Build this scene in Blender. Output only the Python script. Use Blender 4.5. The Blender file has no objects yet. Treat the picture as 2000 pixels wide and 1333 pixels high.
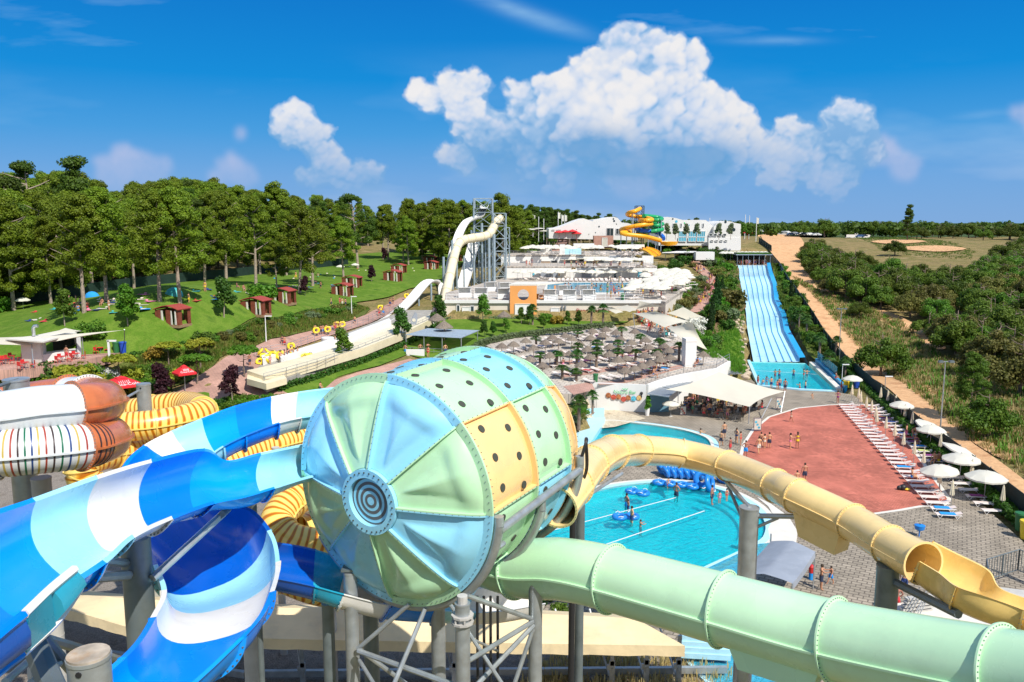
import bpy,bmesh,math,random
import numpy as np
from mathutils import Vector,Matrix,noise
from mathutils.geometry import tessellate_polygon,delaunay_2d_cdt
random.seed(7)
C=bpy.context.scene.collection
S=bpy.context.scene
PI=math.pi
R_=math.radians
# ---------------- camera, sky, sun, exposure ----------------
F=1600.0;CAMH=24.0;PITCH=math.atan((666.5-432)/F)
cam=bpy.data.objects.new('camera',bpy.data.cameras.new('camera'));C.objects.link(cam);S.camera=cam
cam.location=(0,0,CAMH);cam.rotation_euler=(PI/2-PITCH,0,0)
cam.data.sensor_width=36;cam.data.lens=36*F/2000;cam.data.clip_start=0.2;cam.data.clip_end=9000
S.view_settings.view_transform = 'Standard';S.view_settings.look = 'None';S.view_settings.exposure=0.3;S.view_settings.gamma=1
S.cycles.max_bounces=6;S.cycles.transparent_max_bounces=10;S.cycles.diffuse_bounces=3;S.cycles.caustics_reflective=False;S.cycles.caustics_refractive=False
SUN_AZ=R_(36);SUN_EL=R_(49)   # the sun stands behind the camera, to its right
sun=bpy.data.objects.new('sun',bpy.data.lights.new('sun','SUN'));C.objects.link(sun)
sun.data.energy=4.4;sun.data.angle=R_(0.5);sun.data.color=(1.0,0.955,0.88)
sdir=Vector((math.sin(SUN_AZ)*math.cos(SUN_EL),-math.cos(SUN_AZ)*math.cos(SUN_EL),math.sin(SUN_EL)))
sun.rotation_euler=sdir.to_track_quat('Z','Y').to_euler()

def px_uv(x,y):# direction tangents of a sight line: X/Y and Z/Y
 a=(x-1000)/F;b=(666.5-y)/F
 yy=math.cos(PITCH)+b*math.sin(PITCH);zz=-math.sin(PITCH)+b*math.cos(PITCH)
 return a/yy,zz/yy

def cloud_image():
 """a cloud layer painted from heaped spheres; u = X/Y, v = Z/Y of the view direction"""
 rng=np.random.RandomState(5);SC=1050.0;u0,u1,v0,v1=-1.3,1.3,-.03,.43
 w,h=int((u1-u0)*SC),int((v1-v0)*SC)
 def fbm(sx,sy,octs=6,rough=.55,seed=0):
  r=np.random.RandomState(seed);out=np.zeros((h,w));amp=1;tot=0
  yy=np.arange(h)/SC;xx=np.arange(w)/SC
  for o in range(octs):
   gy_,gx_=yy*sy*2**o,xx*sx*2**o;ny,nx=int(gy_[-1])+3,int(gx_[-1])+3;g=r.rand(ny,nx)
   iy,ix=gy_.astype(int),gx_.astype(int);fy,fx=gy_-iy,gx_-ix;fy=fy*fy*(3-2*fy);fx=fx*fx*(3-2*fx)
   a=g[iy][:,ix];b=g[iy][:,ix+1];c=g[iy+1][:,ix];d=g[iy+1][:,ix+1]
   out+=amp*((a*(1-fx)+b*fx)*(1-fy[:,None])+(c*(1-fx)+d*fx)*fy[:,None]);tot+=amp;amp *= rough
  return out/tot
 def blur(a,k):
  for ax in (0,1):
   for _ in range(2):
    c=np.cumsum(np.pad(a,[(k+1,k) if i==ax else (0,0) for i in (0,1)],mode='edge'),axis=ax)
    a=(np.take(c,range(2*k+1,c.shape[ax]),axis=ax)-np.take(c,range(0,c.shape[ax]-2*k-1),axis=ax))/(2*k+1)
  return a
 Hm=np.full((h,w),-1.0)
 def ball(cx,cy,cz,r):
  x0,x1=max(0,int(cx-r)),min(w,int(cx+r)+2);y0,y1=max(0,int(cy-r)),min(h,int(cy+r)+2)
  if x1<=x0 or y1<=y0:return
  Y,X=np.mgrid[y0:y1,x0:x1];q=r*r-(X-cx)**2-(Y-cy)**2
  z=np.where(q>0,cz+np.sqrt(np.maximum(q,0)),-1);Hm[y0:y1,x0:x1]=np.maximum(Hm[y0:y1,x0:x1],z)
 def heap(px_,py_,pr,dens=1.0):
  a,b=px_uv(px_,py_);cx,cy,r=(a-u0)*SC,(b-v0)*SC,pr/F*SC
  ball(cx,cy,0,r * .86)
  for _ in range(int(46*dens)):
   t=rng.rand()*2*PI;q=math.sqrt(rng.rand()) * .97;rr=r*(.14 + .20*rng.rand());x,y=cx+r*q*math.cos(t),cy+r*q*math.sin(t);z=r*math.sqrt(max(0,1-q*q)) * .8
   ball(x,y,z,rr)
   for _ in range(9):
    t2=rng.rand()*2*PI;q2=rng.rand() ** .5;r2=rr*(.25 + .25*rng.rand());x2,y2=x+rr*q2*math.cos(t2),y+rr*q2*math.sin(t2);z2=z+rr*math.sqrt(max(0,1-q2*q2)) * .85
    ball(x2,y2,z2,r2)
 main=[(1243,92,44),(1285,108,42),(1200,118,44),(1180,155,58),(1125,150,30),(1295,160,66),(1110,195,62),(1230,235,100),(1335,165,38),(1335,235,62),(1030,185,34),(1045,225,48),(1140,265,92),(1310,290,80),(1065,290,60),
   (1405,230,40),(1450,232,22),(1420,285,48),(1380,320,46),(1480,290,34),(1545,265,34),(1570,300,40),(1530,320,42),(1600,330,36),(1655,235,40),(1680,215,18),(1650,270,40),(1690,290,28),(1635,345,34),
   (885,175,28),(920,165,26),(945,160,14),(905,200,34),(812,175,20),(840,190,22),(930,230,40),(955,265,38),(1000,280,40),(880,303,22),(905,312,22),(868,290,10),(1010,330,30),(1050,335,30),
   (574,222,22),(548,238,20),(590,250,28),(636,250,9),(612,268,24),(560,262,16),(625,292,22),(640,320,28),(665,335,30),(612,338,22),(700,345,22),(730,340,22),(712,325,10),(590,335,14)]
 for b in main:heap(b[0],b[1]+6,b[2]*1.16)
 # fluff: shift rows and columns by noise
 n1,n2=fbm(22,22,5,.6,3) - .5,fbm(22,22,5,.6,4) - .5
 Y,X=np.mgrid[0:h,0:w]
 Xs=np.clip(X+n1*16,0,w-1).astype(int);Ys=np.clip(Y+n2*16,0,h-1).astype(int);Hw=Hm[Ys,Xs]
 fn_=fbm(75,75,4,.6,77) - .5;c0=blur((Hw>-.5).astype(float),4);cov=np.clip((c0+fn_ * .9 - .22) / .5,0,1)*np.clip(c0*12,0,1);Hs=blur(np.maximum(Hw,0),1)
 vv=np.linspace(v0,v1,h)[:,None]*np.ones((1,w));uu=np.linspace(u0,u1,w)[None]*np.ones((h,1))
 def shade(Hx,k):
  gy_,gx_=np.gradient(Hx);nrm=np.sqrt(gx_**2+gy_**2+k);return (-gx_ * .30-gy_ * .62*-1*-1+k ** .5 * .62)/nrm
 gy_,gx_=np.gradient(Hs);k=3.0;n=np.sqrt(gx_**2+gy_**2+k);l1=(-gx_*-.12+-gy_ * .60+k ** .5 * .72)/n
 Hb=blur(np.maximum(Hw,0),14);gy_,gx_=np.gradient(Hb);n=np.sqrt(gx_**2+gy_**2+1.2);l2=(gx_ * .12-gy_ * .6+1.2 ** .5 * .72)/n
 ao=np.clip((Hs-Hb)/9.0,-1,1)
 big=fbm(7,7,4,.5,9)
 light=np.clip(.02 + .27*l1 + .34*l2 + .22*ao+(big - .5)*1.3,0,1)
 low=np.clip((.175-vv) / .13,0,1)
 light=np.clip(light*(1 - .22*low)+fn_ * .14,0,1);light=np.clip((light - .56)*1.75 + .52,0,1)
 st=[(0,(.22,.43,.72)),(.28,(.38,.55,.78)),(.5,(.57,.66,.82)),(.72,(.70,.74,.82)),(1,(.82,.81,.82))]
 col=np.stack([np.interp(light,[s[0] for s in st],[s[1][i] for s in st]) for i in range(3)],-1)
 warm=np.clip((.13-vv) / .08,0,1)[...,None];col=col*(1-warm*(1-np.array([1.0,.95,.90])))
 alpha=cov*np.clip((vv - .012) / .115,0,1) ** .9
 alpha=np.clip(alpha*(.80 + .35*fbm(9,9,6,.6,12)) ,0,1)
 # dark blue belly of the big cloud
 def spot(x,y,rx,ry):
  a,b=px_uv(x,y);return np.exp(-(((uu-a)*F/rx)**2+((vv-b)*F/ry)**2))
 nn=fbm(14,22,6,.6,21)
 dk=np.clip((spot(1130,285,70,30)+spot(1230,318,150,36)+spot(1350,315,80,28)+spot(970,300,60,30) * .5)*1.5*(nn*2.2 - .35),0,.85)
 dkc=np.array([.13,.34,.62]);col=col*(1-dk[...,None])+dkc*dk[...,None];alpha=np.maximum(alpha,dk * .9)
 # faint pink heaps low on the horizon, haze bands, high wisps
 sv=np.zeros((h,w));Hm[:]=-1
 for b in [(235,310,26),(205,325,24),(270,322,26),(310,330,24),(225,345,34),(280,350,30),(450,332,28),(430,345,22),(480,345,26),(465,262,10),(1720,300,30),(1760,330,30),(1230,350,50),(1990,218,16),(2030,225,30),(-80,330,50),(-200,300,60),(2200,300,60),(2350,280,70)]:heap(*b,dens=.5)
 Hw=Hm[Ys,Xs];sv=blur((Hw>-.5).astype(float),4) * .5*(.5+fbm(30,30,4,.6,91))*np.clip((vv - .01) / .08,0,1)
 veil=np.clip(fbm(2.2,9,6,.58,31) - .47,0,1)*3.2*np.clip((.21-vv) / .16,0,1)*np.clip(1.2-vv*4,0,1)
 wis=np.clip(fbm(2.6,16,7,.62,44) - .56,0,1)*2.6*np.clip((vv - .10) / .1,0,1)
 def streak(x,y,rx,ry,rot,a_):
  a,b=px_uv(x,y);dx,dy=(uu-a)*F,(vv-b)*F;c,s=math.cos(rot),math.sin(rot);q=dx*c+dy*s;p=-dx*s+dy*c
  return np.exp(-((q/rx)**2+(p/ry)**2))*a_*(fbm(6,24,6,.6,51)*1.8 - .3)
 wis=wis+np.clip(streak(1040,32,110,14,-.30,.75)+streak(1500,80,75,7,0,.8)+streak(1930,225,60,8,.1,.5)+streak(960,0,60,12,-.3,.5),0,1)
 cirr=np.clip(np.maximum(veil * .8,wis * .5),0,.55)
 lc=np.array([.42,.56,.78])*np.clip((.17-vv) / .12,0,1)[...,None]+np.array([.40,.66,.88])*(1-np.clip((.17-vv) / .12,0,1)[...,None])
 pk=np.array([.62,.60,.76]);A=1-(1-sv)*(1-cirr)
 cc=(lc*cirr[...,None]*(1-sv[...,None])+pk*sv[...,None])/np.maximum(A,1e-4)[...,None]
 fa=alpha+A*(1-alpha);fc=(col*alpha[...,None]+cc*(A*(1-alpha))[...,None])/np.maximum(fa,1e-4)[...,None]
 ed=np.clip((1.3-np.abs(uu)) / .25,0,1)*np.clip((v1-vv) / .08,0,1);fa=fa*ed
 im=bpy.data.images.new('cloud_layer',w,h,alpha=True,float_buffer=True);im.colorspace_settings.name = 'Non-Color';im.alpha_mode = 'CHANNEL_PACKED'
 buf=np.concatenate([fc,fa[...,None]],-1).astype(np.float32);im.pixels.foreach_set(buf.ravel());im.update();im.pack()
 return im,(u0,u1,v0,v1)
def world():
 w=bpy.data.worlds.new('World');S.world=w;w.use_nodes=True
 nt=w.node_tree;N=nt.nodes;L=nt.links;N.clear()
 tc=N.new('ShaderNodeTexCoord');sp=N.new('ShaderNodeSeparateXYZ');L.new(tc.outputs['Generated'],sp.inputs[0]);X,Y,Z=sp.outputs
 def M(op,a,b=None,c=None,clamp=False):
  n=N.new('ShaderNodeMath');n.operation=op;n.use_clamp=clamp
  for i,v in enumerate((a,b,c)):
   if v is None:continue
   if isinstance(v,(int,float)):n.inputs[i].default_value=v
   else:L.new(v,n.inputs[i])
  return n.outputs[0]
 sky=N.new('ShaderNodeTexSky');sky.sky_type = 'NISHITA';sky.sun_disc=False;sky.sun_elevation=SUN_EL;sky.sun_rotation=PI-SUN_AZ;sky.altitude=100;sky.dust_density = .5;sky.ozone_density=3
 sc=N.new('ShaderNodeVectorMath');sc.operation = 'SCALE';L.new(sky.outputs[0],sc.inputs[0]);sc.inputs['Scale'].default_value = .075
 rp=N.new('ShaderNodeValToRGB');L.new(Z,rp.inputs[0]);e=rp.color_ramp.elements
 e[0].position=0.0;e[0].color=(.20,.39,.70,1);e[1].position=1.0;e[1].color=(.03,.17,.46,1)
 for p,c in ((.05,(.15,.37,.72)),(.10,(.055,.32,.71)),(.16,(.0,.25,.67)),(.25,(.0,.18,.59)),(.45,(.012,.19,.54))):q=e.new(p);q.color=(*c,1)
 def mix(f,a,b):
  n=N.new('ShaderNodeMix');n.data_type = 'RGBA'
  for i,v in ((0,f),(6,a),(7,b)):
   if isinstance(v,(int,float)):n.inputs[i].default_value=v
   else:L.new(v,n.inputs[i])
  return n.outputs[2]
 base=mix(.96,sc.outputs[0],rp.outputs[0])
 im,(u0,u1,v0,v1)=cloud_image()
 yp=M('MAXIMUM',Y,.02);u=M('DIVIDE',X,yp);v=M('DIVIDE',Z,yp)
 cx=N.new('ShaderNodeCombineXYZ');L.new(M('DIVIDE',M('SUBTRACT',u,u0),u1-u0),cx.inputs[0]);L.new(M('DIVIDE',M('SUBTRACT',v,v0),v1-v0),cx.inputs[1])
 it=N.new('ShaderNodeTexImage');it.image=im;it.extension = 'CLIP';it.interpolation = 'Linear';L.new(cx.outputs[0],it.inputs[0])
 fr=M('GREATER_THAN',Y,.03)
 c2=mix(M('MULTIPLY',it.outputs['Alpha'],fr),base,it.outputs['Color'])
 # unseen clouds added overhead and behind the camera to lift and whiten the fill
 gd=N.new('ShaderNodeTexNoise');L.new(tc.outputs['Generated'],gd.inputs[0]);gd.inputs['Scale'].default_value=2.6;gd.inputs['Detail'].default_value=5
 def mr(x,a,b):n=N.new('ShaderNodeMapRange');n.interpolation_type = 'SMOOTHSTEP';L.new(x,n.inputs[0]);n.inputs[1].default_value=a;n.inputs[2].default_value=b;return n.outputs[0]
 out_=M('SUBTRACT',1.0,M('MULTIPLY',mr(Y,.0,.35),M('SUBTRACT',1.0,mr(v,.38,.60))))
 gm=M('MULTIPLY',M('MULTIPLY',mr(gd.outputs[0],.46,.60),out_),mr(Z,.0,.10))
 cl_=N.new('ShaderNodeRGB');cl_.outputs[0].default_value=(.66,.68,.72,1);c2=mix(gm,c2,cl_.outputs[0])
 bg=N.new('ShaderNodeBackground');L.new(c2,bg.inputs[0]);bg.inputs[1].default_value = .86;out=N.new('ShaderNodeOutputWorld');L.new(bg.outputs[0],out.inputs[0])
 w.cycles.sampling_method = 'MANUAL';w.cycles.sample_map_resolution=512
world()

# ---------------- measuring ----------------
def W(x,y,d):
 a=(x-1000)/F*d;b=(666.5-y)/F*d
 return Vector((a,d*math.cos(PITCH)+b*math.sin(PITCH),CAMH-d*math.sin(PITCH)+b*math.cos(PITCH)))
def drop(y):return math.sin(PITCH)+(y-666.5)/F*math.cos(PITCH)
def G(x,y,z=0.0):
 return W(x,y,(CAMH-z)/drop(y))
def dz(y,z):return (CAMH-z)/drop(y)

# ---------------- materials ----------------
MT={}
def mat(name,col,rough=.6,var=0.0,vs=3.0,bump=0.0,bs=20.0,metal=0.0,coat=0.0,spec=.5,col2=None,rnd=0.0,dirt=None,transl=0.0):
 if name in MT:return MT[name]
 m=bpy.data.materials.new(name);m.use_nodes=True;nt=m.node_tree;N=nt.nodes;L=nt.links
 b=N['Principled BSDF'];b.inputs['Roughness'].default_value=rough;b.inputs['Metallic'].default_value=metal
 b.inputs['Coat Weight'].default_value=coat;b.inputs['Specular IOR Level'].default_value=spec;b.inputs['Coat Roughness'].default_value = .08
 b.inputs['Base Color'].default_value=(*col,1)
 tc=N.new('ShaderNodeTexCoord');src=None
 geo=N.new('ShaderNodeNewGeometry')
 if var or col2:
  n=N.new('ShaderNodeTexNoise');L.new(geo.outputs['Position'],n.inputs[0]);n.inputs['Scale'].default_value=vs;n.inputs['Detail'].default_value=6
  mr=N.new('ShaderNodeMapRange');L.new(n.outputs[0],mr.inputs[0]);mr.inputs[1].default_value = .32;mr.inputs[2].default_value = .68
  mx=N.new('ShaderNodeMix');mx.data_type = 'RGBA';L.new(mr.outputs[0],mx.inputs[0])
  c2=col2 or tuple(min(1,c*(1+var)) for c in col)
  c1=col if col2 else tuple(c*(1-var) for c in col)
  mx.inputs[6].default_value=(*c1,1);mx.inputs[7].default_value=(*c2,1);src=mx.outputs[2]
  rr=N.new('ShaderNodeMapRange');L.new(n.outputs[0],rr.inputs[0]);rr.inputs[3].default_value=max(0,rough - .08);rr.inputs[4].default_value=min(1,rough + .1);L.new(rr.outputs[0],b.inputs['Roughness'])
 if dirt:# (colour, scale, amount): streaks and dust
  n=N.new('ShaderNodeTexNoise');L.new(geo.outputs['Position'],n.inputs[0]);n.inputs['Scale'].default_value=dirt[1];n.inputs['Detail'].default_value=8;n.inputs['Roughness'].default_value = .7
  mr=N.new('ShaderNodeMapRange');L.new(n.outputs[0],mr.inputs[0]);mr.inputs[1].default_value = .5;mr.inputs[2].default_value = .75;mr.inputs[4].default_value=dirt[2]
  mx=N.new('ShaderNodeMix');mx.data_type = 'RGBA';L.new(mr.outputs[0],mx.inputs[0]);mx.inputs[7].default_value=(*dirt[0],1)
  if src:L.new(src,mx.inputs[6])
  else:mx.inputs[6].default_value=(*col,1)
  src=mx.outputs[2]
 if rnd:
  oi=N.new('ShaderNodeObjectInfo');hs=N.new('ShaderNodeHueSaturation')
  mr=N.new('ShaderNodeMapRange');L.new(oi.outputs['Random'],mr.inputs[0]);mr.inputs[3].default_value=1-rnd;mr.inputs[4].default_value=1+rnd;L.new(mr.outputs[0],hs.inputs['Value'])
  mh=N.new('ShaderNodeMapRange');L.new(oi.outputs['Random'],mh.inputs[0]);mh.inputs[3].default_value = .5-rnd * .06;mh.inputs[4].default_value = .5+rnd * .06;L.new(mh.outputs[0],hs.inputs['Hue'])
  if src:L.new(src,hs.inputs['Color'])
  else:hs.inputs['Color'].default_value=(*col,1)
  src=hs.outputs[0]
 if src:L.new(src,b.inputs['Base Color'])
 if bump:
  n=N.new('ShaderNodeTexNoise');L.new(geo.outputs['Position'],n.inputs[0]);n.inputs['Scale'].default_value=bs;n.inputs['Detail'].default_value=5
  bp=N.new('ShaderNodeBump');L.new(n.outputs[0],bp.inputs['Height']);bp.inputs['Strength'].default_value=min(1,bump);bp.inputs['Distance'].default_value = .05;L.new(bp.outputs[0],b.inputs['Normal'])
 if transl:
  tr=N.new('ShaderNodeBsdfTranslucent');ms=N.new('ShaderNodeMixShader');ms.inputs[0].default_value=transl
  if src:L.new(src,tr.inputs[0])
  else:tr.inputs[0].default_value=(*col,1)
  L.new(b.outputs[0],ms.inputs[1]);L.new(tr.outputs[0],ms.inputs[2]);L.new(ms.outputs[0],N['Material Output'].inputs[0])
 MT[name]=m;return m

# ---------------- mesh builder ----------------
class MB:
 def __init__(s):s.v=[];s.f=[];s.m=[];s.uv=None
 def add(s,vs,fs,mi=0):
  o=len(s.v);s.v+=[tuple(v) for v in vs];s.f+=[tuple(i+o for i in f) for f in fs];s.m+=[mi]*len(fs);return s
 def box(s,c,size,rz=0,mi=0,M=None):
  x,y,z=(q/2 for q in size);cr,sr=math.cos(rz),math.sin(rz);vs=[]
  for dx,dy,dz_ in ((-x,-y,-z),(x,-y,-z),(x,y,-z),(-x,y,-z),(-x,-y,z),(x,-y,z),(x,y,z),(-x,y,z)):
   p=Vector((c[0]+dx*cr-dy*sr,c[1]+dx*sr+dy*cr,c[2]+dz_))
   vs.append(M @ p if M else p)
  return s.add(vs,[(0,3,2,1),(4,5,6,7),(0,1,5,4),(1,2,6,5),(2,3,7,6),(3,0,4,7)],mi)
 def tube(s,pts,r,n=8,mi=0,cap=True,up=Vector((0,0,1))):
  pts=[Vector(p) for p in pts];k=len(pts);rs=r if isinstance(r,(list,tuple)) else [r]*k
  vs=[];fs=[];pu=None
  for i,p in enumerate(pts):
   t=(pts[min(i+1,k-1)]-pts[max(i-1,0)])
   t=t.normalized() if t.length>1e-9 else Vector((0,0,1))
   if pu is None:a=t.orthogonal().normalized() if abs(t.dot(up)) > .98 else t.cross(up).normalized()
   else:a=(pu-t*pu.dot(t));a=a.normalized() if a.length>1e-6 else t.orthogonal().normalized()
   pu=a;b=a.cross(t)
   for j in range(n):
    q=2*PI*j/n;vs.append(p+(a*math.cos(q)+b*math.sin(q))*rs[i])
  for i in range(k-1):
   for j in range(n):fs.append((i*n+j,i*n+(j+1) % n,(i+1)*n+(j+1) % n,(i+1)*n+j))
  if cap:fs.append(tuple(range(n))[::-1]);fs.append(tuple((k-1)*n+j for j in range(n)))
  return s.add(vs,fs,mi)
 def lathe(s,prof,c=(0,0,0),n=12,mi=0,sx=1,sy=1):
  vs=[];fs=[]
  for r,z in prof:
   for j in range(n):
    q=2*PI*j/n;vs.append((c[0]+r*sx*math.cos(q),c[1]+r*sy*math.sin(q),c[2]+z))
  for i in range(len(prof)-1):
   for j in range(n):fs.append((i*n+j,i*n+(j+1) % n,(i+1)*n+(j+1) % n,(i+1)*n+j))
  return s.add(vs,fs,mi)
 def prism(s,poly,z0,z1,mi=0):# poly ccw list of (x,y); z may be a function
  poly=[(p[0],p[1]) for p in poly]
  ar=sum(poly[i][0]*poly[(i+1) % len(poly)][1]-poly[(i+1) % len(poly)][0]*poly[i][1] for i in range(len(poly)))
  if ar<0:poly=poly[::-1]
  f0=z0 if callable(z0) else (lambda x,y:z0);f1=z1 if callable(z1) else (lambda x,y:z1)
  n=len(poly);vs=[(x,y,f0(x,y)) for x,y in poly]+[(x,y,f1(x,y)) for x,y in poly]
  tr=tessellate_polygon([[Vector((x,y,0)) for x,y in poly]]);fs=[]
  for a,b,c in tr:
   ccw=(poly[b][0]-poly[a][0])*(poly[c][1]-poly[a][1])-(poly[b][1]-poly[a][1])*(poly[c][0]-poly[a][0])>0
   t=(a,b,c) if ccw else (a,c,b)
   fs.append(tuple(i+n for i in t));fs.append(t[::-1])
  fs+=[(i,(i+1) % n,n+(i+1) % n,n+i) for i in range(n)]
  return s.add(vs,fs,mi)
 def sphere(s,c,r,nu=10,nv=6,mi=0):
  rx,ry,rz=(r,r,r) if isinstance(r,(int,float)) else r
  return s.add(*sph(c,rx,ry,rz,nu,nv),mi)
 def build(s,name,mats,parent=None,smooth=False,loc=None,props=None,ang=40):
  me=bpy.data.meshes.new(name)
  o=bpy.data.objects.new(name,me)
  base=Vector(loc) if loc is not None else Vector((0,0,0))
  if parent is not None:
   o.parent=parent;base=worig(parent)+base
   o.location=loc if loc is not None else (0,0,0)
  elif loc is not None:o.location=loc
  vs=np.array(s.v,dtype=float).reshape(-1,3)-np.array(base)
  me.from_pydata(vs.tolist(),[],s.f)
  ms=mats if isinstance(mats,(list,tuple)) else [mats]
  for m in ms:me.materials.append(m)
  if len(ms)>1:me.polygons.foreach_set('material_index',s.m)
  if smooth:
   me.polygons.foreach_set('use_smooth',[True]*len(s.f));me.set_sharp_from_angle(angle=R_(ang))
  me.update();C.objects.link(o)
  if props:
   for k,v in props.items():
    if v:o[k]=v
  return o
def worig(o):
 v=Vector((0,0,0))
 while o is not None:v=v+o.location;o=o.parent
 return v
def sph(c,rx,ry,rz,nu=10,nv=6):
 vs=[(c[0],c[1],c[2]-rz)];fs=[]
 for i in range(1,nv):
  t=-PI/2+PI*i/nv
  for j in range(nu):a=2*PI*j/nu;vs.append((c[0]+rx*math.cos(t)*math.cos(a),c[1]+ry*math.cos(t)*math.sin(a),c[2]+rz*math.sin(t)))
 vs.append((c[0],c[1],c[2]+rz));k=len(vs)-1
 for j in range(nu):
  fs.append((0,1+(j+1) % nu,1+j));fs.append((k,1+(nv-2)*nu+j,1+(nv-2)*nu+(j+1) % nu))
  for i in range(nv-2):a=1+i*nu;fs.append((a+j,a+(j+1) % nu,a+nu+(j+1) % nu,a+nu+j))
 return vs,fs
def tag(o,label=None,cat=None,group=None,kind=None):
 for k,v in (('label',label),('category',cat),('group',group),('kind',kind)):
  if v:o[k]=v
 return o
def empty(name,loc=(0,0,0),label=None,cat=None,group=None,rz=0):
 o=bpy.data.objects.new(name,None);C.objects.link(o);o.location=loc;o.rotation_euler=(0,0,rz);o.empty_display_size = .3
 return tag(o,label,cat,group)
def copy_tree(o,loc=None,rz=None,scale=None,label=None,group=None,parent=None):
 c=o.copy();C.objects.link(c)
 if parent is not None:c.parent=parent
 if loc is not None:c.location=loc
 if rz is not None:c.rotation_euler=(0,0,rz)
 if scale is not None:c.scale=scale if hasattr(scale,'__len__') else (scale,)*3
 if label:c['label']=label
 if group:c['group']=group
 for ch in o.children:copy_tree(ch,parent=c)
 return c
class Proto:# first placement uses the original, later ones copies
 def __init__(s,o):s.o=o;s.used=False
 def put(s,loc,rz=0,scale=1,label=None,group=None):
  if not s.used:
   s.used=True;o=s.o;o.location=loc;o.rotation_euler=(0,0,rz);o.scale=scale if hasattr(scale,'__len__') else (scale,)*3
   if label:o['label']=label
   if group:o['group']=group
   return o
  return copy_tree(s.o,loc,rz,scale,label,group)
 def drop(s):
  if not s.used:
   for c in list(s.o.children_recursive):bpy.data.objects.remove(c)
   bpy.data.objects.remove(s.o)
ORD=['first','second','third','fourth','fifth','sixth','seventh','eighth','ninth','tenth','eleventh','twelfth','thirteenth','fourteenth','fifteenth','sixteenth','seventeenth','eighteenth','nineteenth','twentieth','twenty-first','twenty-second','twenty-third','twenty-fourth','twenty-fifth','twenty-sixth','twenty-seventh','twenty-eighth','twenty-ninth','thirtieth']
def crom(P,t):# catmull-rom through list of vectors/tuples
 P=[Vector(p) for p in P];n=len(P)-1;i=min(int(t),n-1);f=t-i
 p1,p2=P[i],P[i+1];p0=P[i-1] if i>0 else p1*2-p2;p3=P[i+2] if i+2<=n else p2*2-p1
 return 0.5*((2*p1)+(p2-p0)*f+(2*p0-5*p1+4*p2-p3)*f*f+(3*p1-p0-3*p2+p3)*f**3)
def curve2(pts,k=6,closed=False):
 out=[];P=[(p[0],p[1],p[2] if len(p)>2 else 0) for p in pts]
 if closed:Q=[P[-1]]+P+[P[0],P[1]];rng=(1,len(P)+1)
 else:Q=P;rng=(0,len(P)-1)
 for i in range(rng[0],rng[1]):
  for j in range(k):out.append(tuple(crom(Q,i+j/k)))
 if not closed:out.append(tuple(P[-1]))
 return out
# ---------------- shared materials ----------------
def ground_mat(name,cols,scale=.25,fine=9.0,bump=.5,fs=.5):
 """three colours mixed by coarse noise, with fine speckle"""
 m=bpy.data.materials.new(name);m.use_nodes=True;nt=m.node_tree;N=nt.nodes;L=nt.links;b=N['Principled BSDF'];b.inputs['Roughness'].default_value = .95;b.inputs['Specular IOR Level'].default_value = .1
 geo=N.new('ShaderNodeNewGeometry')
 def nz(sc,det=6,ro=.6):
  n=N.new('ShaderNodeTexNoise');L.new(geo.outputs['Position'],n.inputs[0]);n.inputs['Scale'].default_value=sc;n.inputs['Detail'].default_value=det;n.inputs['Roughness'].default_value=ro;return n.outputs[0]
 a=nz(scale);rp=N.new('ShaderNodeValToRGB');L.new(a,rp.inputs[0]);e=rp.color_ramp.elements
 k=len(cols);e[0].position = .3;e[0].color=(*cols[0],1);e[1].position = .7;e[1].color=(*cols[-1],1)
 for i in range(1,k-1):q=e.new(.3 + .4*i/(k-1));q.color=(*cols[i],1)
 f=nz(fine,5,.7);mr=N.new('ShaderNodeMapRange');L.new(f,mr.inputs[0]);mr.inputs[1].default_value = .3;mr.inputs[2].default_value = .7;mr.inputs[3].default_value=1-fs;mr.inputs[4].default_value=1+fs
 mx=N.new('ShaderNodeMix');mx.data_type = 'RGBA';mx.blend_type = 'MULTIPLY';mx.inputs[0].default_value=1;L.new(rp.outputs[0],mx.inputs[6]);L.new(mr.outputs[0],mx.inputs[7]);L.new(mx.outputs[2],b.inputs['Base Color'])
 bp=N.new('ShaderNodeBump');L.new(f,bp.inputs['Height']);bp.inputs['Strength'].default_value=bump;bp.inputs['Distance'].default_value = .1;L.new(bp.outputs[0],b.inputs['Normal'])
 MT[name]=m;return m
ground_mat('dry_ground',[(.14,.12,.045),(.27,.20,.09),(.17,.15,.05),(.34,.25,.13)],.12,3.0,.8,.5)
ground_mat('far_ground',[(.03,.06,.02),(.05,.09,.03),(.10,.11,.05)],.02,.3,.3,.4)
ground_mat('lawn',[(.065,.135,.016),(.135,.215,.028),(.085,.17,.016),(.15,.20,.035)],.30,7.0,.6,.28)
ground_mat('scrub',[(.05,.085,.012),(.11,.13,.03),(.07,.11,.02)],.5,5.0,1,.5)
ground_mat('forest_floor',[(.05,.06,.02),(.12,.10,.045),(.07,.08,.02)],.3,4.0,.8,.5)
ground_mat('orange_dirt',[(.55,.30,.15),(.66,.40,.21),(.50,.26,.13)],.35,2.5,.7,.18)
ground_mat('gravel',[(.20,.17,.14),(.30,.26,.22),(.24,.21,.18)],1.2,14.0,1,.5)
ground_mat('soil',[(.13,.08,.045),(.22,.14,.08),(.08,.09,.03)],.8,7.0,1,.45)
ground_mat('pale_concrete',[(.50,.45,.38),(.60,.54,.46),(.46,.42,.36)],.5,8.0,.2,.08)
ground_mat('sandstone',[(.50,.42,.30),(.62,.54,.40),(.42,.33,.22)],.8,5.0,.8,.3)
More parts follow.
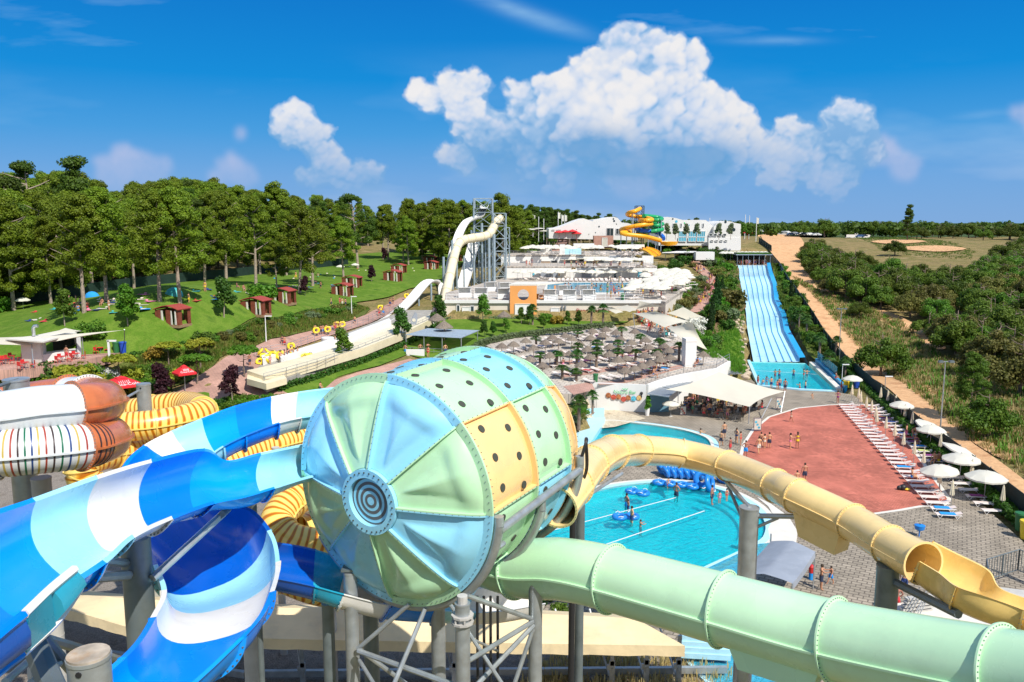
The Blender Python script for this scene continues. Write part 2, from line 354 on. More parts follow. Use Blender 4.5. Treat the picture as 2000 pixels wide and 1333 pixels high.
def paver_mat(name,c1,c2,mortar,w,h,wet=0.0,rot=0.0):
 m=bpy.data.materials.new(name);m.use_nodes=True;nt=m.node_tree;N=nt.nodes;L=nt.links;b=N['Principled BSDF'];b.inputs['Roughness'].default_value = .8;b.inputs['Specular IOR Level'].default_value = .25
 geo=N.new('ShaderNodeNewGeometry');mp=N.new('ShaderNodeMapping');L.new(geo.outputs['Position'],mp.inputs[0]);mp.inputs['Rotation'].default_value=(0,0,rot)
 br=N.new('ShaderNodeTexBrick');L.new(mp.outputs[0],br.inputs[0]);br.inputs['Scale'].default_value=1;br.inputs['Brick Width'].default_value=w;br.inputs['Row Height'].default_value=h;br.inputs['Mortar Size'].default_value=h * .10
 br.inputs['Color1'].default_value=(*c1,1);br.inputs['Color2'].default_value=(*c2,1);br.inputs['Mortar'].default_value=(*mortar,1);br.inputs['Bias'].default_value = .1
 n=N.new('ShaderNodeTexNoise');L.new(geo.outputs['Position'],n.inputs[0]);n.inputs['Scale'].default_value = .35;n.inputs['Detail'].default_value=9;n.inputs['Roughness'].default_value = .65
 mr=N.new('ShaderNodeMapRange');L.new(n.outputs[0],mr.inputs[0]);mr.inputs[1].default_value = .3;mr.inputs[2].default_value = .7;mr.inputs[3].default_value = .66;mr.inputs[4].default_value=1.2
 mx=N.new('ShaderNodeMix');mx.data_type = 'RGBA';mx.blend_type = 'MULTIPLY';mx.inputs[0].default_value=1;L.new(br.outputs[0],mx.inputs[6]);L.new(mr.outputs[0],mx.inputs[7])
 src=mx.outputs[2]
 if wet:
  n2=N.new('ShaderNodeTexNoise');L.new(geo.outputs['Position'],n2.inputs[0]);n2.inputs['Scale'].default_value=2.2;n2.inputs['Detail'].default_value=4
  n3=N.new('ShaderNodeTexNoise');L.new(geo.outputs['Position'],n3.inputs[0]);n3.inputs['Scale'].default_value = .12
  mm=N.new('ShaderNodeMath');mm.operation = 'MULTIPLY_ADD';L.new(n3.outputs[0],mm.inputs[0]);mm.inputs[1].default_value = .9;L.new(n2.outputs[0],mm.inputs[2])
  mw=N.new('ShaderNodeMapRange');L.new(mm.outputs[0],mw.inputs[0]);mw.inputs[1].default_value=1.08-wet;mw.inputs[2].default_value=1.13-wet;mw.inputs[4].default_value = .45
  m3=N.new('ShaderNodeMix');m3.data_type = 'RGBA';L.new(mw.outputs[0],m3.inputs[0]);L.new(src,m3.inputs[6]);m3.inputs[7].default_value=(*(c * .45 for c in c1),1);src=m3.outputs[2]
 L.new(src,b.inputs['Base Color'])
 bp=N.new('ShaderNodeBump');L.new(br.outputs['Fac'],bp.inputs['Height']);bp.invert=True;bp.inputs['Strength'].default_value = .5;bp.inputs['Distance'].default_value = .02;L.new(bp.outputs[0],b.inputs['Normal'])
 MT[name]=m;return m
paver_mat('grey_pavers',(.42,.355,.275),(.33,.28,.215),(.16,.135,.105),.62,.40,.02,.5)
paver_mat('red_pavers',(.64,.205,.14),(.54,.165,.11),(.38,.12,.085),.40,.22,.10,.62)
paver_mat('pink_pavers',(.56,.32,.25),(.48,.28,.22),(.34,.22,.18),.5,.25,0,.2)
paver_mat('terrace_tiles',(.60,.52,.44),(.52,.46,.39),(.36,.32,.28),.8,.8,0,.3)
fib=dict(rough=.26,spec=.5,coat=.3,bump=.06,bs=1.6)
mat('blue_deep',(.0,.10,.50),**fib,var=.10,vs=.6);mat('blue_bright',(.0,.215,.84),**fib,var=.06,vs=.5);mat('blue_azure',(.0,.31,.95),**fib,var=.06,vs=.5)
mat('aqua',(.36,.75,.88),**fib,var=.06,vs=.7,dirt=((.28,.52,.62),1.0,.4));mat('flume_white',(.82,.79,.73),**fib,var=.04,vs=.7,dirt=((.52,.49,.42),1.2,.45));mat('teal_flume',(.02,.38,.55),**fib,var=.06)
mat('drum_green',(.48,.76,.46),**fib,var=.05,vs=.8,dirt=((.42,.54,.36),.9,.45));mat('drum_blue',(.31,.70,.88),**fib,var=.05,vs=.8,dirt=((.30,.5,.60),.9,.4));mat('drum_orange',(.90,.60,.26),**fib,var=.05,vs=.8,dirt=((.6,.42,.22),1.1,.4))
mat('tube_green',(.55,.82,.52),**fib,var=.04,vs=.5,dirt=((.42,.58,.40),.55,.45));mat('tube_cream',(.90,.66,.29),**fib,var=.05,vs=.6,dirt=((.60,.43,.18),.8,.45));mat('trough_cream',(.86,.60,.20),**fib,var=.05)
mat('tube_brown',(.60,.17,.055),**fib,var=.10,vs=1.5,dirt=((.18,.06,.03),1.4,.5));mat('tube_white',(.72,.74,.74),**fib,var=.04,dirt=((.45,.45,.42),2,.35))
mat('cream_far',(.80,.70,.48),rough=.4,var=.06,vs=.6,dirt=((.5,.42,.3),1,.3));mat('white_far',(.82,.80,.76),rough=.35,var=.05,vs=.4,dirt=((.5,.47,.42),.7,.3))
mat('galv',(.42,.45,.46),.42,.16,2.2,metal=.55,dirt=((.30,.27,.22),1.6,.5));mat('galv_dark',(.20,.24,.25),.45,.2,2,metal=.5,dirt=((.14,.12,.1),2,.4));mat('galv_tower',(.34,.42,.47),.5,.12,2,metal=.35)
mat('rust_cap',(.45,.38,.30),.8,.25,4,dirt=((.42,.22,.08),3,.7));mat('black_metal',(.02,.02,.022),.5);mat('dark_vent',(.055,.06,.045),.8)
mat('concrete_post',(.50,.48,.44),.85,.1,1.5,.2,8,dirt=((.3,.28,.25),1.2,.5))
mat('canvas',(.80,.64,.38),.85,.10,.5,.9,1.3,dirt=((.48,.40,.26),.9,.45));mat('grey_fabric',(.30,.33,.38),.6,.08,.7,.1,2,dirt=((.42,.45,.5),1.2,.5));mat('sail',(.68,.64,.53),.8,.04,.4,transl=.22,dirt=((.6,.55,.45),.5,.3));mat('umb_white',(.80,.77,.66),.8,.05,2,transl=.25)
mat('white_wall',(.76,.75,.72),.8,.04,.3,dirt=((.55,.52,.47),.6,.35));mat('beige_wall',(.72,.64,.54),.85,.05,.3,dirt=((.50,.42,.34),.5,.45));mat('orange_wall',(.85,.36,.10),.8,.05,.4,dirt=((.6,.3,.12),.6,.35));mat('brick_pink',(.45,.25,.19),.85,.12,1)
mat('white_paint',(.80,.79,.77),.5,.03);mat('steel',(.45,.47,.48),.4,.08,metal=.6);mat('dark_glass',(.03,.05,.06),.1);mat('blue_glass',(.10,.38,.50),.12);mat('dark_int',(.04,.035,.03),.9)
mat('shed_wood',(.21,.05,.024),.75,.22,3,dirt=((.10,.03,.02),2,.5));mat('shed_roof',(.34,.05,.035),.8,.12,4,.4,20);mat('wood',(.30,.19,.10),.8,.2,5)
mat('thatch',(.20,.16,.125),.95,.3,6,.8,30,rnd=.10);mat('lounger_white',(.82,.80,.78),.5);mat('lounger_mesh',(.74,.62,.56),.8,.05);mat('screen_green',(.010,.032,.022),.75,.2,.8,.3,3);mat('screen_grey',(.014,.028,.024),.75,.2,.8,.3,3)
mat('towel_blue',(.02,.30,.75),.95);mat('towel_red',(.62,.05,.06),.95);mat('towel_green',(.06,.40,.18),.95);mat('towel_purple',(.22,.04,.18),.95);mat('towel_pink',(.85,.25,.42),.95);mat('towel_navy',(.03,.06,.20),.95);mat('towel_lime',(.55,.65,.20),.95)
mat('pool_floor',(.42,.86,.84),.6,.06,1.2);mat('pool_edge',(.45,.74,.86),.5,.05);mat('coping',(.70,.66,.58),.7,.06,1.5);mat('slide_blue',(.50,.79,.92),.3,.05,.4,coat=.3);mat('slide_side',(.02,.38,.72),.35,.06,coat=.2)
mat('tube_blue',(.02,.22,.65),.3);mat('tube_yellow',(.88,.66,.03),.35);mat('plastic_red',(.60,.03,.03),.4);mat('plastic_teal',(.05,.42,.42),.5);mat('bin_green',(.03,.16,.05),.5);mat('bin_blue',(.02,.08,.45),.5);mat('bin_yellow',(.80,.58,.03),.5)
mat('kiosk_blue',(.12,.26,.34),.5);mat('roof_grey',(.32,.36,.40),.45,.08,1,metal=.3);mat('red_canvas',(.70,.02,.03),.7,.05);mat('banner',(.16,.12,.15),.6);mat('skin',(.50,.24,.14),.55,rnd=.28);mat('skin_far',(.46,.22,.13),.6,rnd=.3)
mat('hair',(.035,.02,.012),.8,rnd=.3);mat('trunks',(.03,.04,.08),.8);mat('yellow_spiral',(.90,.42,.02),.35,.06);mat('green_spiral',(.02,.34,.12),.35,.06);mat('blue_spiral',(.02,.14,.60),.35)
# foliage
def leafmat(name,c1,c2,rnd=.25,transl=.35):
 return mat(name,c1,.55,vs=.9,col2=c2,rnd=rnd,transl=transl,spec=.3)
leafmat('pine_leaf',(.115,.190,.010),(.220,.300,.018));leafmat('pine_dark',(.050,.105,.010),(.105,.170,.016));leafmat('oak_leaf',(.075,.130,.012),(.150,.205,.022),.35);leafmat('bush_leaf',(.065,.16,.014),(.15,.27,.025),.3)
leafmat('bright_leaf',(.06,.19,.012),(.14,.30,.02));leafmat('gold_leaf',(.20,.26,.015),(.42,.42,.04),.15);leafmat('purple_leaf',(.035,.012,.018),(.07,.02,.03),.2);leafmat('palm_leaf',(.035,.11,.012),(.08,.17,.03));leafmat('cypress_leaf',(.016,.06,.010),(.035,.09,.014))
leafmat('sage_leaf',(.13,.20,.08),(.24,.30,.15),.15);leafmat('silver_leaf',(.42,.44,.40),(.60,.60,.56),.1);leafmat('hedge_leaf',(.03,.10,.010),(.08,.18,.02),.15);leafmat('olive_leaf',(.12,.14,.025),(.23,.21,.05),.2);leafmat('rust_leaf',(.25,.17,.03),(.42,.28,.04),.15);leafmat('flower_white',(.70,.70,.62),(.80,.78,.7),.05);leafmat('straw',(.46,.35,.14),(.62,.50,.24),.15)
mat('bark',(.22,.16,.12),.9,.3,4,.6,12);mat('bark_grey',(.34,.27,.21),.9,.25,4,.6,12);mat('rock',(.48,.38,.27),.9,.25,2,.8,5)
def tiger():
 m=bpy.data.materials.new('tiger');m.use_nodes=True;nt=m.node_tree;N=nt.nodes;L=nt.links;b=N['Principled BSDF'];b.inputs['Roughness'].default_value = .3;b.inputs['Coat Weight'].default_value = .2
 uv=N.new('ShaderNodeUVMap');mp=N.new('ShaderNodeMapping');L.new(uv.outputs[0],mp.inputs[0]);wv=N.new('ShaderNodeTexWave');wv.wave_type = 'BANDS';wv.bands_direction = 'X';L.new(mp.outputs[0],wv.inputs[0])
 wv.inputs['Scale'].default_value=1.05;wv.inputs['Distortion'].default_value=7.0;wv.inputs['Detail'].default_value=1.5;wv.inputs['Detail Scale'].default_value = .55
 rp=N.new('ShaderNodeValToRGB');L.new(wv.outputs['Fac'],rp.inputs[0]);e=rp.color_ramp.elements;e[0].position = .50;e[0].color=(.90,.64,.17,1);e[1].position = .90;e[1].color=(.50,.15,.005,1);q=e.new(.68);q.color=(.86,.44,.03,1)
 L.new(rp.outputs[0],b.inputs['Base Color']);MT['tiger']=m
tiger()
def watermat(name,tint,rough=.04,scale=2.5,foam=0.0,opac=.24):
 m=bpy.data.materials.new(name);m.use_nodes=True;nt=m.node_tree;N=nt.nodes;L=nt.links;N.remove(N['Principled BSDF']);out=N['Material Output']
 geo=N.new('ShaderNodeNewGeometry');n=N.new('ShaderNodeTexNoise');L.new(geo.outputs['Position'],n.inputs[0]);n.inputs['Scale'].default_value=scale;n.inputs['Detail'].default_value=5;n.inputs['Distortion'].default_value = .8
 bp=N.new('ShaderNodeBump');L.new(n.outputs[0],bp.inputs['Height']);bp.inputs['Strength'].default_value = .7;bp.inputs['Distance'].default_value = .16
 gl=N.new('ShaderNodeBsdfGlossy');gl.inputs['Roughness'].default_value=rough;L.new(bp.outputs[0],gl.inputs['Normal'])
 tr=N.new('ShaderNodeBsdfTransparent');tr.inputs[0].default_value=(*tint,1)
 df=N.new('ShaderNodeBsdfDiffuse');n2=N.new('ShaderNodeTexNoise');L.new(geo.outputs['Position'],n2.inputs[0]);n2.inputs['Scale'].default_value = .25;n2.inputs['Detail'].default_value=6
 rp=N.new('ShaderNodeValToRGB');L.new(n2.outputs[0],rp.inputs[0]);rp.color_ramp.elements[0].position = .35;rp.color_ramp.elements[1].position = .7
 rp.color_ramp.elements[0].color=(tint[0] * .1,tint[1] * .62,tint[2] * .80,1);rp.color_ramp.elements[1].color=(tint[0] * .25 + .01,tint[1] * .74,tint[2] * .88,1);L.new(rp.outputs[0],df.inputs[0]);L.new(bp.outputs[0],df.inputs['Normal'])
 m1=N.new('ShaderNodeMixShader');m1.inputs[0].default_value=opac;L.new(tr.outputs[0],m1.inputs[1]);L.new(df.outputs[0],m1.inputs[2])
 fr=N.new('ShaderNodeFresnel');fr.inputs[0].default_value=1.33;L.new(bp.outputs[0],fr.inputs['Normal'])
 m2=N.new('ShaderNodeMixShader');L.new(fr.outputs[0],m2.inputs[0]);L.new(m1.outputs[0],m2.inputs[1]);L.new(gl.outputs[0],m2.inputs[2]);L.new(m2.outputs[0],out.inputs[0]);MT[name]=m
watermat('water',(.09,.91,.97));watermat('water_light',(.30,.78,.93),scale=3.5,opac=.45);watermat('water_pale',(.45,.86,.95),scale=3)
# ---------------- terrain: a smooth height field through measured points ----------------
TP=[(330,632,10.5),(496,612,10.4),(548,590,10.4),(765,550,10.6),(840,527,10.2),(100,600,10.0),(20,640,9.0),(120,715,7.0),(240,690,7.4),(20,560,11),(300,560,11),
 (500,545,11),(650,520,11.2),(850,490,12.5),(620,765,2.6),
 (470,800,1.0),(300,760,3.0),(380,735,4.2),(200,740,4.6),(60,760,4.6),(0,820,2.5),(200,860,.6),(850,705,3.8),(1000,635,6.6),(950,665,5.6),(1150,645,6.6),(900,720,3.2),(1000,700,4.0),
 (1100,740,3.2),(1220,745,3.2),(1130,770,1.6),(1150,800,.1),(1000,550,9.5),(1250,560,9.6),(900,560,8.5),(1060,480,14.5),(1180,480,16),(1100,505,13),(1300,470,16.8),(1440,470,16.8),
 (1300,560,9.2),(1340,600,7.5),(1380,560,8.0),(1400,640,4.5),(1430,720,.8),(1380,690,3.0),(1420,510,11.5),(1350,510,12.5),(1530,480,15),(1480,462,17),(1700,466,16),(1900,470,15),(1900,500,12.5),(1700,500,12),
 (1590,600,5.6),(1545,560,8.0),(1640,690,.5),(1700,650,2.6),(1800,750,.8),(1950,900,.2),(2000,700,2.5),(2000,600,6),(1850,600,5.6),(2200,800,1),(2300,600,7),(1700,560,8.5),(1900,540,9.5),(2100,500,12),(2000,450,15),(1600,450,17),(600,480,14),(200,500,14),(-200,560,12)]
ctrl=[tuple(G(x,y,z)) for x,y,z in TP]
ctrl+=[(-60,20,-.3),(-30,20,-.3),(0,20,-.3),(30,20,-.3),(60,20,-.3),(-30,45,-.1),(-10,50,-.2),(10,55,-.3),(30,60,-.3),(50,60,-.3),(70,60,-.2),(25,95,-.3),(45,90,-.3),(-60,60,1.5),(-90,70,5),(90,60,.3),
  (0,420,17),(150,420,15),(-150,420,17),(300,420,15),(-300,420,17),(-300,200,14),(-220,100,10),(300,200,8),(200,80,2),(-150,0,5),(150,0,0),(0,-20,-.3),(350,100,4),(-350,50,10),(100,360,16.5),(-60,330,17),(-200,300,16)]
# straw-parasol terrace: an inclined plane
_pp=np.array([tuple(G(*q)) for q in ((1150,752,3.5),(1400,704,4.2),(980,697,4.3),(1200,645,6.2),(1262,754,3.5))]);_pl=np.linalg.lstsq(np.c_[np.ones(5),_pp[:,:2]],_pp[:,2],rcond=None)[0]
def PALZ(x,y):return _pl[0]+_pl[1]*x+_pl[2]*y
def Gf(x,y,fn):
 z=4.0
 for _ in range(12):p=G(x,y,z);z=fn(p.x,p.y)
 return G(x,y,z)
ctrl+=[tuple(Gf(x,y,PALZ)-Vector((0,0,.15))) for x,y in [(925,672),(960,664),(1000,653),(1100,641),(1195,629),(1300,626),(1378,666),(1100,790),(1060,780),(985,700)]]
def zch(x,y):return 4.4+(y-97) * .055   # the run-out lanes and the path beside them
def Gc(x,y,dz_=0):
 z=5
 for _ in range(12):p=G(x,y,z+dz_);z=zch(p.x,p.y)
 return G(x,y,z+dz_)
ctrl+=[tuple(Gc(x,y,-.15)) for x,y in [(400,745),(440,728),(500,692),(556,672),(600,660),(650,645),(700,628),(770,598),(795,584),(480,745),(560,715),(640,690),(720,660),(800,628)]]+[tuple(Gc(x,y,-.7)) for x,y in [(520,758),(570,744),(640,722),(700,702),(780,672),(850,640)]]
ctrl+=[tuple(W(x,y,143.5)) for x,y in [(868,623),(950,624),(1050,625),(1150,627),(1230,628)]]
_cp=np.array(ctrl);_n=len(_cp)
def _U(r2):return np.where(r2>0,r2*np.log(np.maximum(r2,1e-12)),0)
_S=100.0
_c=_cp[:,:2]/_S
_K=_U(((_c[:,None]-_c[None])**2).sum(-1))+np.eye(_n)*2e-3
_Pm=np.c_[np.ones(_n),_c]
_A=np.block([[_K,_Pm],[_Pm.T,np.zeros((3,3))]]);_w=np.linalg.solve(_A,np.r_[_cp[:,2],0,0,0])
def tps(X,Y):
 q=np.stack([np.ravel(X),np.ravel(Y)],-1)/_S;out=np.zeros(len(q))
 for a in range(0,len(q),20000):
  s=q[a:a+20000];out[a:a+20000]=_U(((s[:,None]-_c[None])**2).sum(-1)) @ _w[:_n]+_w[_n]+s @ _w[_n+1:]
 return out.reshape(np.shape(X))
GX=np.arange(-320,340.1,2.0);GY=np.arange(-20,460.1,2.0)
gx,gy=np.meshgrid(GX,GY)
GZ=tps(gx,gy)
FL=[]   # flat areas: (polygon, height function)
def inpoly(poly,X,Y):
 X=np.asarray(X,float);Y=np.asarray(Y,float);r=np.zeros(X.shape,bool);n=len(poly)
 for i in range(n):
  x1,y1=poly[i][:2];x2,y2=poly[(i+1) % n][:2]
  if y1==y2:continue
  r ^= ((y1>Y) != (y2>Y)) & (X<(x2-x1)*(Y-y1)/(y2-y1)+x1)
 return r
def T0(x,y):
 fx=(x-GX[0])/2;fy=(y-GY[0])/2
 if fx<0 or fy<0 or fx>=len(GX)-1 or fy>=len(GY)-1:return 16.0 if y>300 else 8.0
 i,j=int(fx),int(fy);a,b=fx-i,fy-j
 return float(GZ[j,i]*(1-a)*(1-b)+GZ[j,i+1]*a*(1-b)+GZ[j+1,i]*(1-a)*b+GZ[j+1,i+1]*a*b)
def T(x,y):
 for poly,zf in FL:
  if _inp(poly,x,y):return zf(x,y)
 return T0(x,y)
def _inp(poly,x,y):
 r=False;n=len(poly)
 for i in range(n):
  x1,y1=poly[i][:2];x2,y2=poly[(i+1) % n][:2]
  if (y1>y) != (y2>y) and x<(x2-x1)*(y-y1)/(y2-y1)+x1:r=not r
 return r
def TG(x,y,fn=None):
 fn=fn or T
 d=15.0;step=4.0;prev=d
 while d<520:
  p=W(x,y,d)
  if p.z<fn(p.x,p.y):
   lo,hi=prev,d
   for _ in range(14):
    m=(lo+hi)/2;q=W(x,y,m)
    if q.z<fn(q.x,q.y):hi=m
    else:lo=m
   return W(x,y,hi)
  prev=d;d+=step if d<150 else 8
 return W(x,y,520)
def onT(p,dz_=0.0):return Vector((p[0],p[1],T(p[0],p[1])+dz_))
def pxpoly(pts,z=None,k=0,closed=True):
 if k:pts=[(q[0],q[1]) for q in curve2(pts,k,closed)]
 return [tuple((G(x,y,z) if z is not None else TG(x,y)))[:2] for x,y in pts]
def flat(poly,z):FL.append((poly,z if callable(z) else (lambda x,y,z=z:z)))

# pool deck (z = 0)
DECK=pxpoly([(1145,836),(1150,792),(1262,785),(1300,772),(1420,742),(1468,742),(1484,756),(1560,763),(1632,766),(1668,772),(1760,850),(1880,950),(2000,1060),(2150,1200),(2300,1400),(2000,1500),(1560,1500),(1345,1290),(1060,1190),(1020,1100),(1020,950)],0)
PALP=[tuple(Gf(x,y,PALZ))[:2] for x,y in [(985,690),(940,672),(1000,657),(1100,645),(1195,632),(1205,640),(1300,630),(1375,672),(1424,706),(1400,722),(1330,733),(1262,753),(1155,748),(1120,770),(1080,770)]]
ZU=10.1;ZM=12.9;ZT=15.0
_yb=G(1000,588,ZU).y
UP1=[((x-1000)/F*dz(588,ZU),_yb) for x in (868,1160,1290)]+[tuple(G(x,y,ZU))[:2] for x,y in [(1300,590),(1345,560),(1352,540),(1290,536),(1283,538)]]
_f=G(1283,543,ZU);_g=G(985,543,ZU)
UP1=UP1+[(_f.x,_f.y),(_g.x,_g.y),tuple(G(870,572,ZU))[:2]]
UP2=[(_g.x,_g.y),(_f.x,_f.y),(_f.x+1,_f.y+22),(_g.x,_g.y+22)]
UP3=[(_g.x-1,_g.y+17),(_f.x-4,_f.y+17),(_f.x+2,_f.y+48),(_g.x+6,_g.y+48)]
SLP=pxpoly([(1458,702),(1588,704),(1652,772),(1560,770),(1478,762)],0)
flat([tuple(G(x,y,z))[:2] for x,y,z in [(1432,500,12),(1510,500,12),(1530,560,7.9),(1548,620,4.3),(1592,712,0),(1462,708,0),(1450,620,4.3),(1438,545,9)]],lambda x,y:11.5*max(0,min(1,(y-139.5)/96.5))**1.08-1.2)
flat(SLP,-.9)
flat(DECK,-0.0);flat(PALP,PALZ);flat(UP3,ZT);flat(UP2,ZM);flat(UP1,ZU)

def terrain():
 Z=GZ.copy()
 for poly,zf in FL:
  m=inpoly(poly,gx,gy)
  zz=np.vectorize(zf)(gx,gy) if m.any() else 0
  Z=np.where(m,np.minimum(zz-1.2,60),Z)
 ny,nx=Z.shape
 nzv=np.array([noise.noise(Vector((x * .12,y * .12,0))) for x,y in zip(gx.ravel(),gy.ravel())]).reshape(Z.shape)
 Z=Z+nzv * .12 - .06
 V=np.stack([gx,gy,Z],-1).reshape(-1,3)
 idx=np.arange(nx*ny).reshape(ny,nx)
 Fq=np.stack([idx[:-1,:-1],idx[:-1,1:],idx[1:,1:],idx[1:,:-1]],-1).reshape(-1,4)
 b=MB();b.v=V.tolist();b.f=Fq.tolist();b.m=[0]*len(b.f)
 o=b.build('ground',MT['dry_ground'],smooth=True,ang=80);tag(o,kind='structure')
 # far land to the horizon
 b=MB();ring=[]
 x0,x1,y0,y1=GX[0],GX[-1],GY[0],GY[-1]
 per=[(x,y1) for x in np.linspace(x0,x1,34)]+[(x1,y) for y in np.linspace(y1,y0,25)[1:]]+[(x,y0) for x in np.linspace(x1,x0,34)[1:]]+[(x0,y) for y in np.linspace(y0,y1,25)[1:-1]]
 n=len(per);vs=[]
 for x,y in per:
  i=min(max(int(round((x-GX[0])/2)),0),nx-1);j=min(max(int(round((y-GY[0])/2)),0),ny-1);vs.append((x,y,float(Z[j,i]) - .05))
 cxm,cym=10,220
 for k,(x,y) in enumerate(per):vs.append((cxm+(x-cxm)*1.8,cym+(y-cym)*1.8,14.5 if y>150 else vs[k][2]))
 for x,y in per:vs.append((cxm+(x-cxm)*16,cym+(y-cym)*16,13))
 fs=[]
 for r in range(2):
  for i in range(n):j=(i+1) % n;fs.append((r*n+i,r*n+j,(r+1)*n+j,(r+1)*n+i))
 b.add(vs,fs);o=b.build('terrain',MT['far_ground'],smooth=False);tag(o,kind='structure')
def drape(name,pts,m,k=0,off=.06,res=1.6,kind='structure',fn=None,extra=None,px=True):
 """a sheet lying on the terrain inside an outline"""
 poly=pxpoly(pts,None,k) if px else pts
 fn=fn or T0
 per=[]
 for i in range(len(poly)):
  a=Vector(poly[i]);b_=Vector(poly[(i+1) % len(poly)]);n=max(1,int((b_-a).length/res))
  for j in range(n):per.append(tuple(a.lerp(b_,j/n)))
 P=np.array(per);x0,y0=P.min(0);x1,y1=P.max(0)
 X,Y=np.meshgrid(np.arange(x0,x1,res),np.arange(y0,y1,res));ins=inpoly(per,X,Y)
 pts2=[Vector(p) for p in per]+[Vector((float(a),float(b_))) for a,b_ in zip(X[ins],Y[ins])]
 nb=len(per);r=delaunay_2d_cdt(pts2,[(i,(i+1) % nb) for i in range(nb)],[list(range(nb))],1,1e-4)
 vs=[(v.x,v.y,fn(v.x,v.y)+off) for v in r[0]]
 b=MB();fs=[]
 for f in r[2]:
  a,b_,c=(vs[i] for i in f[:3]);ccw=(b_[0]-a[0])*(c[1]-a[1])-(b_[1]-a[1])*(c[0]-a[0])>0
  fs.append(tuple(f) if ccw else tuple(f)[::-1])
 b.add(vs,fs);o=b.build(name,m,smooth=True,ang=80);tag(o,kind=kind);return o
terrain()
# ---------------- foreground water slides ----------------
def tube_ring(b,c,t,r0,r1,w,n=40,mi=0):
 """a flat flange ring round a tube, axis t"""
 t=t.normalized();a=t.cross(Vector((0,0,1))).normalized();u=a.cross(t);vs=[];fs=[]
 prof=[(r0,-w/2),(r1,-w/2),(r1,w/2),(r0,w/2)]
 for j in range(n):
  q=2*PI*j/n;d=a*math.cos(q)+u*math.sin(q)
  for r,h in prof:vs.append(c+d*r+t*h)
 for j in range(n):
  k=(j+1) % n
  for i in range(4):fs.append((j*4+i,j*4+(i+1) % 4,k*4+(i+1) % 4,k*4+i))
 b.add(vs,fs,mi)
def bolts_ring(b,c,t,r,n,s=.035,h=.05):
 t=t.normalized();a=t.cross(Vector((0,0,1))).normalized();u=a.cross(t)
 for j in range(n):
  q=2*PI*j/n;p=c+(a*math.cos(q)+u*math.sin(q))*r;b.tube([p-t*h,p+t*h],s,5)
def tube_slide(root,st,R,cuts,mats,n=28,sub=8,flange=.09,seam=True,bolts=True,name='tube_section',bs=.03,nb=None):
 """st: list of (x, y, depth) -> closed tube in sections cut at station numbers"""
 P=[W(*s) for s in st];K=len(P)-1
 allp=[]
 for i in range(K):
  for j in range(sub):allp.append((i+j/sub,crom(P,i+j/sub)))
 allp.append((float(K),P[-1]));Lc=0
 bb=MB()
 for ci in range(len(cuts)-1):
  t0,t1=cuts[ci],cuts[ci+1]
  ts=[t0]+[t for t,_ in allp if t0+1e-3<t<t1-1e-3]+[t1]
  pp=[crom(P,min(t,K-1e-6)) for t in ts];vs=[];fs=[];uvs=[];ln=[Lc]
  for i in range(1,len(pp)):ln.append(ln[-1]+(pp[i]-pp[i-1]).length)
  Lc=ln[-1]
  for i,(t,p) in enumerate(zip(ts,pp)):
   tg=(crom(P,min(t + .02,K-1e-6))-crom(P,max(t - .02,0))).normalized();a=tg.cross(Vector((0,0,1))).normalized();u=a.cross(tg)
   for j in range(n+1):
    q=2*PI*j/n;rr=R
    vs.append(p+(a*math.cos(q)+u*math.sin(q))*rr);uvs.append((ln[i],j/n*2*PI*R))
  m=n+1
  for i in range(len(ts)-1):
   for j in range(n):fs.append((i*m+j,i*m+j+1,(i+1)*m+j+1,(i+1)*m+j))
  b=MB();b.add(vs,fs);nb0=len(fs)
  if seam:# bolted side seams
   for s in (-1,1):
    v2=[];f2=[]
    for i,(t,p) in enumerate(zip(ts,pp)):
     tg=(crom(P,min(t + .02,K-1e-6))-crom(P,max(t - .02,0))).normalized();a=tg.cross(Vector((0,0,1))).normalized()*s;u=Vector((0,0,1))
     for dr,dh in ((-.01,-.03),(flange * .8,-.03),(flange * .8,.03),(-.01,.03)):v2.append(p+a*(R+dr)+u*dh)
    for i in range(len(ts)-1):
     for j in range(3):f2.append((i*4+j,i*4+j+1,i*4+j+5,i*4+j+4))
    b.add(v2,f2)
  t=t0;c=pp[0];tg=(pp[1]-pp[0])
  tube_ring(b,c,tg,R - .01,R+flange,.05,n)
  if ci==len(cuts)-2:tube_ring(b,pp[-1],pp[-1]-pp[-2],R - .01,R+flange,.05,n)
  o=b.build(name,mats[ci % len(mats)],root,smooth=True,ang=50)
  ul=o.data.uv_layers.new(name='UVMap');lv=np.zeros(len(o.data.loops),dtype=int);o.data.loops.foreach_get('vertex_index',lv)
  ua=np.array(uvs+[(0,0)]*(len(o.data.vertices)-len(uvs)));ul.data.foreach_set('uv',ua[lv].ravel())
  if bolts:bolts_ring(bb,c+tg.normalized() * .0,tg,R+flange * .5,nb or 36,bs,.045)
 if bolts:tag(bb.build('bolts',MT['galv_dark'],root),kind='stuff')
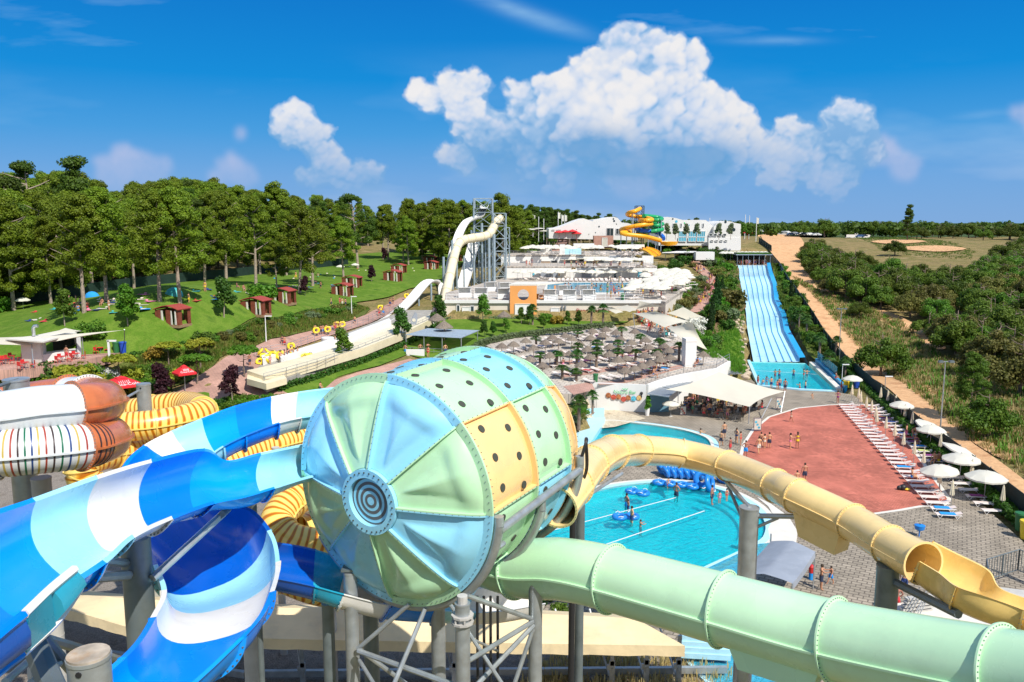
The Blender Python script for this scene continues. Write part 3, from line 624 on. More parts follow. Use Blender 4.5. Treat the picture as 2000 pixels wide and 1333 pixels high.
def flume(root,st,cols,th=.06,ns=16,sub=6,power=1.0,lip=.10,name='flume_section',bolts=True):
 """st: (x1,y1,d1, x2,y2,d2, sag); cols: list of (t0,t1,material)"""
 A=[W(*s[0:3]) for s in st];B=[W(*s[3:6]) for s in st];SG=[Vector((s[6],0,0)) for s in st];K=len(st)-1
 def frame(t):
  t=min(max(t,0),K-1e-6);a,b=crom(A,t),crom(B,t);sg=crom(SG,t).x
  t2=min(t + .03,K-1e-6);t1=max(t - .03,0);tg=((crom(A,t2)+crom(B,t2))-(crom(A,t1)+crom(B,t1))).normalized()
  ac=(b-a)/2;nn=ac.cross(tg).normalized();nn=nn if nn.z<0 else -nn
  return (a+b)/2,ac,nn,sg,tg
 bb=MB()
 for t0,t1,m in cols:
  k=max(2,int((t1-t0)*sub)+1);ts=[t0+(t1-t0)*i/k for i in range(k+1)];vs=[];fs=[];per=2*(ns+1)+2
  for t in ts:
   M,ac,nn,sg,tg=frame(t);L=ac.length;au=ac/L;inn=[];outp=[]
   for j in range(ns+1):
    q=PI*j/ns;c,s_=math.cos(q),math.sin(q);sp=math.copysign(abs(c) ** .8,c);ss=s_ ** .8
    inn.append(M-ac*sp+nn*sg*ss);outp.append(M-au*(L+th)*sp+nn*(sg+th)*ss)
   # rolled lips
   ring=inn+[M+au*(L+lip)+nn*-.01]+outp[::-1]+[M-au*(L+lip)+nn*-.01]
   vs+=ring
  for i in range(len(ts)-1):
   for j in range(per):a=i*per+j;b_=i*per+(j+1) % per;fs.append((a,b_,b_+per,a+per))
  fs.append(tuple(range(per))[::-1]);fs.append(tuple((len(ts)-1)*per+j for j in range(per)))
  b=MB();b.add(vs,fs)
  # joint rib under the shell
  M,ac,nn,sg,tg=frame(t0);L=ac.length;au=ac/L;vs=[];fs=[]
  for j in range(ns+1):
   q=PI*j/ns;c,s_=math.cos(q),math.sin(q);sp=math.copysign(abs(c) ** .8,c);ss=s_ ** .8
   for e in (th - .01,th + .11):
    for h in (-.03,.03):vs.append(M-au*(L+e)*sp+nn*(sg+e)*ss+tg*h)
   if bolts and 0<j<ns:p=M-au*(L+th + .06)*sp+nn*(sg+th + .06)*ss;bb.tube([p-tg * .05,p+tg * .05],.022,5)
  for j in range(ns):
   for q in ((0,1,5,4),(1,3,7,5),(3,2,6,7),(2,0,4,6)):fs.append(tuple(j*4+i for i in q))
  b.add(vs,fs)
  b.build(name,MT[m],root,smooth=True,ang=45)
 if bolts:tag(bb.build('bolts',MT['galv_dark'],root),kind='stuff')
 return frame
def post(root,x,y,d,r,ztop=None,z0=0.0,m='galv',cap=None,name='support_post',n=20,tilt=None):
 p=W(x,y,d);zt=p.z if ztop is None else ztop;b=MB()
 b.tube([(p.x,p.y,z0 - .3),(p.x,p.y,zt)],r,n);b.tube([(p.x,p.y,zt - .03),(p.x,p.y,zt + .03)],r*1.05,n)
 for k in range(1,int((zt-z0)/5.5)+1):b.tube([(p.x,p.y,zt-k*5.5 - .02),(p.x,p.y,zt-k*5.5 + .02)],r*1.03,n)
 o=b.build(name,MT[m],root,smooth=True)
 if cap:
  c=MB();c.tube([(p.x,p.y,zt + .03),(p.x,p.y,zt + .07)],r*1.0,n);c.build('post_cap',MT[cap],o,smooth=True)
  c=MB();c.tube([p+Vector((-.03*0,-r - .015,-.12)),p+Vector((0,-r + .03,-.12))],.05,8);c.build('lifting_hole',MT['black_metal'],o)
 return o
def strut(b,p,q,r=.06,n=8):b.tube([p,q],r,n)

def drum():
 hd,ph,tilt = .529,-.03,.035;R=3.42;L=[0,2.75,5.05,6.35];Lh = .95
 a=Vector((math.sin(hd)*math.cos(tilt),math.cos(hd)*math.cos(tilt),math.sin(tilt)));U=Vector((math.cos(hd),-math.sin(hd),0));V=U.cross(a);V=V if V.z>0 else -V
 Cc=Vector((-3.671,24.016,15.871))
 def P(l,t,r=R):return Cc+a*l+(U*math.cos(t)+V*math.sin(t))*r
 root=empty('drum_slide',(Cc.x,Cc.y,0),'huge pastel green, blue and orange drum with grey target rings on its face','drum slide')
 K8=PI/4;G_,B_,O_ = 'drum_green','drum_blue','drum_orange'
 # shell panels; index k spans ph+k*45 .. ph+(k+1)*45
 colr=[[O_,G_,B_,G_,B_,O_,B_,G_],[G_,B_,G_,O_,G_,B_,O_,B_],[O_,G_,G_,B_,O_,G_,B_,O_]]
 for bi in range(3):
  for k in range(8):
   b=MB();na,nl=12,14;vs=[];fs=[]
   for i in range(nl+1):
    s=i/nl;l=L[bi]+(L[bi+1]-L[bi])*s
    for j in range(na+1):
     u=j/na;t=ph+(k+u)*K8
     e=min(s,1-s)*(L[bi+1]-L[bi]);eu=min(u,1-u)*K8*R
     rr=R + .10*min(1,max(0,min(e,eu) - .10) / .16) ** .8
     if bi==2:rr -= .40*s**2.2 - .06*math.sin(u*2*PI*2)*s
     g=abs(((s*3) % 1) - .5)*2
     if bi<2 and .12<s < .88 and g > .93:rr -= .018
     vs.append(P(l,t,rr))
   for i in range(nl):
    for j in range(na):q=i*(na+1)+j;fs.append((q,q+1,q+na+2,q+na+1))
   b.add(vs,fs)
   o=b.build('shell_panel',MT[colr[bi][k]],root,smooth=True,ang=60)
   # joint flanges along the two edges
   f=MB()
   for e0 in (0,1):
    t=ph+(k+e0)*K8;q = .012 if e0==0 else -.012
    vs=[P(L[bi],t,R - .02),P(L[bi+1],t,R - .02-(.40 if bi==2 else 0)),P(L[bi+1],t,R + .17-(.40 if bi==2 else 0)),P(L[bi],t,R + .17)]
    vs+=[P(L[bi],t+q,R - .02),P(L[bi+1],t+q,R - .02-(.40 if bi==2 else 0)),P(L[bi+1],t+q,R + .17-(.40 if bi==2 else 0)),P(L[bi],t+q,R + .17)]
    f.add(vs,[(0,1,2,3),(4,7,6,5),(3,2,6,7),(0,3,7,4),(1,5,6,2)])
   for i0,l in ((0,L[bi] + .04),(1,L[bi+1] - .04)):
    vs=[];fs=[];dr=-.40 if (bi==2 and i0) else 0
    for j in range(13):
     t=ph+(k+j/12)*K8
     for r,h in ((R - .02,-.035),(R + .20,-.035),(R + .20,.035),(R - .02,.035)):vs.append(P(l+h,t,r+dr))
    for j in range(12):
     for i in range(3):fs.append((j*4+i,j*4+i+1,j*4+i+5,j*4+i+4))
    f.add(vs,fs)
   f.build('flange',MT[colr[bi][k]],o)
   if bi<2:
    for i in range(2):
     for j in range(3):
      s=(.28 + .44*i);u=(.14 + .33*j) if i==0 else (.25 + .33*j) ;u=min(u,.92)
      l=L[bi]+(L[bi+1]-L[bi])*s;t=ph+(k+1-u)*K8;c=P(l,t,R + .112);nrm=(P(l,t,1)-P(l,t,0)).normalized()
      v=MB();v.tube([c-nrm * .02,c+nrm * .012],.125,14);v.build('vent',MT['dark_vent'],o)
 # front wedges with pressed ridges
 rh = .96
 for k in range(8):
  nr,na=22,24;vs=[];fs=[]
  for i in range(nr+1):
   s=i/nr;r=R + .05+(rh-R)*s
   for j in range(na+1):
    u=j/na*2-1;t=ph+(k + .5+u/2)*K8
    base=Lh*(s ** .75)
    rd=0
    # a raised star point widening towards the rim, with a dished middle
    wdt = .78*(1-s) + .06;q=abs(u)/wdt
    env=math.sin(min(1,max(0,s / .9))*PI) ** .7 if s < .9 else 0
    if q<1:rd = .19*env*(1-q) ** .75
    rim = .13*math.sin(PI*min(1,s / .30)) if s < .30 else 0
    edge = .04 if abs(u) > .93 else 0
    vs.append(P(-(base+rd*1.0+rim*(1-abs(u)**3)+edge),t,r))
  for i in range(nr):
   for j in range(na):q=i*(na+1)+j;fs.append((q,q+na+1,q+na+2,q+1))
  b=MB();b.add(vs,fs);cl=B_ if k % 2==1 else G_
  o=b.build('front_panel',MT[cl],root,smooth=True,ang=70)
  f=MB()
  for e0 in (0,1):
   t=ph+(k+e0)*K8;dq=(.006 if e0==0 else -.006);vs=[];fs=[]
   for i in range(nr+1):
    s=i/nr;r=R + .05+(rh-R)*s;h=Lh*s ** .75 + .04
    w_ = .045/max(r,.5)
    for tt,hh in ((t,h - .02),(t,h + .10),(t+math.copysign(w_,dq),h + .10),(t+math.copysign(w_,dq),h - .02)):vs.append(P(-hh,tt,r))
   for i in range(nr):
    for j in range(3):fs.append((i*4+j,i*4+j+1,i*4+j+5,i*4+j+4))
   f.add(vs,fs)
  vs=[];fs=[]
  for j in range(13):
   t=ph+(k+j/12)*K8
   for r,h in ((R - .02,.02),(R + .24,.0),(R + .24,.07),(R - .02,.10)):vs.append(P(-h,t,r))
  for j in range(12):
   for i in range(3):fs.append((j*4+i,j*4+i+1,j*4+i+5,j*4+i+4))
  f.add(vs,fs);f.build('flange',MT[cl],o)
 bb=MB()
 for j in range(8*14):t=ph+j/112*2*PI;bb.tube([P(-.06,t,R + .15),P(-.11,t,R + .15)],.014,5)
 for l in (L[1],L[2],L[0] + .1,L[3]):
  for j in range(8*14):t=ph+j/112*2*PI;rr=R + .205-(.40 if l==L[3] else 0);bb.tube([P(l,t,rr - .02),P(l,t,rr + .02)],.014,5)
 for k in range(8):
  for i in range(14):s=(i + .5)/14;r=R+(rh-R)*s;bb.tube([P(-(Lh*s ** .75 + .13),ph+k*K8,r),P(-(Lh*s ** .75 + .17),ph+k*K8,r)],.013,5)
  for bi in range(3):
   n=int((L[bi+1]-L[bi]) / .25)
   for i in range(n):l=L[bi]+(i + .5)/n*(L[bi+1]-L[bi]);bb.tube([P(l,ph+k*K8,R + .17-(.40*((i + .5)/n) if bi==2 else 0)),P(l,ph+k*K8 + .001,R + .20-(.40*((i + .5)/n) if bi==2 else 0))],.013,5)
 tag(bb.build('bolts',MT['galv_dark'],root),kind='stuff')
 # back cap
 b=MB();vs=[];fs=[]
 for i in range(6):
  for j in range(32):vs.append(P(L[3] + .5*(i/5) ** .5,ph+j/32*2*PI,(R - .40)*(1-i/5) + .05))
 for i in range(5):
  for j in range(32):fs.append((i*32+j,i*32+(j+1) % 32,(i+1)*32+(j+1) % 32,(i+1)*32+j))
 b.add(vs,fs);b.build('back_panel',MT[G_],root,smooth=True)
 # hub with target rings
 hb=MB();tube_ring(hb,Cc-a*(Lh + .06),a,.74,rh + .04,.16,48);hub=hb.build('hub',MT[B_],root,smooth=True)
 bb=MB()
 for j in range(30):t=j/30*2*PI;bb.tube([P(-(Lh + .13),t,.90),P(-(Lh + .17),t,.90)],.024,5)
 tag(bb.build('bolts',MT['dark_vent'],hub),kind='stuff')
 for i in range(8):
  r1 = .77-i * .092;r0=max(.0,r1 - .092);b=MB();vs=[];fs=[]
  for j in range(48):t=j/48*2*PI;vs+=[P(-(Lh - .02 + .006*i),t,r1),P(-(Lh - .02 + .006*i),t,r0 if r0>0.04 else 0.001)]
  for j in range(48):k=(j+1) % 48;fs.append((2*j,2*j+1,2*k+1,2*k))
  b.add(vs,fs);b.build('target_ring',MT['target_grey'] if i % 2==0 else MT[B_],hub)
 # steel cradle
 for l,t0,t1 in ((.15,-.12,-2.55),(L[1] + .1,-.25,-1.7),(L[2] + .35,-.05,-1.9)):
  b=MB();b.tube([P(l,t0+(t1-t0)*i/30,R + .33) for i in range(31)],.15,12);e=P(l,t0,R + .33);b.tube([e,e+V * .28],.15,12);b.build('cradle_ring',MT['galv'],root,smooth=True)
 b=MB();b.tube([P(.15,-.16,R + .36),P(L[2] + .35,-.10,R + .36)],.13,12);b.tube([P(.2,-.30,R + .4),P(.5,-.30,R + .4)],.09,8);b.build('cradle_rail',MT['galv'],root,smooth=True)
 b=MB();pts=[P(L[2] + .35,-.05,R + .4)+V * .25,P(L[2] + .5,.02,R + .5)+V * .5,P(L[2] + .9,.0,R + .3)+V * .45,P(L[2]+1.3,-.2,R + .2),P(L[2]+1.4,-.45,R + .1)]
 b.tube([crom(pts,i/6) for i in range(24)],.06,8);b.build('drain_hose',MT['black_metal'],root,smooth=True)
 # posts and bracing
 posts=[]
 for x,y,d,r,nm in ((684,1118,25.8,.215,'galv'),(903,1180,22.9,.21,'galv'),(1046,1130,26.0,.22,'galv'),(855,1165,27.6,.24,'galv'),(722,1130,28.5,.27,'galv_dark'),(1135,900,31,.17,'galv_dark')):
  posts.append(post(root,x,y,d,r,m=nm))
 b=MB();q=W(903,1180,22.9);b.tube([q+Vector((0,0,-.30)),q+Vector((0,0,-.36))],.32,10);b.tube([q+Vector((0,0,-.5)),q+Vector((0,0,-.56))],.32,10)
 for i in range(6):b.box(q+Vector((.27*math.cos(i),.27*math.sin(i),-.43)),(.05,.05,.14))
 b.tube([q+Vector((0,0,-.45)),q+Vector((0,0,.25))],.15,12);b.build('collar',MT['concrete_post'],posts[1])
 q=W(684,1118,25.8);b=MB();b.box(q+Vector((0,0,.12)),(.5,.4,.08));b.box(q+Vector((.05,.1,.25)),(.1,.3,.3));b.build('collar',MT['galv_dark'],posts[0])
 S_=[((699,1268,25.8),(800,1180,25.0),.07),((700,1272,25.6),(905,1345,23.2),.085),((703,1270,25.6),(880,1400,28),.075),((702,1290,25.6),(745,1360,24),.06),((830,1190,25),(760,1360,24),.07),
  ((912,1164,24),(1038,1209,26),.075),((1040,1215,26),(900,1300,23),.075),((1042,1222,26),(925,1345,24),.075),((1040,1232,26),(1000,1350,26),.07),((880,1182,24),(990,1350,24),.06),((926,1250,25),(972,1272,26),.04),((1130,980,31),(1215,925,34),.07)]
 for p,q,r in S_:b=MB();strut(b,W(*p),W(*q),r);b.build('brace',MT['galv'],root,smooth=True)
 for x in (932,945,958,972):
  b=MB();p=W(x,1165,26.5);b.tube([(p.x,p.y,-.2),p],.045,8);b.build('hanger_rod',MT['black_metal'],root)
 p=W(1133,905,30.6);b=MB();b.tube([(p.x - .25,p.y,-.2),(p.x - .25,p.y,p.z)],.12,12);b.build('drain_pipe',MT['black_metal'],root,smooth=True)
 return root
mat('target_grey',(.12,.125,.125),.6)
drum()

# green tube leaving the drum to the right
r=empty('tube_slide',tuple(W(1400,1185,22.6))[:2]+(0,),'large pale green tube slide with bolted flanges crossing the lower right of the view','tube slide')
GT=[(905,1075,29),(1010,1108,27.4),(1100,1112,26.2),(1195,1131,25.0),(1413,1190,22.6),(1632,1250,20.6),(1960,1318,17.6),(2320,1390,14.6)]
tube_slide(r,GT,.98,[0,1,3,4,5,6,7],[MT['tube_green']],n=40,sub=8,flange=.105,bs=.016,nb=56)
def saddle(root,p0,p1,R,h,m,w=.06,side=0.0):
 a,b_=W(*p0),W(*p1);b=MB();t=(b_-a).normalized();n=t.cross(Vector((0,0,1))).normalized();z=Vector((0,0,1))
 if 1:
  A=a-n*R * .66;B=b_-n*R * .66;q=n*R*1.32
  vs=[A-z*R * .55,B-z*R * .55,B-z*(R+h)-t * .2,A-z*(R+h)+t * .35];vs+=[v+q for v in vs]
  b.add(vs,[(0,1,2,3),(7,6,5,4),(0,4,5,1),(1,5,6,2),(2,6,7,3),(3,7,4,0)])
 b.build('saddle_plate',m,root)
saddle(r,(1440,1197,22.3),(1622,1247,20.7),.98,.28,MT['tube_green'])
post(r,1452,1290,23.0,.16,m='galv');post(r,1630,1300,21.5,.16,m='galv')
# long repair joint strip on the near side of one section
fr=[crom([W(*s) for s in GT],3.08+i * .112) for i in range(9)]
b=MB();b.tube([p+Vector((-.28,-.95,.16)) for p in fr],.035,6);b.tube([p+Vector((-.30,-.96,.05)) for p in fr],.025,6);b.build('seam_strip',MT['tube_green'],r)

# cream tube behind it, opening into a trough
r=empty('tube_slide',tuple(W(1500,940,37))[:2]+(0,),'cream yellow tube slide arching over the pool and opening into a trough','tube slide')
CT=[(1085,990,28),(1118,948,29.5),(1152,908,32.5),(1197,884,36.5),(1248,880,40),(1331,886,43),(1421,910,41),(1515,949,37.2),(1555,968,35.5),(1664,1020,33.3),(1737,1065,31),(1803,1101,29.2)]
tube_slide(r,CT,.74,[0,1,2,3,4,5,6,7,8,9,10,11],[MT['tube_cream']],n=30,sub=6,flange=.07,bs=.013,nb=36)
flume(r,[(1822,1060,30.0,1797,1096,28.5,1.0),(1866,1082,29.6,1835,1119,27.9,1.15),(1928,1114,28.8,1869,1145,26.9,1.1),(1952,1149,28.0,1925,1165,26.3,.95),(2010,1172,27.4,2000,1192,25.8,.85),(2110,1205,26.2,2100,1235,24.5,.85)],
 [(0,2,'trough_cream'),(2,4,'trough_cream'),(4,5,'trough_cream')],sub=8)
saddle(r,(1562,972,35.3),(1655,1016,33.5),.74,.75,MT['tube_cream'])
post(r,1464,992,36.5,.42,m='galv');post(r,1735,1106,30.5,.40,m='galv_dark')
S_=[((1464,992,36.5),(1418,940,41),.10,'galv'),((1420,945,41),(1455,1025,36.4),.08,'galv_dark'),((1478,1008,36.4),(1553,1009,35.6),.12,'galv'),((1478,1030,36.4),(1520,1012,36),.07,'galv'),((1748,1138,30.3),(1872,1200,27),.16,'galv_dark'),((1190,925,36),(1130,965,32),.07,'galv_dark')]
for p,q,w_,m in S_:b=MB();strut(b,W(*p),W(*q),w_);b.build('brace',MT[m],r,smooth=True)

# blue and white flumes
r=empty('raft_flume',tuple(W(300,960,18))[:2]+(0,),'open blue, aqua and white raft slide running from the left edge into the drum','raft slide')
BS=[(655,862,29.2,655,928,27.8),(600,871,27.4,612,928,26.0),(510,889,24.8,535,951,23.1),(445,904,23.6,478,968,21.9),(400,882,22.7,418,979,20.7),(297,904,20.2,335,1008,18.6),(192,936,17.9,258,1044,16.6),(70,980,15.9,200,1094,14.7),(-20,1012,14.3,92,1165,13.1),(-110,1055,12.8,10,1235,11.5),(-220,1110,11.4,-90,1320,9.9)]
BS=[s+(.62 if i<4 else .78,) for i,s in enumerate(BS)]
flume(r,BS,[(0,2,'aqua'),(2,4,'blue_azure'),(4,5,'blue_bright'),(5,6,'flume_white'),(6,7,'aqua'),(7,8,'blue_azure'),(8,9,'blue_bright'),(9,10,'flume_white')],sub=8,ns=20,lip=.14)
bfl=r
post(r,264,1052,19.8,.345,m='galv_dark');post(r,173,1284,13.2,.325,m='galv',cap='rust_cap')
post(r,480,985,30,.34,m='concrete_post');post(r,492,905,27.5,.10,m='galv_dark')
for p,q,w_,m in [((272,1042,19.6),(412,988,22),.07,'galv_dark'),((298,1130,19.8),(436,1003,22),.10,'galv'),((184,1128,17.5),(250,1124,19.5),.12,'galv'),((245,1100,19.5),(205,1095,17),.1,'galv_dark'),((240,1060,19.5),(190,1125,16.5),.08,'galv_dark'),
     ((70,1262,14),(110,1360,13),.20,'galv_dark'),((85,1245,15),(140,1310,16),.10,'galv_dark'),((88,1248,15.5),(235,1290,20),.10,'galv'),((10,1333,13.5),(70,1280,15),.07,'galv'),((60,1335,14),(130,1285,16),.07,'galv'),((66,1270,16),(75,1400,16),.14,'concrete_post'),((432,1000,22),(440,1008,22),.22,'galv_dark')]:
 b=MB();strut(b,W(*p),W(*q),w_);b.build('brace',MT[m],r,smooth=True)

r=empty('raft_flume',tuple(W(400,1100,21))[:2]+(0,),'open raft slide looping under the other one, its bend deep blue inside','raft slide')
AS=[(730,752,31.5,730,800,29.6),(660,759,30,660,807,28.1),(595,767,29,600,813,27.2),(530,778,28,545,825,26.1),(460,796,27,480,849,25),(395,821,26,435,871,24.2),(338,845,25.3,412,888,23.8),(287,872,24.8,402,908,23.8),(252,905,24.3,398,930,24),(238,950,23.8,405,955,24.4),
 (252,1010,23.0,435,982,24.5),(288,1060,22.0,488,1000,24.4),(312,1112,20.8,527,1048,23.4),(326,1156,19.6,538,1104,21.6),(308,1200,18.3,528,1152,19.8),(275,1255,17,500,1210,18.2),(217,1312,15.8,425,1287,16.8),(140,1380,14.6,330,1372,15.3)]
AS=[s+(.70 if i<8 else .95 if i<11 else 1.25 if i<13 else .85,) for i,s in enumerate(AS)]
flume(r,AS,[(0,1,'blue_bright'),(1,2.2,'aqua'),(2.2,3,'flume_white'),(3,4,'blue_bright'),(4,5,'blue_azure'),(5,6,'aqua'),(6,7,'flume_white'),(7,9,'blue_bright'),(9,9.7,'flume_white'),(9.7,11.8,'blue_deep'),(11.8,12.9,'aqua'),(12.9,14.1,'flume_white'),(14.1,15.5,'blue_bright'),(15.5,17,'blue_azure')],sub=8,ns=20,lip=.13)
flr=r
for nm_,tp,bt in (('teal_flume',[(146,1112,12.9),(100,1150,12.3),(48,1200,11.6)],[(156,1150,13.2),(112,1212,12.6),(44,1277,11.9)]),('blue_deep',[(46,1202,11.5),(0,1240,11.0),(-70,1300,10.3)],[(42,1279,11.8),(-2,1312,11.3),(-75,1370,10.6)])):
 A_,B_=[W(*q) for q in tp],[W(*q) for q in bt];b=MB();vs=[];fs=[];n=12
 for i in range(n+1):
  t=i/n*1.999;p,q=crom(A_,t),crom(B_,t);ou=(q-p).cross(crom(A_,min(t + .05,1.999))-crom(A_,max(t - .05,0))).normalized();ou=ou if ou.y<0 else -ou
  for w_,e in ((0,0),(.35,.12),(.7,.14),(1,0),(1,-.06),(0,-.06)):vs.append(p.lerp(q,w_)+ou*(e if e>=0 else 0)+ou*(-.06 if e<0 else 0))
 for i in range(n):
  for j in range(6):fs.append((i*6+j,i*6+(j+1) % 6,(i+1)*6+(j+1) % 6,(i+1)*6+j))
 fs+=[tuple(range(6)),tuple(n*6+j for j in range(6))[::-1]];b.add(vs,fs);o=b.build('guard_panel',MT[nm_],bfl,smooth=True,ang=40)
 for L_ in (A_,B_):b=MB();b.tube([crom(L_,i/6 * .999) for i in range(13)],.07,6);b.build('rim',MT['flume_white' if nm_ == 'teal_flume' else 'blue_bright'],o,smooth=True)
 b=MB();[b.tube([A_[0].lerp(B_[0],.62).lerp(A_[-1].lerp(B_[-1],.62),(i + .5)/9)+Vector((0,-.22,.02)),A_[0].lerp(B_[0],.62).lerp(A_[-1].lerp(B_[-1],.62),(i + .5)/9)+Vector((0,-.16,0))],.022,6) for i in range(9)];tag(b.build('bolts',MT['galv_dark'],o),kind='stuff')
r=empty('raft_flume',tuple(W(600,1110,27))[:2]+(0,),'low dark blue and teal raft slide running beneath the drum and out to the right','raft slide')
DS=[(470,1055,28.5,470,1118,26.6),(535,1062,28,535,1128,26),(605,1074,27.7,605,1142,25.7),(680,1098,27.5,672,1160,25.6),(770,1128,28,765,1182,26.2),(870,1145,29.5,865,1192,27.8),(960,1150,31.5,965,1194,29.8),(1050,1140,33.5,1065,1178,32)]
DS=[s+(.8,) for s in DS]
flume(r,DS,[(0,2.15,'blue_deep'),(2.15,3,'teal_flume'),(3,4,'flume_white'),(4,5,'blue_bright'),(5,5.7,'aqua'),(5.7,7,'flume_white')],sub=6,ns=16)
post(r,640,1180,27,.2,m='galv_dark')

# white and brown tubes on the left edge
r=empty('tube_slide',tuple(W(60,840,26))[:2]+(0,),'white and brown spiral tube slide wound round a grey pillar at the left edge','tube slide')
U1=[(-110,826,24.6),(0,812,24.6),(75,800,25),(142,795,25.6),(180,790,26.4),(203,784,28),(180,776,29.8),(135,774,30.8),(50,784,31.6),(-60,800,32)]
tube_slide(r,U1,.72,[0,1,3,6.2,7,9],[MT['tube_white'],MT['tube_white'],MT['tube_brown'],MT['tube_white'],MT['tube_brown']],n=30,flange=.1,nb=44,bs=.02)
U2=[(-110,890,24),(0,886,24.2),(75,880,24.6),(158,872,25.4),(190,866,26.2),(214,856,27.6),(196,846,29.4),(140,846,30.6),(60,856,31.2),(-60,870,31.6)]
tube_slide(r,U2,.70,[0,1,3,6.2,9],[MT['tube_white'],MT['tube_white'],MT['tube_brown'],MT['tube_white']],n=30,flange=.1,nb=44,bs=.02)
mat('band_red',(.35,.05,.03),.4);mat('band_green',(.01,.14,.07),.4);mat('band_blue',(.02,.06,.20),.4);mat('band_gold',(.50,.36,.08),.4);mat('band_dark',(.05,.03,.03),.4)
PU=[W(*s) for s in U2]
for i in range(19):
 t = .92+i * .15;c=crom(PU,t);tg=crom(PU,t + .01)-crom(PU,t - .01)
 if abs(t-3) < .05:continue
 b=MB();tube_ring(b,c,tg,.69,.712,.05,30);b.build('colour_band',MT[('band_green','band_blue','band_gold','band_red','band_dark')[i % 5] if t<3 else 'band_dark'],r,smooth=True)
post(r,31,742,27.2,.39,m='galv');post(r,80,935,27,.3,m='concrete_post')
for p,q,w_ in [((35,742,27.2),(-20,760,26),.06),((60,838,27),(128,845,26),.12),((20,850,27),(150,846,25.5),.10)]:b=MB();strut(b,W(*p),W(*q),w_);b.build('brace',MT['galv_dark'],r,smooth=True)
# tiger striped tubes
r=empty('tube_slide',tuple(W(300,830,42))[:2]+(0,),'yellow tube slide with orange tiger stripes coiled in loops below the blue flumes','tube slide')
TT=MT['tiger']
for st,cuts in (([(140,828,47),(215,812,46.5),(300,798,46),(365,791,45.5),(396,803,43.6),(362,817,42.3),(297,830,41.3),(215,836,40.8),(140,845,41)],[0,2,4,5.9,8]),
    ([(420,868,47),(335,873,45),(262,881,42),(200,889,40),(160,912,39),(178,950,39.2),(260,980,40),(380,990,41)],[0,2.6,5,7]),
    ([(380,880,49),(300,872,48.5),(240,862,48)],[0,2]),
    ([(720,832,50),(655,842,49),(610,851,48),(560,862,46.5),(505,878,45),(455,899,43.6),(400,925,42.5),(340,945,42)],[0,2,3.3,5,7]),
    ([(740,925,40),(680,938,39.5),(620,958,38.6),(568,982,37.3),(541,1020,36.3),(566,1052,35.8),(625,1068,35.8),(700,1082,36.5)],[0,1.5,3,4.6,7]),
    ([(740,985,41),(680,1004,40.5),(630,1022,39.8),(590,1036,39)],[0,1.5,3]),
    ([(560,1128,37),(620,1150,37),(700,1162,38)],[0,2])):
 tube_slide(r,st,.74,cuts,[TT],n=26,sub=8,flange=.07,bolts=False)
post(r,280,752,43.6,.36,m='galv',cap='galv');post(r,538,875,44,.2,m='concrete_post');post(r,642,1010,39.5,.2,m='concrete_post')
b=MB();strut(b,W(274,762,43.6),W(214,795,40),.07);b.build('brace',MT['galv'],r)

# beige canvas canopy over the ground at the bottom
def canopy():
 top=[(-5,1135,47.0),(140,1160,45.0),(300,1172,43),(490,1186,42),(900,1193,41.8),(1240,1208,41.6)]
 bot=[(-30,1180,44.5),(120,1190,42.6),(300,1236,41.0),(500,1247,39.9),(900,1255,39.7),(1338,1262,39.4)]
 A=[W(*p) for p in top];B=[W(*p) for p in bot]
 r=empty('canvas_canopy',(tuple(W(800,1250,40)[:2])+(0,)),'long beige canvas canopy on a steel frame beneath the slides','canopy')
 b=MB();n=60;vs=[];fs=[]
 for i in range(n+1):
  t=i/n*5 * .99999;a,c=crom(A,t),crom(B,t);w_ = .02*math.sin(i*1.7) + .03*math.sin(i * .6)
  back=a+(a-c).normalized() * .0+Vector((0,2.2,-.9)) ;hem=c+Vector((0,.0,-.55 + .03*math.sin(i*2.3)))
  vs+=[back+Vector((0,0,-.5)),back,a,(a+c)/2+Vector((0,0,.02+w_)),c,hem]
 for i in range(n):
  for j in range(5):q=i*6+j;fs.append((q,q+6,q+7,q+1))
 b.add(vs,fs);k=n*6;b.add([vs[k+j] for j in range(6)],[tuple(range(6))])
 b.build('canvas_sheet',MT['canvas'],r,smooth=True,ang=25)
 x0=W(300,1305,41);
 for k,(x,y) in enumerate([(340,1296),(592,1306),(888,1306),(1125,1302),(1195,1302),(1262,1300),(1325,1300)]):
  p=G(x,y+22,0.5);b=MB();q=p+Vector((.12,0,1.5))
  b.box((p.x,p.y,.7),(.28,.14,1.5));b.box((p.x,p.y - .02,2.0),(.2,.1,1.6));b.box((p.x,p.y - .09,.95),(.09,.04,.25));b.box((p.x - .2,p.y - .02,1.1),(.12,.1,.3))
  b.tube([(p.x - .1,p.y + .2,.5),(p.x-1.0,p.y+2.2,3.2)],.06,6)
  b.build('frame_foot',MT['galv'],r)
 a,c=G(480,1316,.4),G(1420,1308,.4);b=MB();m_=(a+c)/2
 b.box(m_,((c-a).length,.22,.34),math.atan2(c.y-a.y,c.x-a.x));b.build('base_beam',MT['galv'],r)
 a,c=G(170,1270,.4),G(480,1318,.4);m_=(a+c)/2;b=MB();b.box(m_,((c-a).length - .1,.22,.34),math.atan2(c.y-a.y,c.x-a.x));b.build('base_beam',MT['galv'],r)
canopy()
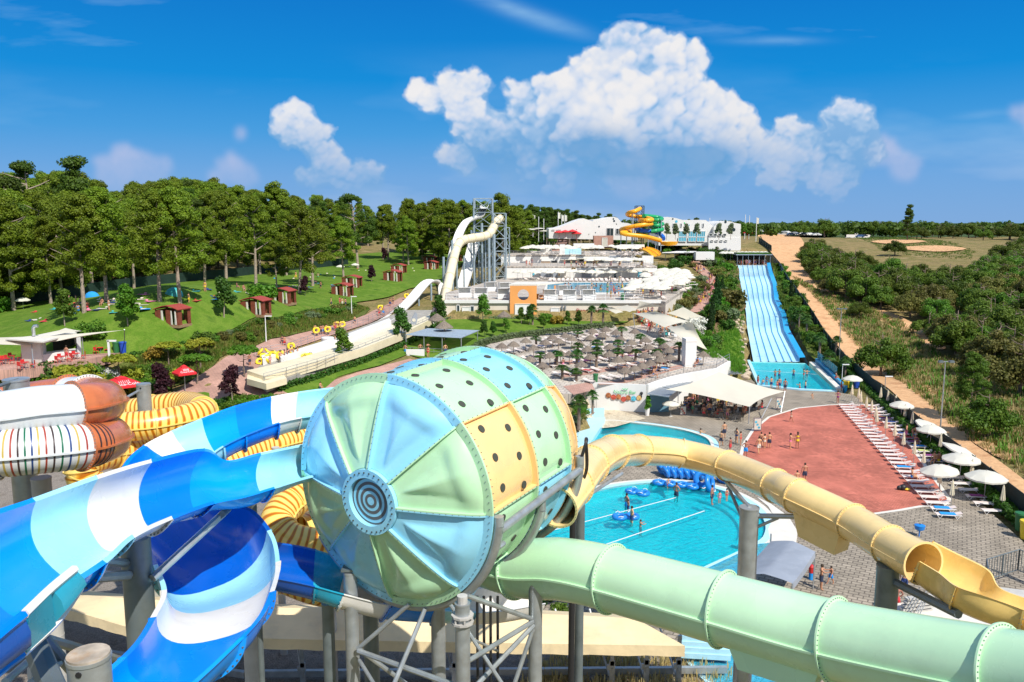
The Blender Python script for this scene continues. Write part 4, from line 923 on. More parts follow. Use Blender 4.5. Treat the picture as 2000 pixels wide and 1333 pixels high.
# ---------------- ground sheets, deck and pools ----------------
def offset_poly(poly,d):
 n=len(poly);ar=sum(poly[i][0]*poly[(i+1) % n][1]-poly[(i+1) % n][0]*poly[i][1] for i in range(n));s=1 if ar>0 else -1;out=[]
 for i in range(n):
  a,b,c=Vector(poly[i-1][:2]),Vector(poly[i][:2]),Vector(poly[(i+1) % n][:2]);t=((b-a).normalized()+(c-b).normalized())
  t=t.normalized() if t.length>1e-6 else (c-b).normalized();nn=Vector((t.y,-t.x))*s;out.append((b.x+nn.x*d,b.y+nn.y*d))
 return out
def sheet(name,outer,holes,z,m,kind='structure',thick=0.0,fn=None):
 zf=fn or (lambda x,y:z)
 loops=[[Vector((p[0],p[1],0)) for p in outer]]+[[Vector((p[0],p[1],0)) for p in h] for h in holes];tr=tessellate_polygon(loops);pts=[p for l in loops for p in l]
 b=MB();vs=[(p.x,p.y,zf(p.x,p.y)) for p in pts];fs=[]
 for t in tr:
  a,b_,c=(pts[i] for i in t);ccw=(b_.x-a.x)*(c.y-a.y)-(b_.y-a.y)*(c.x-a.x)>0;fs.append(tuple(t) if ccw else tuple(t)[::-1])
 b.add(vs,fs)
 if thick:
  o=0
  for li,l in enumerate(loops):
   n=len(l);vv=[(p.x,p.y,zf(p.x,p.y)) for p in l]+[(p.x,p.y,zf(p.x,p.y)-thick) for p in l]
   ar=sum(l[i].x*l[(i+1) % n].y-l[(i+1) % n].x*l[i].y for i in range(n));fl=(ar>0)==(li==0)
   ff=[((i+1) % n,i,n+i,n+(i+1) % n) if fl else (i,(i+1) % n,n+(i+1) % n,n+i) for i in range(n)];b.add(vv,ff)
 o=b.build(name,m);tag(o,kind=kind);return o
drape('lawn',[(-260,760),(-60,735),(0,712),(70,735),(250,700),(300,704),(380,682),(430,655),(520,624),(600,608),(660,602),(700,592),(760,582),(800,566),(850,560),(880,540),(900,520),(930,500),(860,492),(700,498),(590,519),(432,537),(302,548),(155,570),(0,592),(-150,610),(-300,630)],MT['lawn'],off=.24,res=2)
drape('groundcover',[(255,702),(300,704),(380,682),(430,655),(520,624),(600,608),(690,594),(724,604),(712,617),(680,628),(576,654),(500,676),(430,700),(400,735),(330,760),(200,770),(60,770),(0,745),(0,716),(70,738),(170,728)],MT['scrub'],off=.12,res=2)
drape('path',[(350,765),(380,742),(420,716),(496,680),(576,656),(680,630),(716,616),(780,584),(800,580),(800,600),(770,612),(720,634),(650,656),(586,678),(540,700),(482,745),(500,760),(548,764),(580,780),(520,782),(455,768),(420,800),(330,820),(250,820),(280,780)],MT['pink_pavers'],off=.16,res=2)
drape('lawn',[(530,772),(560,754),(640,730),(760,692),(792,674),(810,688),(740,716),(660,738),(610,775),(545,795)],MT['lawn'],off=.12,res=1.5)
drape('path',[(590,775),(650,745),(740,718),(800,702),(850,712),(860,730),(700,765),(620,800),(560,800)],MT['pink_pavers'],off=.10,res=2)
drape('lawn',[(780,668),(840,650),(862,612),(960,611),(1150,614),(1240,620),(1210,634),(1100,647),(1000,659),(930,672),(905,700),(840,706),(800,695)],MT['lawn'],off=.12,res=2)
drape('lawn',[(330,778),(400,768),(455,780),(520,800),(500,840),(420,850),(330,830)],MT['lawn'],off=.14,res=2)
drape('gravel_bed',[(-400,1400),(-300,960),(60,900),(330,870),(480,860),(700,850),(900,860),(1060,860),(1060,1200),(1345,1300),(1500,1500),(700,1500)],MT['gravel'],off=.35,res=3)
drape('dirt_road',[(1480,461),(1500,457),(1540,459),(1565,466),(1572,480),(1560,500),(1572,530),(1600,572),(1636,625),(1678,670),(1706,698),(1752,736),(1796,773),(1838,810),(1905,872),(2000,940),(2120,1030),(2140,1080),(2010,1006),(1900,917),(1800,828),(1700,738),(1648,690),(1602,635),(1570,590),(1545,550),(1520,510),(1495,480)],MT['orange_dirt'],off=.14,res=2)
for q in ([(1688,600),(1740,612),(1800,642),(1846,676),(1832,684),(1780,660),(1720,628)],[(1730,728),(1790,742),(1830,770),(1810,780),(1760,760)],[(1860,830),(1930,845),(1990,890),(1960,900),(1900,866)],[(1600,560),(1640,585),(1665,620),(1640,615),(1610,585)]):drape('sand_patch',q,MT['orange_dirt'],k=3,off=.13,res=1.5)
drape('sand_patch',[(1655,452),(1690,450),(1700,462),(1650,466)],MT['pale_concrete'],off=.2,res=4)
drape('car_park',[(1500,451),(1600,449),(1640,452),(1620,460),(1570,462),(1530,459)],MT['pale_concrete'],off=.22,res=4)
for q in ([(1700,473),(1760,469),(1810,473),(1745,478)],[(1752,485),(1830,481),(1888,487),(1845,493),(1790,491)]):drape('sand_patch',q,MT['orange_dirt'],k=3,off=.28,res=3)
drape('lawn',[(995,505),(996,476),(1070,460),(1095,462),(1060,500),(1030,520)],MT['lawn'],off=.2,res=3)
drape('path',[(1062,497),(1090,470),(1108,466),(1112,474),(1088,505)],MT['pink_pavers'],off=.25,res=2)
drape('lawn',[(1400,652),(1440,640),(1453,672),(1458,732),(1430,728),(1402,708),(1372,690)],MT['bright_lawn'] if 'bright_lawn' in MT else MT['lawn'],off=.12,res=2)
drape('path',[(1340,612),(1353,603),(1376,582),(1384,560),(1374,540),(1350,522),(1340,505),(1352,502),(1372,520),(1398,545),(1412,562),(1402,585),(1390,612)],MT['pink_pavers'],off=.16,res=2)
drape('planting_bed',[(1250,600),(1300,575),(1370,545),(1385,560),(1376,582),(1353,603),(1330,630),(1290,628)],MT['soil'],off=.10,res=2)
drape('planting_bed',[(1390,612),(1402,585),(1412,562),(1398,545),(1380,520),(1420,505),(1440,520),(1446,570),(1456,640),(1400,655),(1372,690),(1340,660)],MT['soil'],off=.08,res=2)
drape('planting_bed',[(1508,515),(1530,545),(1560,590),(1600,655),(1640,700),(1700,760),(1655,760),(1620,720),(1580,700),(1545,640),(1525,600),(1510,560)],MT['scrub'],off=.08,res=2)
drape('rock_bed',[(1140,790),(1200,800),(1262,818),(1200,835),(1148,840),(1125,820)],MT['sandstone'],off=.05,res=1,fn=T)
# deck with three pools
P1=pxpoly([(1035,1010),(1085,985),(1140,966),(1200,951),(1260,944),(1320,943),(1380,951),(1430,966),(1470,989),(1491,1015),(1494,1040),(1474,1062),(1380,1106),(1300,1145),(1180,1170),(1060,1110),(1025,1050)],0)
P1=[(p[0],p[1]) for p in curve2(P1,4,True)]
P2=pxpoly([(1150,866),(1160,840),(1182,823),(1250,828),(1320,838),(1365,850),(1385,862),(1384,880),(1340,893),(1240,896),(1165,886)],0)
P2=[(p[0],p[1]) for p in curve2(P2,4,True)]
P3=pxpoly([(1466,707),(1573,710),(1632,762),(1560,760),(1500,755),(1484,752)],0)
P1o=offset_poly(P1,.95);P2o=offset_poly(P2,.8);P3o=P3
DK=[p for p in DECK]
sheet('pool_deck',DK,[P1o,P2o],0.0,MT['grey_pavers'],thick=1.3)
def pool(name,poly,zf,m,depth=.9):
 sheet('pool_bottom',offset_poly(poly,.02),[],-depth,MT['pool_floor'])
 b=MB();n=len(poly);vs=[(p[0],p[1],-depth) for p in poly]+[(p[0],p[1],.02) for p in poly]
 b.add(vs,[(i,(i+1) % n,n+(i+1) % n,n+i) for i in range(n)]);tag(b.build('pool_wall',MT['pool_floor']),kind='structure')
 sheet('pool_water',offset_poly(poly,-.01),[],zf,m)
pool('p1',P1,-.12,MT['water']);pool('p2',P2,-.12,MT['water']);pool('p3',P3,-.10,MT['water'])
sheet('pool_edge',offset_poly(P1,.55),[P1],.05,MT['pool_edge'],thick=.2);sheet('pool_coping',offset_poly(P1,1.0),[offset_poly(P1,.55)],.03,MT['coping'],thick=.2)
sheet('pool_edge',offset_poly(P2,.35),[P2],.07,MT['coping'],thick=.25);sheet('pool_coping',offset_poly(P2,.85),[offset_poly(P2,.35)],.02,MT['pool_edge'],thick=.2)
# paved white apron east of the big pool, shallow splash area south-east of it
ap=pxpoly([(1478,972),(1505,985),(1540,1010),(1558,1040),(1555,1062),(1505,1062),(1500,1035),(1512,1010),(1500,990)],0)
sheet('pool_apron',ap,[],.055,MT['coping'],thick=.1)
sp_=pxpoly([(1480,1063),(1520,1060),(1480,1120),(1380,1170),(1290,1200),(1230,1165),(1300,1149),(1382,1109)],0)
sheet('splash_floor',sp_,[],.012,MT['pool_edge']);sheet('splash_water',offset_poly(sp_,-.1),[],.06,MT['water_pale'])
# sunk steps and lane lines of the big pool
for k,(o_,z) in enumerate(((-.0,-.22),(-.6,-.42),(-1.2,-.62))):
 a=offset_poly(P1,o_ - .02);c=offset_poly(P1,o_ - .75);b=MB();sel=[i for i in range(len(P1)) if P1[i][0]>G(1290,945,0).x and P1[i][1]>G(1480,1063,0).y]
 sel.sort();vs=[];fs=[]
 for i in sel:vs+=[(a[i][0],a[i][1],z),(c[i][0],c[i][1],z),(c[i][0],c[i][1],z - .25)]
 for j in range(len(sel)-1):
  if sel[j+1]-sel[j]==1:fs+=[(j*3,j*3+1,j*3+4,j*3+3),(j*3+1,j*3+2,j*3+5,j*3+4)]
 b.add(vs,fs);tag(b.build('pool_step',MT['pool_floor']),kind='structure')
def strip(name,p,q,w,z,m,kind='structure'):
 a,c=Vector(p[:2]),Vector(q[:2]);t=(c-a).normalized();n=Vector((-t.y,t.x))*w/2;b=MB()
 b.add([(a.x-n.x,a.y-n.y,z),(c.x-n.x,c.y-n.y,z),(c.x+n.x,c.y+n.y,z),(a.x+n.x,a.y+n.y,z)],[(0,1,2,3)] if True else []);return tag(b.build(name,m),kind=kind)
strip('lane_line',G(1000,1057,-.1),G(1320,972,-.1),.12,-.105,MT['white_paint']);strip('lane_line',G(1100,1092,-.1),G(1376,998,-.1),.12,-.105,MT['white_paint'])
strip('lane_line',G(1476,724,-.08),G(1604,732,-.08),.12,-.085,MT['white_paint'])
# red plaza
RP=[(1450,892),(1456,868),(1474,840),(1505,815),(1560,798),(1620,792),(1650,791),(1705,791),(1760,850),(1800,905),(1850,975),(1840,986),(1795,988),(1750,996),(1700,1003),(1630,1000),(1560,985),(1500,955),(1465,925)]
rp=pxpoly(RP,0);sheet('plaza',rp,[],.010,MT['red_pavers']);sheet('kerb_strip',offset_poly(rp,.35),[rp],.008,MT['coping'])
# front edge and side kerb of the slide pool
def wallp(name,pts,z0,z1,w,m,kind='structure',parent=None):
 """a low wall or kerb along a line of ground points"""
 b=MB();P=[Vector(p[:2]) for p in pts];vs=[];fs=[];n=len(P)
 for i in range(n):
  t=(P[min(i+1,n-1)]-P[max(i-1,0)]).normalized();nn=Vector((-t.y,t.x))*w/2
  a=z0(P[i].x,P[i].y) if callable(z0) else z0;c=z1(P[i].x,P[i].y) if callable(z1) else z1
  vs+=[(P[i].x-nn.x,P[i].y-nn.y,a),(P[i].x+nn.x,P[i].y+nn.y,a),(P[i].x+nn.x,P[i].y+nn.y,c),(P[i].x-nn.x,P[i].y-nn.y,c)]
 for i in range(n-1):
  for j in range(4):fs.append((i*4+j,i*4+(j+1) % 4,(i+1)*4+(j+1) % 4,(i+1)*4+j))
 fs+=[(0,3,2,1),tuple((n-1)*4+j for j in range(4))];b.add(vs,fs);o=b.build(name,m,parent)
 if kind and parent is None:tag(o,kind=kind)
 return o
wallp('pool_kerb',[G(1480,753,0),G(1560,761,0),G(1634,765,0)],-.4,.10,.7,MT['pool_edge']);wallp('pool_kerb',[G(1462,706,0),G(1482,753,0)],-.4,.25,.5,MT['pool_edge'])
wallp('pool_kerb',[G(1585,711,0),G(1640,764,0)],-.4,.35,.8,MT['coping']);wallp('pool_kerb',[G(1594,709,0),G(1652,764,0)],-.4,.75,.35,MT['slide_side'])
r=empty('glass_screen',G(1608,722,0),'blue glass panel screen along the right rim of the slide pool','screen')
for k in range(5):
 p,q=G(1592+k*7.5,707+k*6.5,.3),G(1592+k*7.5+6.8,707+k*6.5+6,.3);b=MB();b.box(((p.x+q.x)/2 + .4,(p.y+q.y)/2,1.1),((q-p).length,.03,1.9),math.atan2(q.y-p.y,q.x-p.x));b.build('pane',MT['screen_glass'] if 'screen_glass' in MT else MT['water_pale'],r)
 b=MB();b.tube([(p.x + .4,p.y,0),(p.x + .4,p.y,2.1)],.04,6);b.build('post',MT['steel'],r)
# straw-parasol terrace
sheet('parasol_terrace',PALP,[],0,MT['terrace_tiles'],thick=1.2,fn=PALZ)
for pts in ([(1100,725),(1160,722),(1240,708),(1320,700),(1330,706),(1240,716),(1160,731),(1100,738)],[(1165,748),(1210,744),(1262,730),(1330,712),(1336,718),(1265,738),(1212,751),(1170,752)],[(1060,712),(1130,702),(1240,684),(1330,676),(1335,681),(1245,691),(1130,710),(1065,719)],[(1100,755),(1155,747),(1162,762),(1120,772)]):
 poly=[tuple(Gf(x,y,PALZ))[:2] for x,y in pts];sheet('path',poly,[],0,MT['pink_pavers'],fn=lambda x,y:PALZ(x,y) + .03)
# upper pool terraces
sheet('upper_terrace',UP1,[],ZU,MT['terrace_tiles'],thick=.5)
WP=[tuple(G(x,y,ZU))[:2] for x,y in [(1068,572),(1070,553),(1250,553),(1240,562),(1222,572)]]
WPz=[tuple(G(x,y,ZU))[:2] for x,y in [(1060,576),(1068,551.5),(1254,551.5),(1228,575)]]
sheet('pool_edge',WPz,[],ZU + .03,MT['coping']);sheet('upper_pool_water',WP,[],ZU + .06,MT['water_light'])
b=MB();b.prism(UP2,5,ZM - .3);tag(b.build('terrace_block',MT['white_wall']),kind='structure');sheet('middle_terrace',UP2,[],ZM,MT['terrace_tiles'],thick=.4)
b=MB();b.prism(UP3,8,ZT - .3);tag(b.build('terrace_block',MT['white_wall']),kind='structure');sheet('top_terrace',UP3,[],ZT,MT['terrace_tiles'],thick=.4)
# ---------------- buildings, walls and large structures ----------------
def VY(x,y,Y):
 u,v=px_uv(x,y);return Vector((u*Y,Y,CAMH+v*Y))
def facade(name,pts,Y,depth,m,parent=None):
 P=[VY(x,y,Y) for x,y in pts];n=len(P)
 tr=tessellate_polygon([[Vector((p.x,p.z,0)) for p in P]]);vs=[tuple(p) for p in P]+[(p.x,p.y+depth,p.z) for p in P];fs=[]
 for a,b_,c in tr:
  ccw=(P[b_].x-P[a].x)*(P[c].z-P[a].z)-(P[b_].z-P[a].z)*(P[c].x-P[a].x)>0;t=(a,b_,c) if ccw else (a,c,b_)
  fs.append(t);fs.append(tuple(i+n for i in t[::-1]))
 fs+=[(i,(i+1) % n,n+(i+1) % n,n+i) for i in range(n)]
 b=MB();b.add(vs,fs);return b.build(name,m,parent)
def wpanel(name,x0,y0,x1,y1,Y,m,parent,off=.06,frame=None,bars=0):
 a,c=VY(x0,y0,Y),VY(x1,y1,Y);w,h=abs(c.x-a.x),abs(a.z-c.z);cx,cz=(a.x+c.x)/2,(a.z+c.z)/2
 b=MB();b.box((cx,Y-off/2,cz),(w,off,h));o=b.build(name,m,parent)
 if frame:
  b=MB();t = .12
  for q in ((cx,cz+h/2,w+t,t),(cx,cz-h/2,w+t,t),(cx-w/2,cz,t,h),(cx+w/2,cz,t,h))+tuple((cx-w/2+w*(i+1)/(bars+1),cz,t * .6,h) for i in range(bars)):b.box((q[0],Y-off - .03,q[1]),(q[2],.08,q[3]))
  b.build('frame',frame,o)
 return o
def disc(name,x,y,rpx,Y,m,parent,off=.05):
 c=VY(x,y,Y);r=rpx/F*Y;b=MB();b.tube([c+Vector((0,-off,0)),c+Vector((0,.02,0))],r,20);return b.build(name,m,parent)
def railing(p,q,h=1.05,gap=1.6,name='railing',label='steel railing',m='steel',r=.03,bars=2,zf=None,cat='railing',group=None):
 p,q=Vector(p),Vector(q);L=(q-p).length;n=max(1,int(L/gap));root=empty(name,p,label,cat,group)
 for i in range(n+1):c=p.lerp(q,i/n);b=MB();b.tube([c,c+Vector((0,0,h))],r,5);b.build('post',MT[m],root)
 for k in range(bars):z=h*(1-k/bars * .9);b=MB();b.tube([p+Vector((0,0,z)),q+Vector((0,0,z))],r * .9,5);b.build('rail',MT[m],root)
 return root
def text_obj(s,size,loc,rot,m,parent=None,name='lettering',extr=.01):
 cu=bpy.data.curves.new(name,'FONT');cu.body=s;cu.size=size;cu.extrude=extr;cu.align_x = 'CENTER';cu.align_y = 'CENTER';tmp=bpy.data.objects.new('tmp_lettering',cu);C.objects.link(tmp)
 me=bpy.data.meshes.new_from_object(tmp.evaluated_get(bpy.context.evaluated_depsgraph_get()));bpy.data.objects.remove(tmp);bpy.data.curves.remove(cu);me.name=name;me.materials.clear();me.materials.append(m)
 o=bpy.data.objects.new(name,me);C.objects.link(o);o.location=Vector(loc)-(worig(parent) if parent else Vector());o.rotation_euler=rot
 if parent:o.parent=parent
 return o
mat('screen_glass',(.12,.45,.60),.1);mat('letter_green',(.10,.55,.22),.6);mat('letter_red',(.35,.03,.02),.6);mat('pic_brown',(.40,.14,.05),.6,.6,5);mat('pic_red',(.50,.08,.05),.6,.6,6);mat('pic_tan',(.65,.40,.15),.6,.6,6);mat('pic_blue',(.10,.45,.60),.6,.6,6)
# white retaining wall under the parasol terrace
wl=[Gf(x,y,PALZ) for x,y in [(1155,749),(1210,751),(1262,754)]];w2=[Gf(x,y,PALZ) for x,y in [(1262,754),(1280,748),(1305,740),(1335,733),(1370,727),(1400,722),(1425,708)]]
r=empty('terrace_wall',(wl[0].x,wl[0].y,0),'white retaining wall with a mural of round food pictures below the parasol terrace','wall')
wallp('wall_panel',wl,-.3,lambda x,y:PALZ(x,y) + .12,.3,MT['white_wall'],parent=r);wallp('wall_panel',[w2[0]+Vector((.16,0,0))]+w2[1:],-.3,lambda x,y:PALZ(x,y) + .18,.3,MT['white_wall'],parent=r)
p0,p1=wl[0],wl[2];tx=(p1-p0);tx.z=0;L_=tx.length;tx.normalize();nrm=Vector((tx.y,-tx.x,0));az=math.atan2(tx.y,tx.x)
def onwall(x,y):# the wall plane under pixel
 u,v=px_uv(x,y);d=Vector((u,1,v));o=Vector((0,0,CAMH));t=(p0-o).dot(nrm)/d.dot(nrm);return o+d*t+nrm * .17
for k,(x,y,m_) in enumerate([(1188.5,772,'pic_brown'),(1198.5,775.5,'pic_red'),(1208,775,'pic_brown'),(1218,779.5,'pic_red'),(1227,777,'pic_brown'),(1237.5,778.5,'pic_blue'),(1248.5,777,'pic_tan')]):
 c=onwall(x,y);b=MB();b.tube([c,c+nrm * .02],.345,18);b.tube([c+nrm * .02,c+nrm * .03],.29,18);o=b.build('mural_picture',[MT[m_]],r)
text_obj('Natura Bar',.62,onwall(1220.5,766),(PI/2,0,az),MT['letter_green'],r);c=onwall(1221,761);b=MB()
for s in (-1,0,1):b.tube([c+tx*s * .15,c+tx*s * .38+Vector((0,0,.22-abs(s) * .05))],[.07,.02],6)
b.build('leaf_emblem',MT['letter_green'],r);c=onwall(1253,768);b=MB();b.sphere(c,.2);b.box(c+Vector((0,0,-.3)),(.12,.12,.5));b.build('wall_lamp',MT['black_metal'],r)
for a_,c_ in zip(w2[:-1],w2[1:]):railing(a_+Vector((0,.2,.15)),c_+Vector((0,.2,.15)),1.0,1.9,label='thin steel railing on top of the white curved terrace wall',group='railing lengths on the curved terrace wall')
# steps up to the terrace
r=empty('garden_steps',G(1145,790,.5),'straight flight of concrete steps beside the white mural wall','steps')
s0,s1=G(1146,802,.3),Gf(1143,744,PALZ)
for k in range(14):
 t=k/13;c=s0.lerp(s1,t);b=MB();b.box((c.x,c.y,c.z - .25),(2.1,(s1-s0).length/13*1.02,.5 + .002*k));b.build('step',MT['concrete_post'],r)
b=MB();b.tube([s0+Vector((1.2,0,1)),s1+Vector((1.2,0,1))],.035,5);b.tube([s0+Vector((1.2,0,0)),s0+Vector((1.2,0,1))],.035,5);b.tube([s1+Vector((1.2,0,0)),s1+Vector((1.2,0,1))],.035,5);b.build('handrail',MT['steel'],r)
wallp('stair_wall',[s0+Vector((-1.35,0,0)),s1+Vector((-1.35,0,0))],-.2,lambda x,y:.6+(y-s0.y)/(s1.y-s0.y)*3.4,.3,MT['white_wall'],parent=r)
# metal roofs and bar under the curved wall
r=empty('snack_bar',G(1275,803,0),'snack bar under low grey metal roofs against the curved white wall','bar')
for k,pts in enumerate(([(1264,770),(1290,757),(1322,764),(1306,776)],[(1291,756),(1330,742),(1350,748),(1323,763)],[(1331,741),(1372,730),(1400,733),(1351,747)],[(1373,729),(1424,722),(1452,731),(1401,733)])):
 P=[G(x,y,2.75) for x,y in pts];b=MB();b.prism([(p.x,p.y) for p in P],2.7 + .02*k,2.8 + .02*k);o=b.build('roof',MT['roof_grey'],r)
 for j in range(1,7):a=P[0].lerp(P[1],j/7);c=P[3].lerp(P[2],j/7);q=MB();q.tube([a+Vector((0,0,.07 + .02*k)),c+Vector((0,0,.07 + .02*k))],.035,4);q.build('roof_rib',MT['steel'],o)
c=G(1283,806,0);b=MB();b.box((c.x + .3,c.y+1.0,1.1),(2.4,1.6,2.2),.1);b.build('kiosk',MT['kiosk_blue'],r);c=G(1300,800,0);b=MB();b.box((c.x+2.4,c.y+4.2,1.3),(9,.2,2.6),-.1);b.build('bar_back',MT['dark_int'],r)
for x,y in ((1306,812),(1330,806),(1350,790)):p=G(x,y,0);b=MB();b.tube([(p.x,p.y+2,0),(p.x,p.y+2,2.7)],.05,6);b.build('post',MT['steel'],r)
# sails
def sail(corners,m='sail',bow=.10,sagz=.0,n=14,label=None,group=None,poles=(),name='shade_sail',th=.02):
 A,B,D,E_=corners;cen=(A+B+D+E_)/4;root=empty(name,(cen.x,cen.y,min(c.z for c in corners)-2.2),label,'shade sail',group);vs=[];fs=[]
 for i in range(n+1):
  for j in range(n+1):
   u,v=i/n,j/n;p=A*(1-u)*(1-v)+B*u*(1-v)+D*u*v+E_*(1-u)*v
   eu=4*u*(1-u);ev=4*v*(1-v)
   pull=(cen-p);pull.z *= .3;p=p+pull*bow*max(eu*abs(2*v-1)**1.5,ev*abs(2*u-1)**1.5)+Vector((0,0,-sagz*eu*ev));vs.append(p)
 for i in range(n):
  for j in range(n):q=i*(n+1)+j;fs.append((q,q+n+1,q+n+2,q+1))
 b=MB();b.add(vs,fs);b.build('sail_cloth',MT[m],root,smooth=True,ang=80)
 for top,base in poles:b=MB();b.tube([base,top+(top-base) * .02],.06,8);b.build('pole',MT['steel'],root)
 return root
q=[W(1300,761,100),W(1464,795,98),W(1533,765,105),W(1404,727,104)]
sail(q,bow=.14,label='big cream tensile sail roof over the crowded bar beside the red plaza',name='sail_roof',poles=[(q[1],G(1462,828,0)),(q[2],G(1525,806,0)),(q[2].lerp(q[1],.4)+Vector((0,0,-.2)),G(1487,818,0))])
for lab,pts,poles in (('white sail with its raised corner by the tall white block',[(1302,640,2.9),(1352,630,4.6),(1382,684,2.6),(1330,662,3.1)],[(2,1384,712)]),
    ('long white sail over the cafe tables, nearest the straw parasols',[(1236,612,2.4),(1280,608,3.6),(1346,628,2.6),(1298,640,2.2)],[(3,1298,662),(0,1240,640)]),
    ('white sail with a high peak behind the cafe by the cypresses',[(1302,612,2.6),(1334,600,4.4),(1376,620,2.8),(1350,628,2.2)],[(1,1336,628)]),
    ('white sail at the corner of the beige pool building',[(1243,604,2.6),(1248,588,4.0),(1300,599,3.0),(1256,601,2.6)],[(0,1242,622)]),
    ('small white sail over the entrance of the beach bar',[(1200,601,2.6),(1225,596,3.2),(1246,604,3.0),(1230,610,2.6)],[]),
    ('small white sail beside the porthole wall of the beach bar',[(1174,600,3.0),(1195,600,3.4),(1218,610,2.7),(1203,613,2.6)],[])):
 P=[]
 for x,y,h in pts:
  fn=lambda X_,Y_,h=h:T(X_,Y_)+h
  P.append(TG(x,y,fn))
 sail(P,bow=.10,label=lab,group=None,poles=[(P[i],TG(x,y)) for i,x,y in poles])
# tall white block on the terrace
p=Gf(1346,717,PALZ);r=empty('white_block',(p.x,p.y,PALZ(p.x,p.y)),'tall white square pillar standing on the parasol terrace','pillar');zb=p.z
b=MB();b.box((p.x + .1,p.y + .8,zb+1.95),(1.55,1.6,3.9),.12);b.build('shaft',MT['white_wall'],r);b=MB();b.box((p.x + .1,p.y + .8,zb+3.5),(1.6,1.65,.08),.12);b.build('band',MT['coping'],r)
# beige pool building and orange kiosk
Yb=_yb
r=empty('pool_building',(6,Yb,6),'long beige two-level pool building with white doors under the upper terrace','building')
b=MB();b.prism(UP1,4,ZU - .5);b.build('wall',MT['beige_wall'],r)
fl=VY(868,586,Yb).x;fr_=VY(1290,592,Yb).x
b=MB();b.box(((fl+fr_)/2,Yb - .1,ZU - .15),(fr_-fl + .4,.5,.5));b.build('parapet',MT['white_wall'],r)
for x0,x1,y0,y1,m_ in ((892,898,596,614,'dark_glass'),(919,926,598,616,'dark_glass'),(1076,1092,602,619,'white_paint'),(903,918,600,616,'white_paint'),(1006,1036,597,616,'white_paint')):wpanel('door',x0,y0,x1,y1,Yb - .06,MT[m_],r,.08,MT['white_paint'])
text_obj('Piano Beach Bar',.95,VY(1160,607,Yb - .15),(PI/2,0,0),MT['letter_red'],r)
for x,m_ in ((1143,'pic_brown'),(1150,'pic_tan'),(1159,'pic_brown'),(1172,'pic_red')):disc('mural_picture',x,613,3.6,Yb - .05,MT[m_],r)
for x in (1098,1104):c=VY(x,601,Yb);b=MB();b.box((c.x,Yb - .2,c.z),(.25,.3,.6));b.build('wall_lamp',MT['steel'],r)
disc('porthole',1188,615,3.8,Yb - .06,MT['dark_glass'],r)
r=empty('orange_kiosk',(VY(1025,620,Yb).x,Yb,7),'orange kiosk with a big round opening rising from the beige building','kiosk')
x0,x1=VY(996,600,Yb).x,VY(1048,600,Yb).x;z1=VY(1000,558,Yb).z;zc=VY(1000,576,Yb).z;cx=VY(1022,576,Yb).x;rr=11/F*Yb
pts_o=[(x0,6.2),(x1,6.2),(x1,z1),(x0,z1)];hole=[(cx+rr*math.cos(a),zc+rr*math.sin(a)) for a in [i*2*PI/28 for i in range(28)]]
tr=tessellate_polygon([[Vector((a,c,0)) for a,c in pts_o],[Vector((a,c,0)) for a,c in hole]]);al=pts_o+hole;b=MB()
for yy in (Yb - .62,Yb + .1):b.add([(a,yy,c) for a,c in al],[tuple(t) for t in tr])
nh=len(hole);b.add([(a,Yb - .62,c) for a,c in hole]+[(a,Yb + .1,c) for a,c in hole],[(i,(i+1) % nh,nh+(i+1) % nh,nh+i) for i in range(nh)])
b.build('front_wall',MT['orange_wall'],r)
b=MB();b.box((x0 + .12,Yb+1.9,(z1+ZU)/2),(.24,3.6,z1-ZU));b.box((x1 - .12,Yb+1.2,(z1+ZU)/2),(.24,2.2,z1-ZU));b.box((x1+1.2,Yb+3.9,ZU + .45),(4.2,.2,.9));b.box((x1+3.4,Yb+3.9,ZU+1.2),(.3,.3,2.4));b.build('side_wall',MT['orange_wall'],r)
b=MB();b.prism([(x0 - .2,Yb - .5),(x1 + .1,Yb - .5),(x1+5.0,Yb+5.5),(x0+1.2,Yb+5.5)],z1,z1 + .25);b.build('roof',MT['coping'],r)
wpanel('door',1006,594,1036,616,Yb - .63,MT['white_paint'],r,.1,MT['coping'])
railing((fl + .3,Yb + .3,ZU),(x0 - .2,Yb + .3,ZU),label='white railing on the terrace edge left of the orange kiosk',m='white_paint',r=.035);railing((x1 + .4,Yb + .3,ZU),(fr_-3,Yb + .3,ZU),label='white railing on the terrace edge right of the orange kiosk',m='white_paint',r=.035)
# slatted cabanas
def cabana():
 r=empty('cabana',(0,0,0),'white slatted sunbed cabana','cabana','white cabanas along the upper terrace')
 for sx in (-1,1):
  for k in range(7):b=MB();b.box((sx*1.15,-.1 + .0,.25+k * .24),(.05,1.9 - .12*k,.17));b.build('slat',MT['white_paint'],r)
 b=MB();b.box((0,.85,.95),(2.3,.05,1.7));b.build('back',MT['white_paint'],r);b=MB();b.add([(-1.2,-.7,1.95),(1.2,-.7,1.95),(1.2,.9,1.85),(-1.2,.9,1.85),(-1.2,-.7,1.88),(1.2,-.7,1.88),(1.2,.9,1.78),(-1.2,.9,1.78)],[(0,1,2,3),(7,6,5,4),(0,4,5,1),(1,5,6,2),(2,6,7,3),(3,7,4,0)]);b.build('roof',MT['white_paint'],r)
 b=MB();b.box((0,0,.3),(2.2,1.7,.3));b.build('mattress',MT['umb_white'],r);b=MB();b.box((0,-1.1,.5),(2.4,.06,.9));b.build('front_panel',MT['white_paint'],r);return r
cb=Proto(cabana())
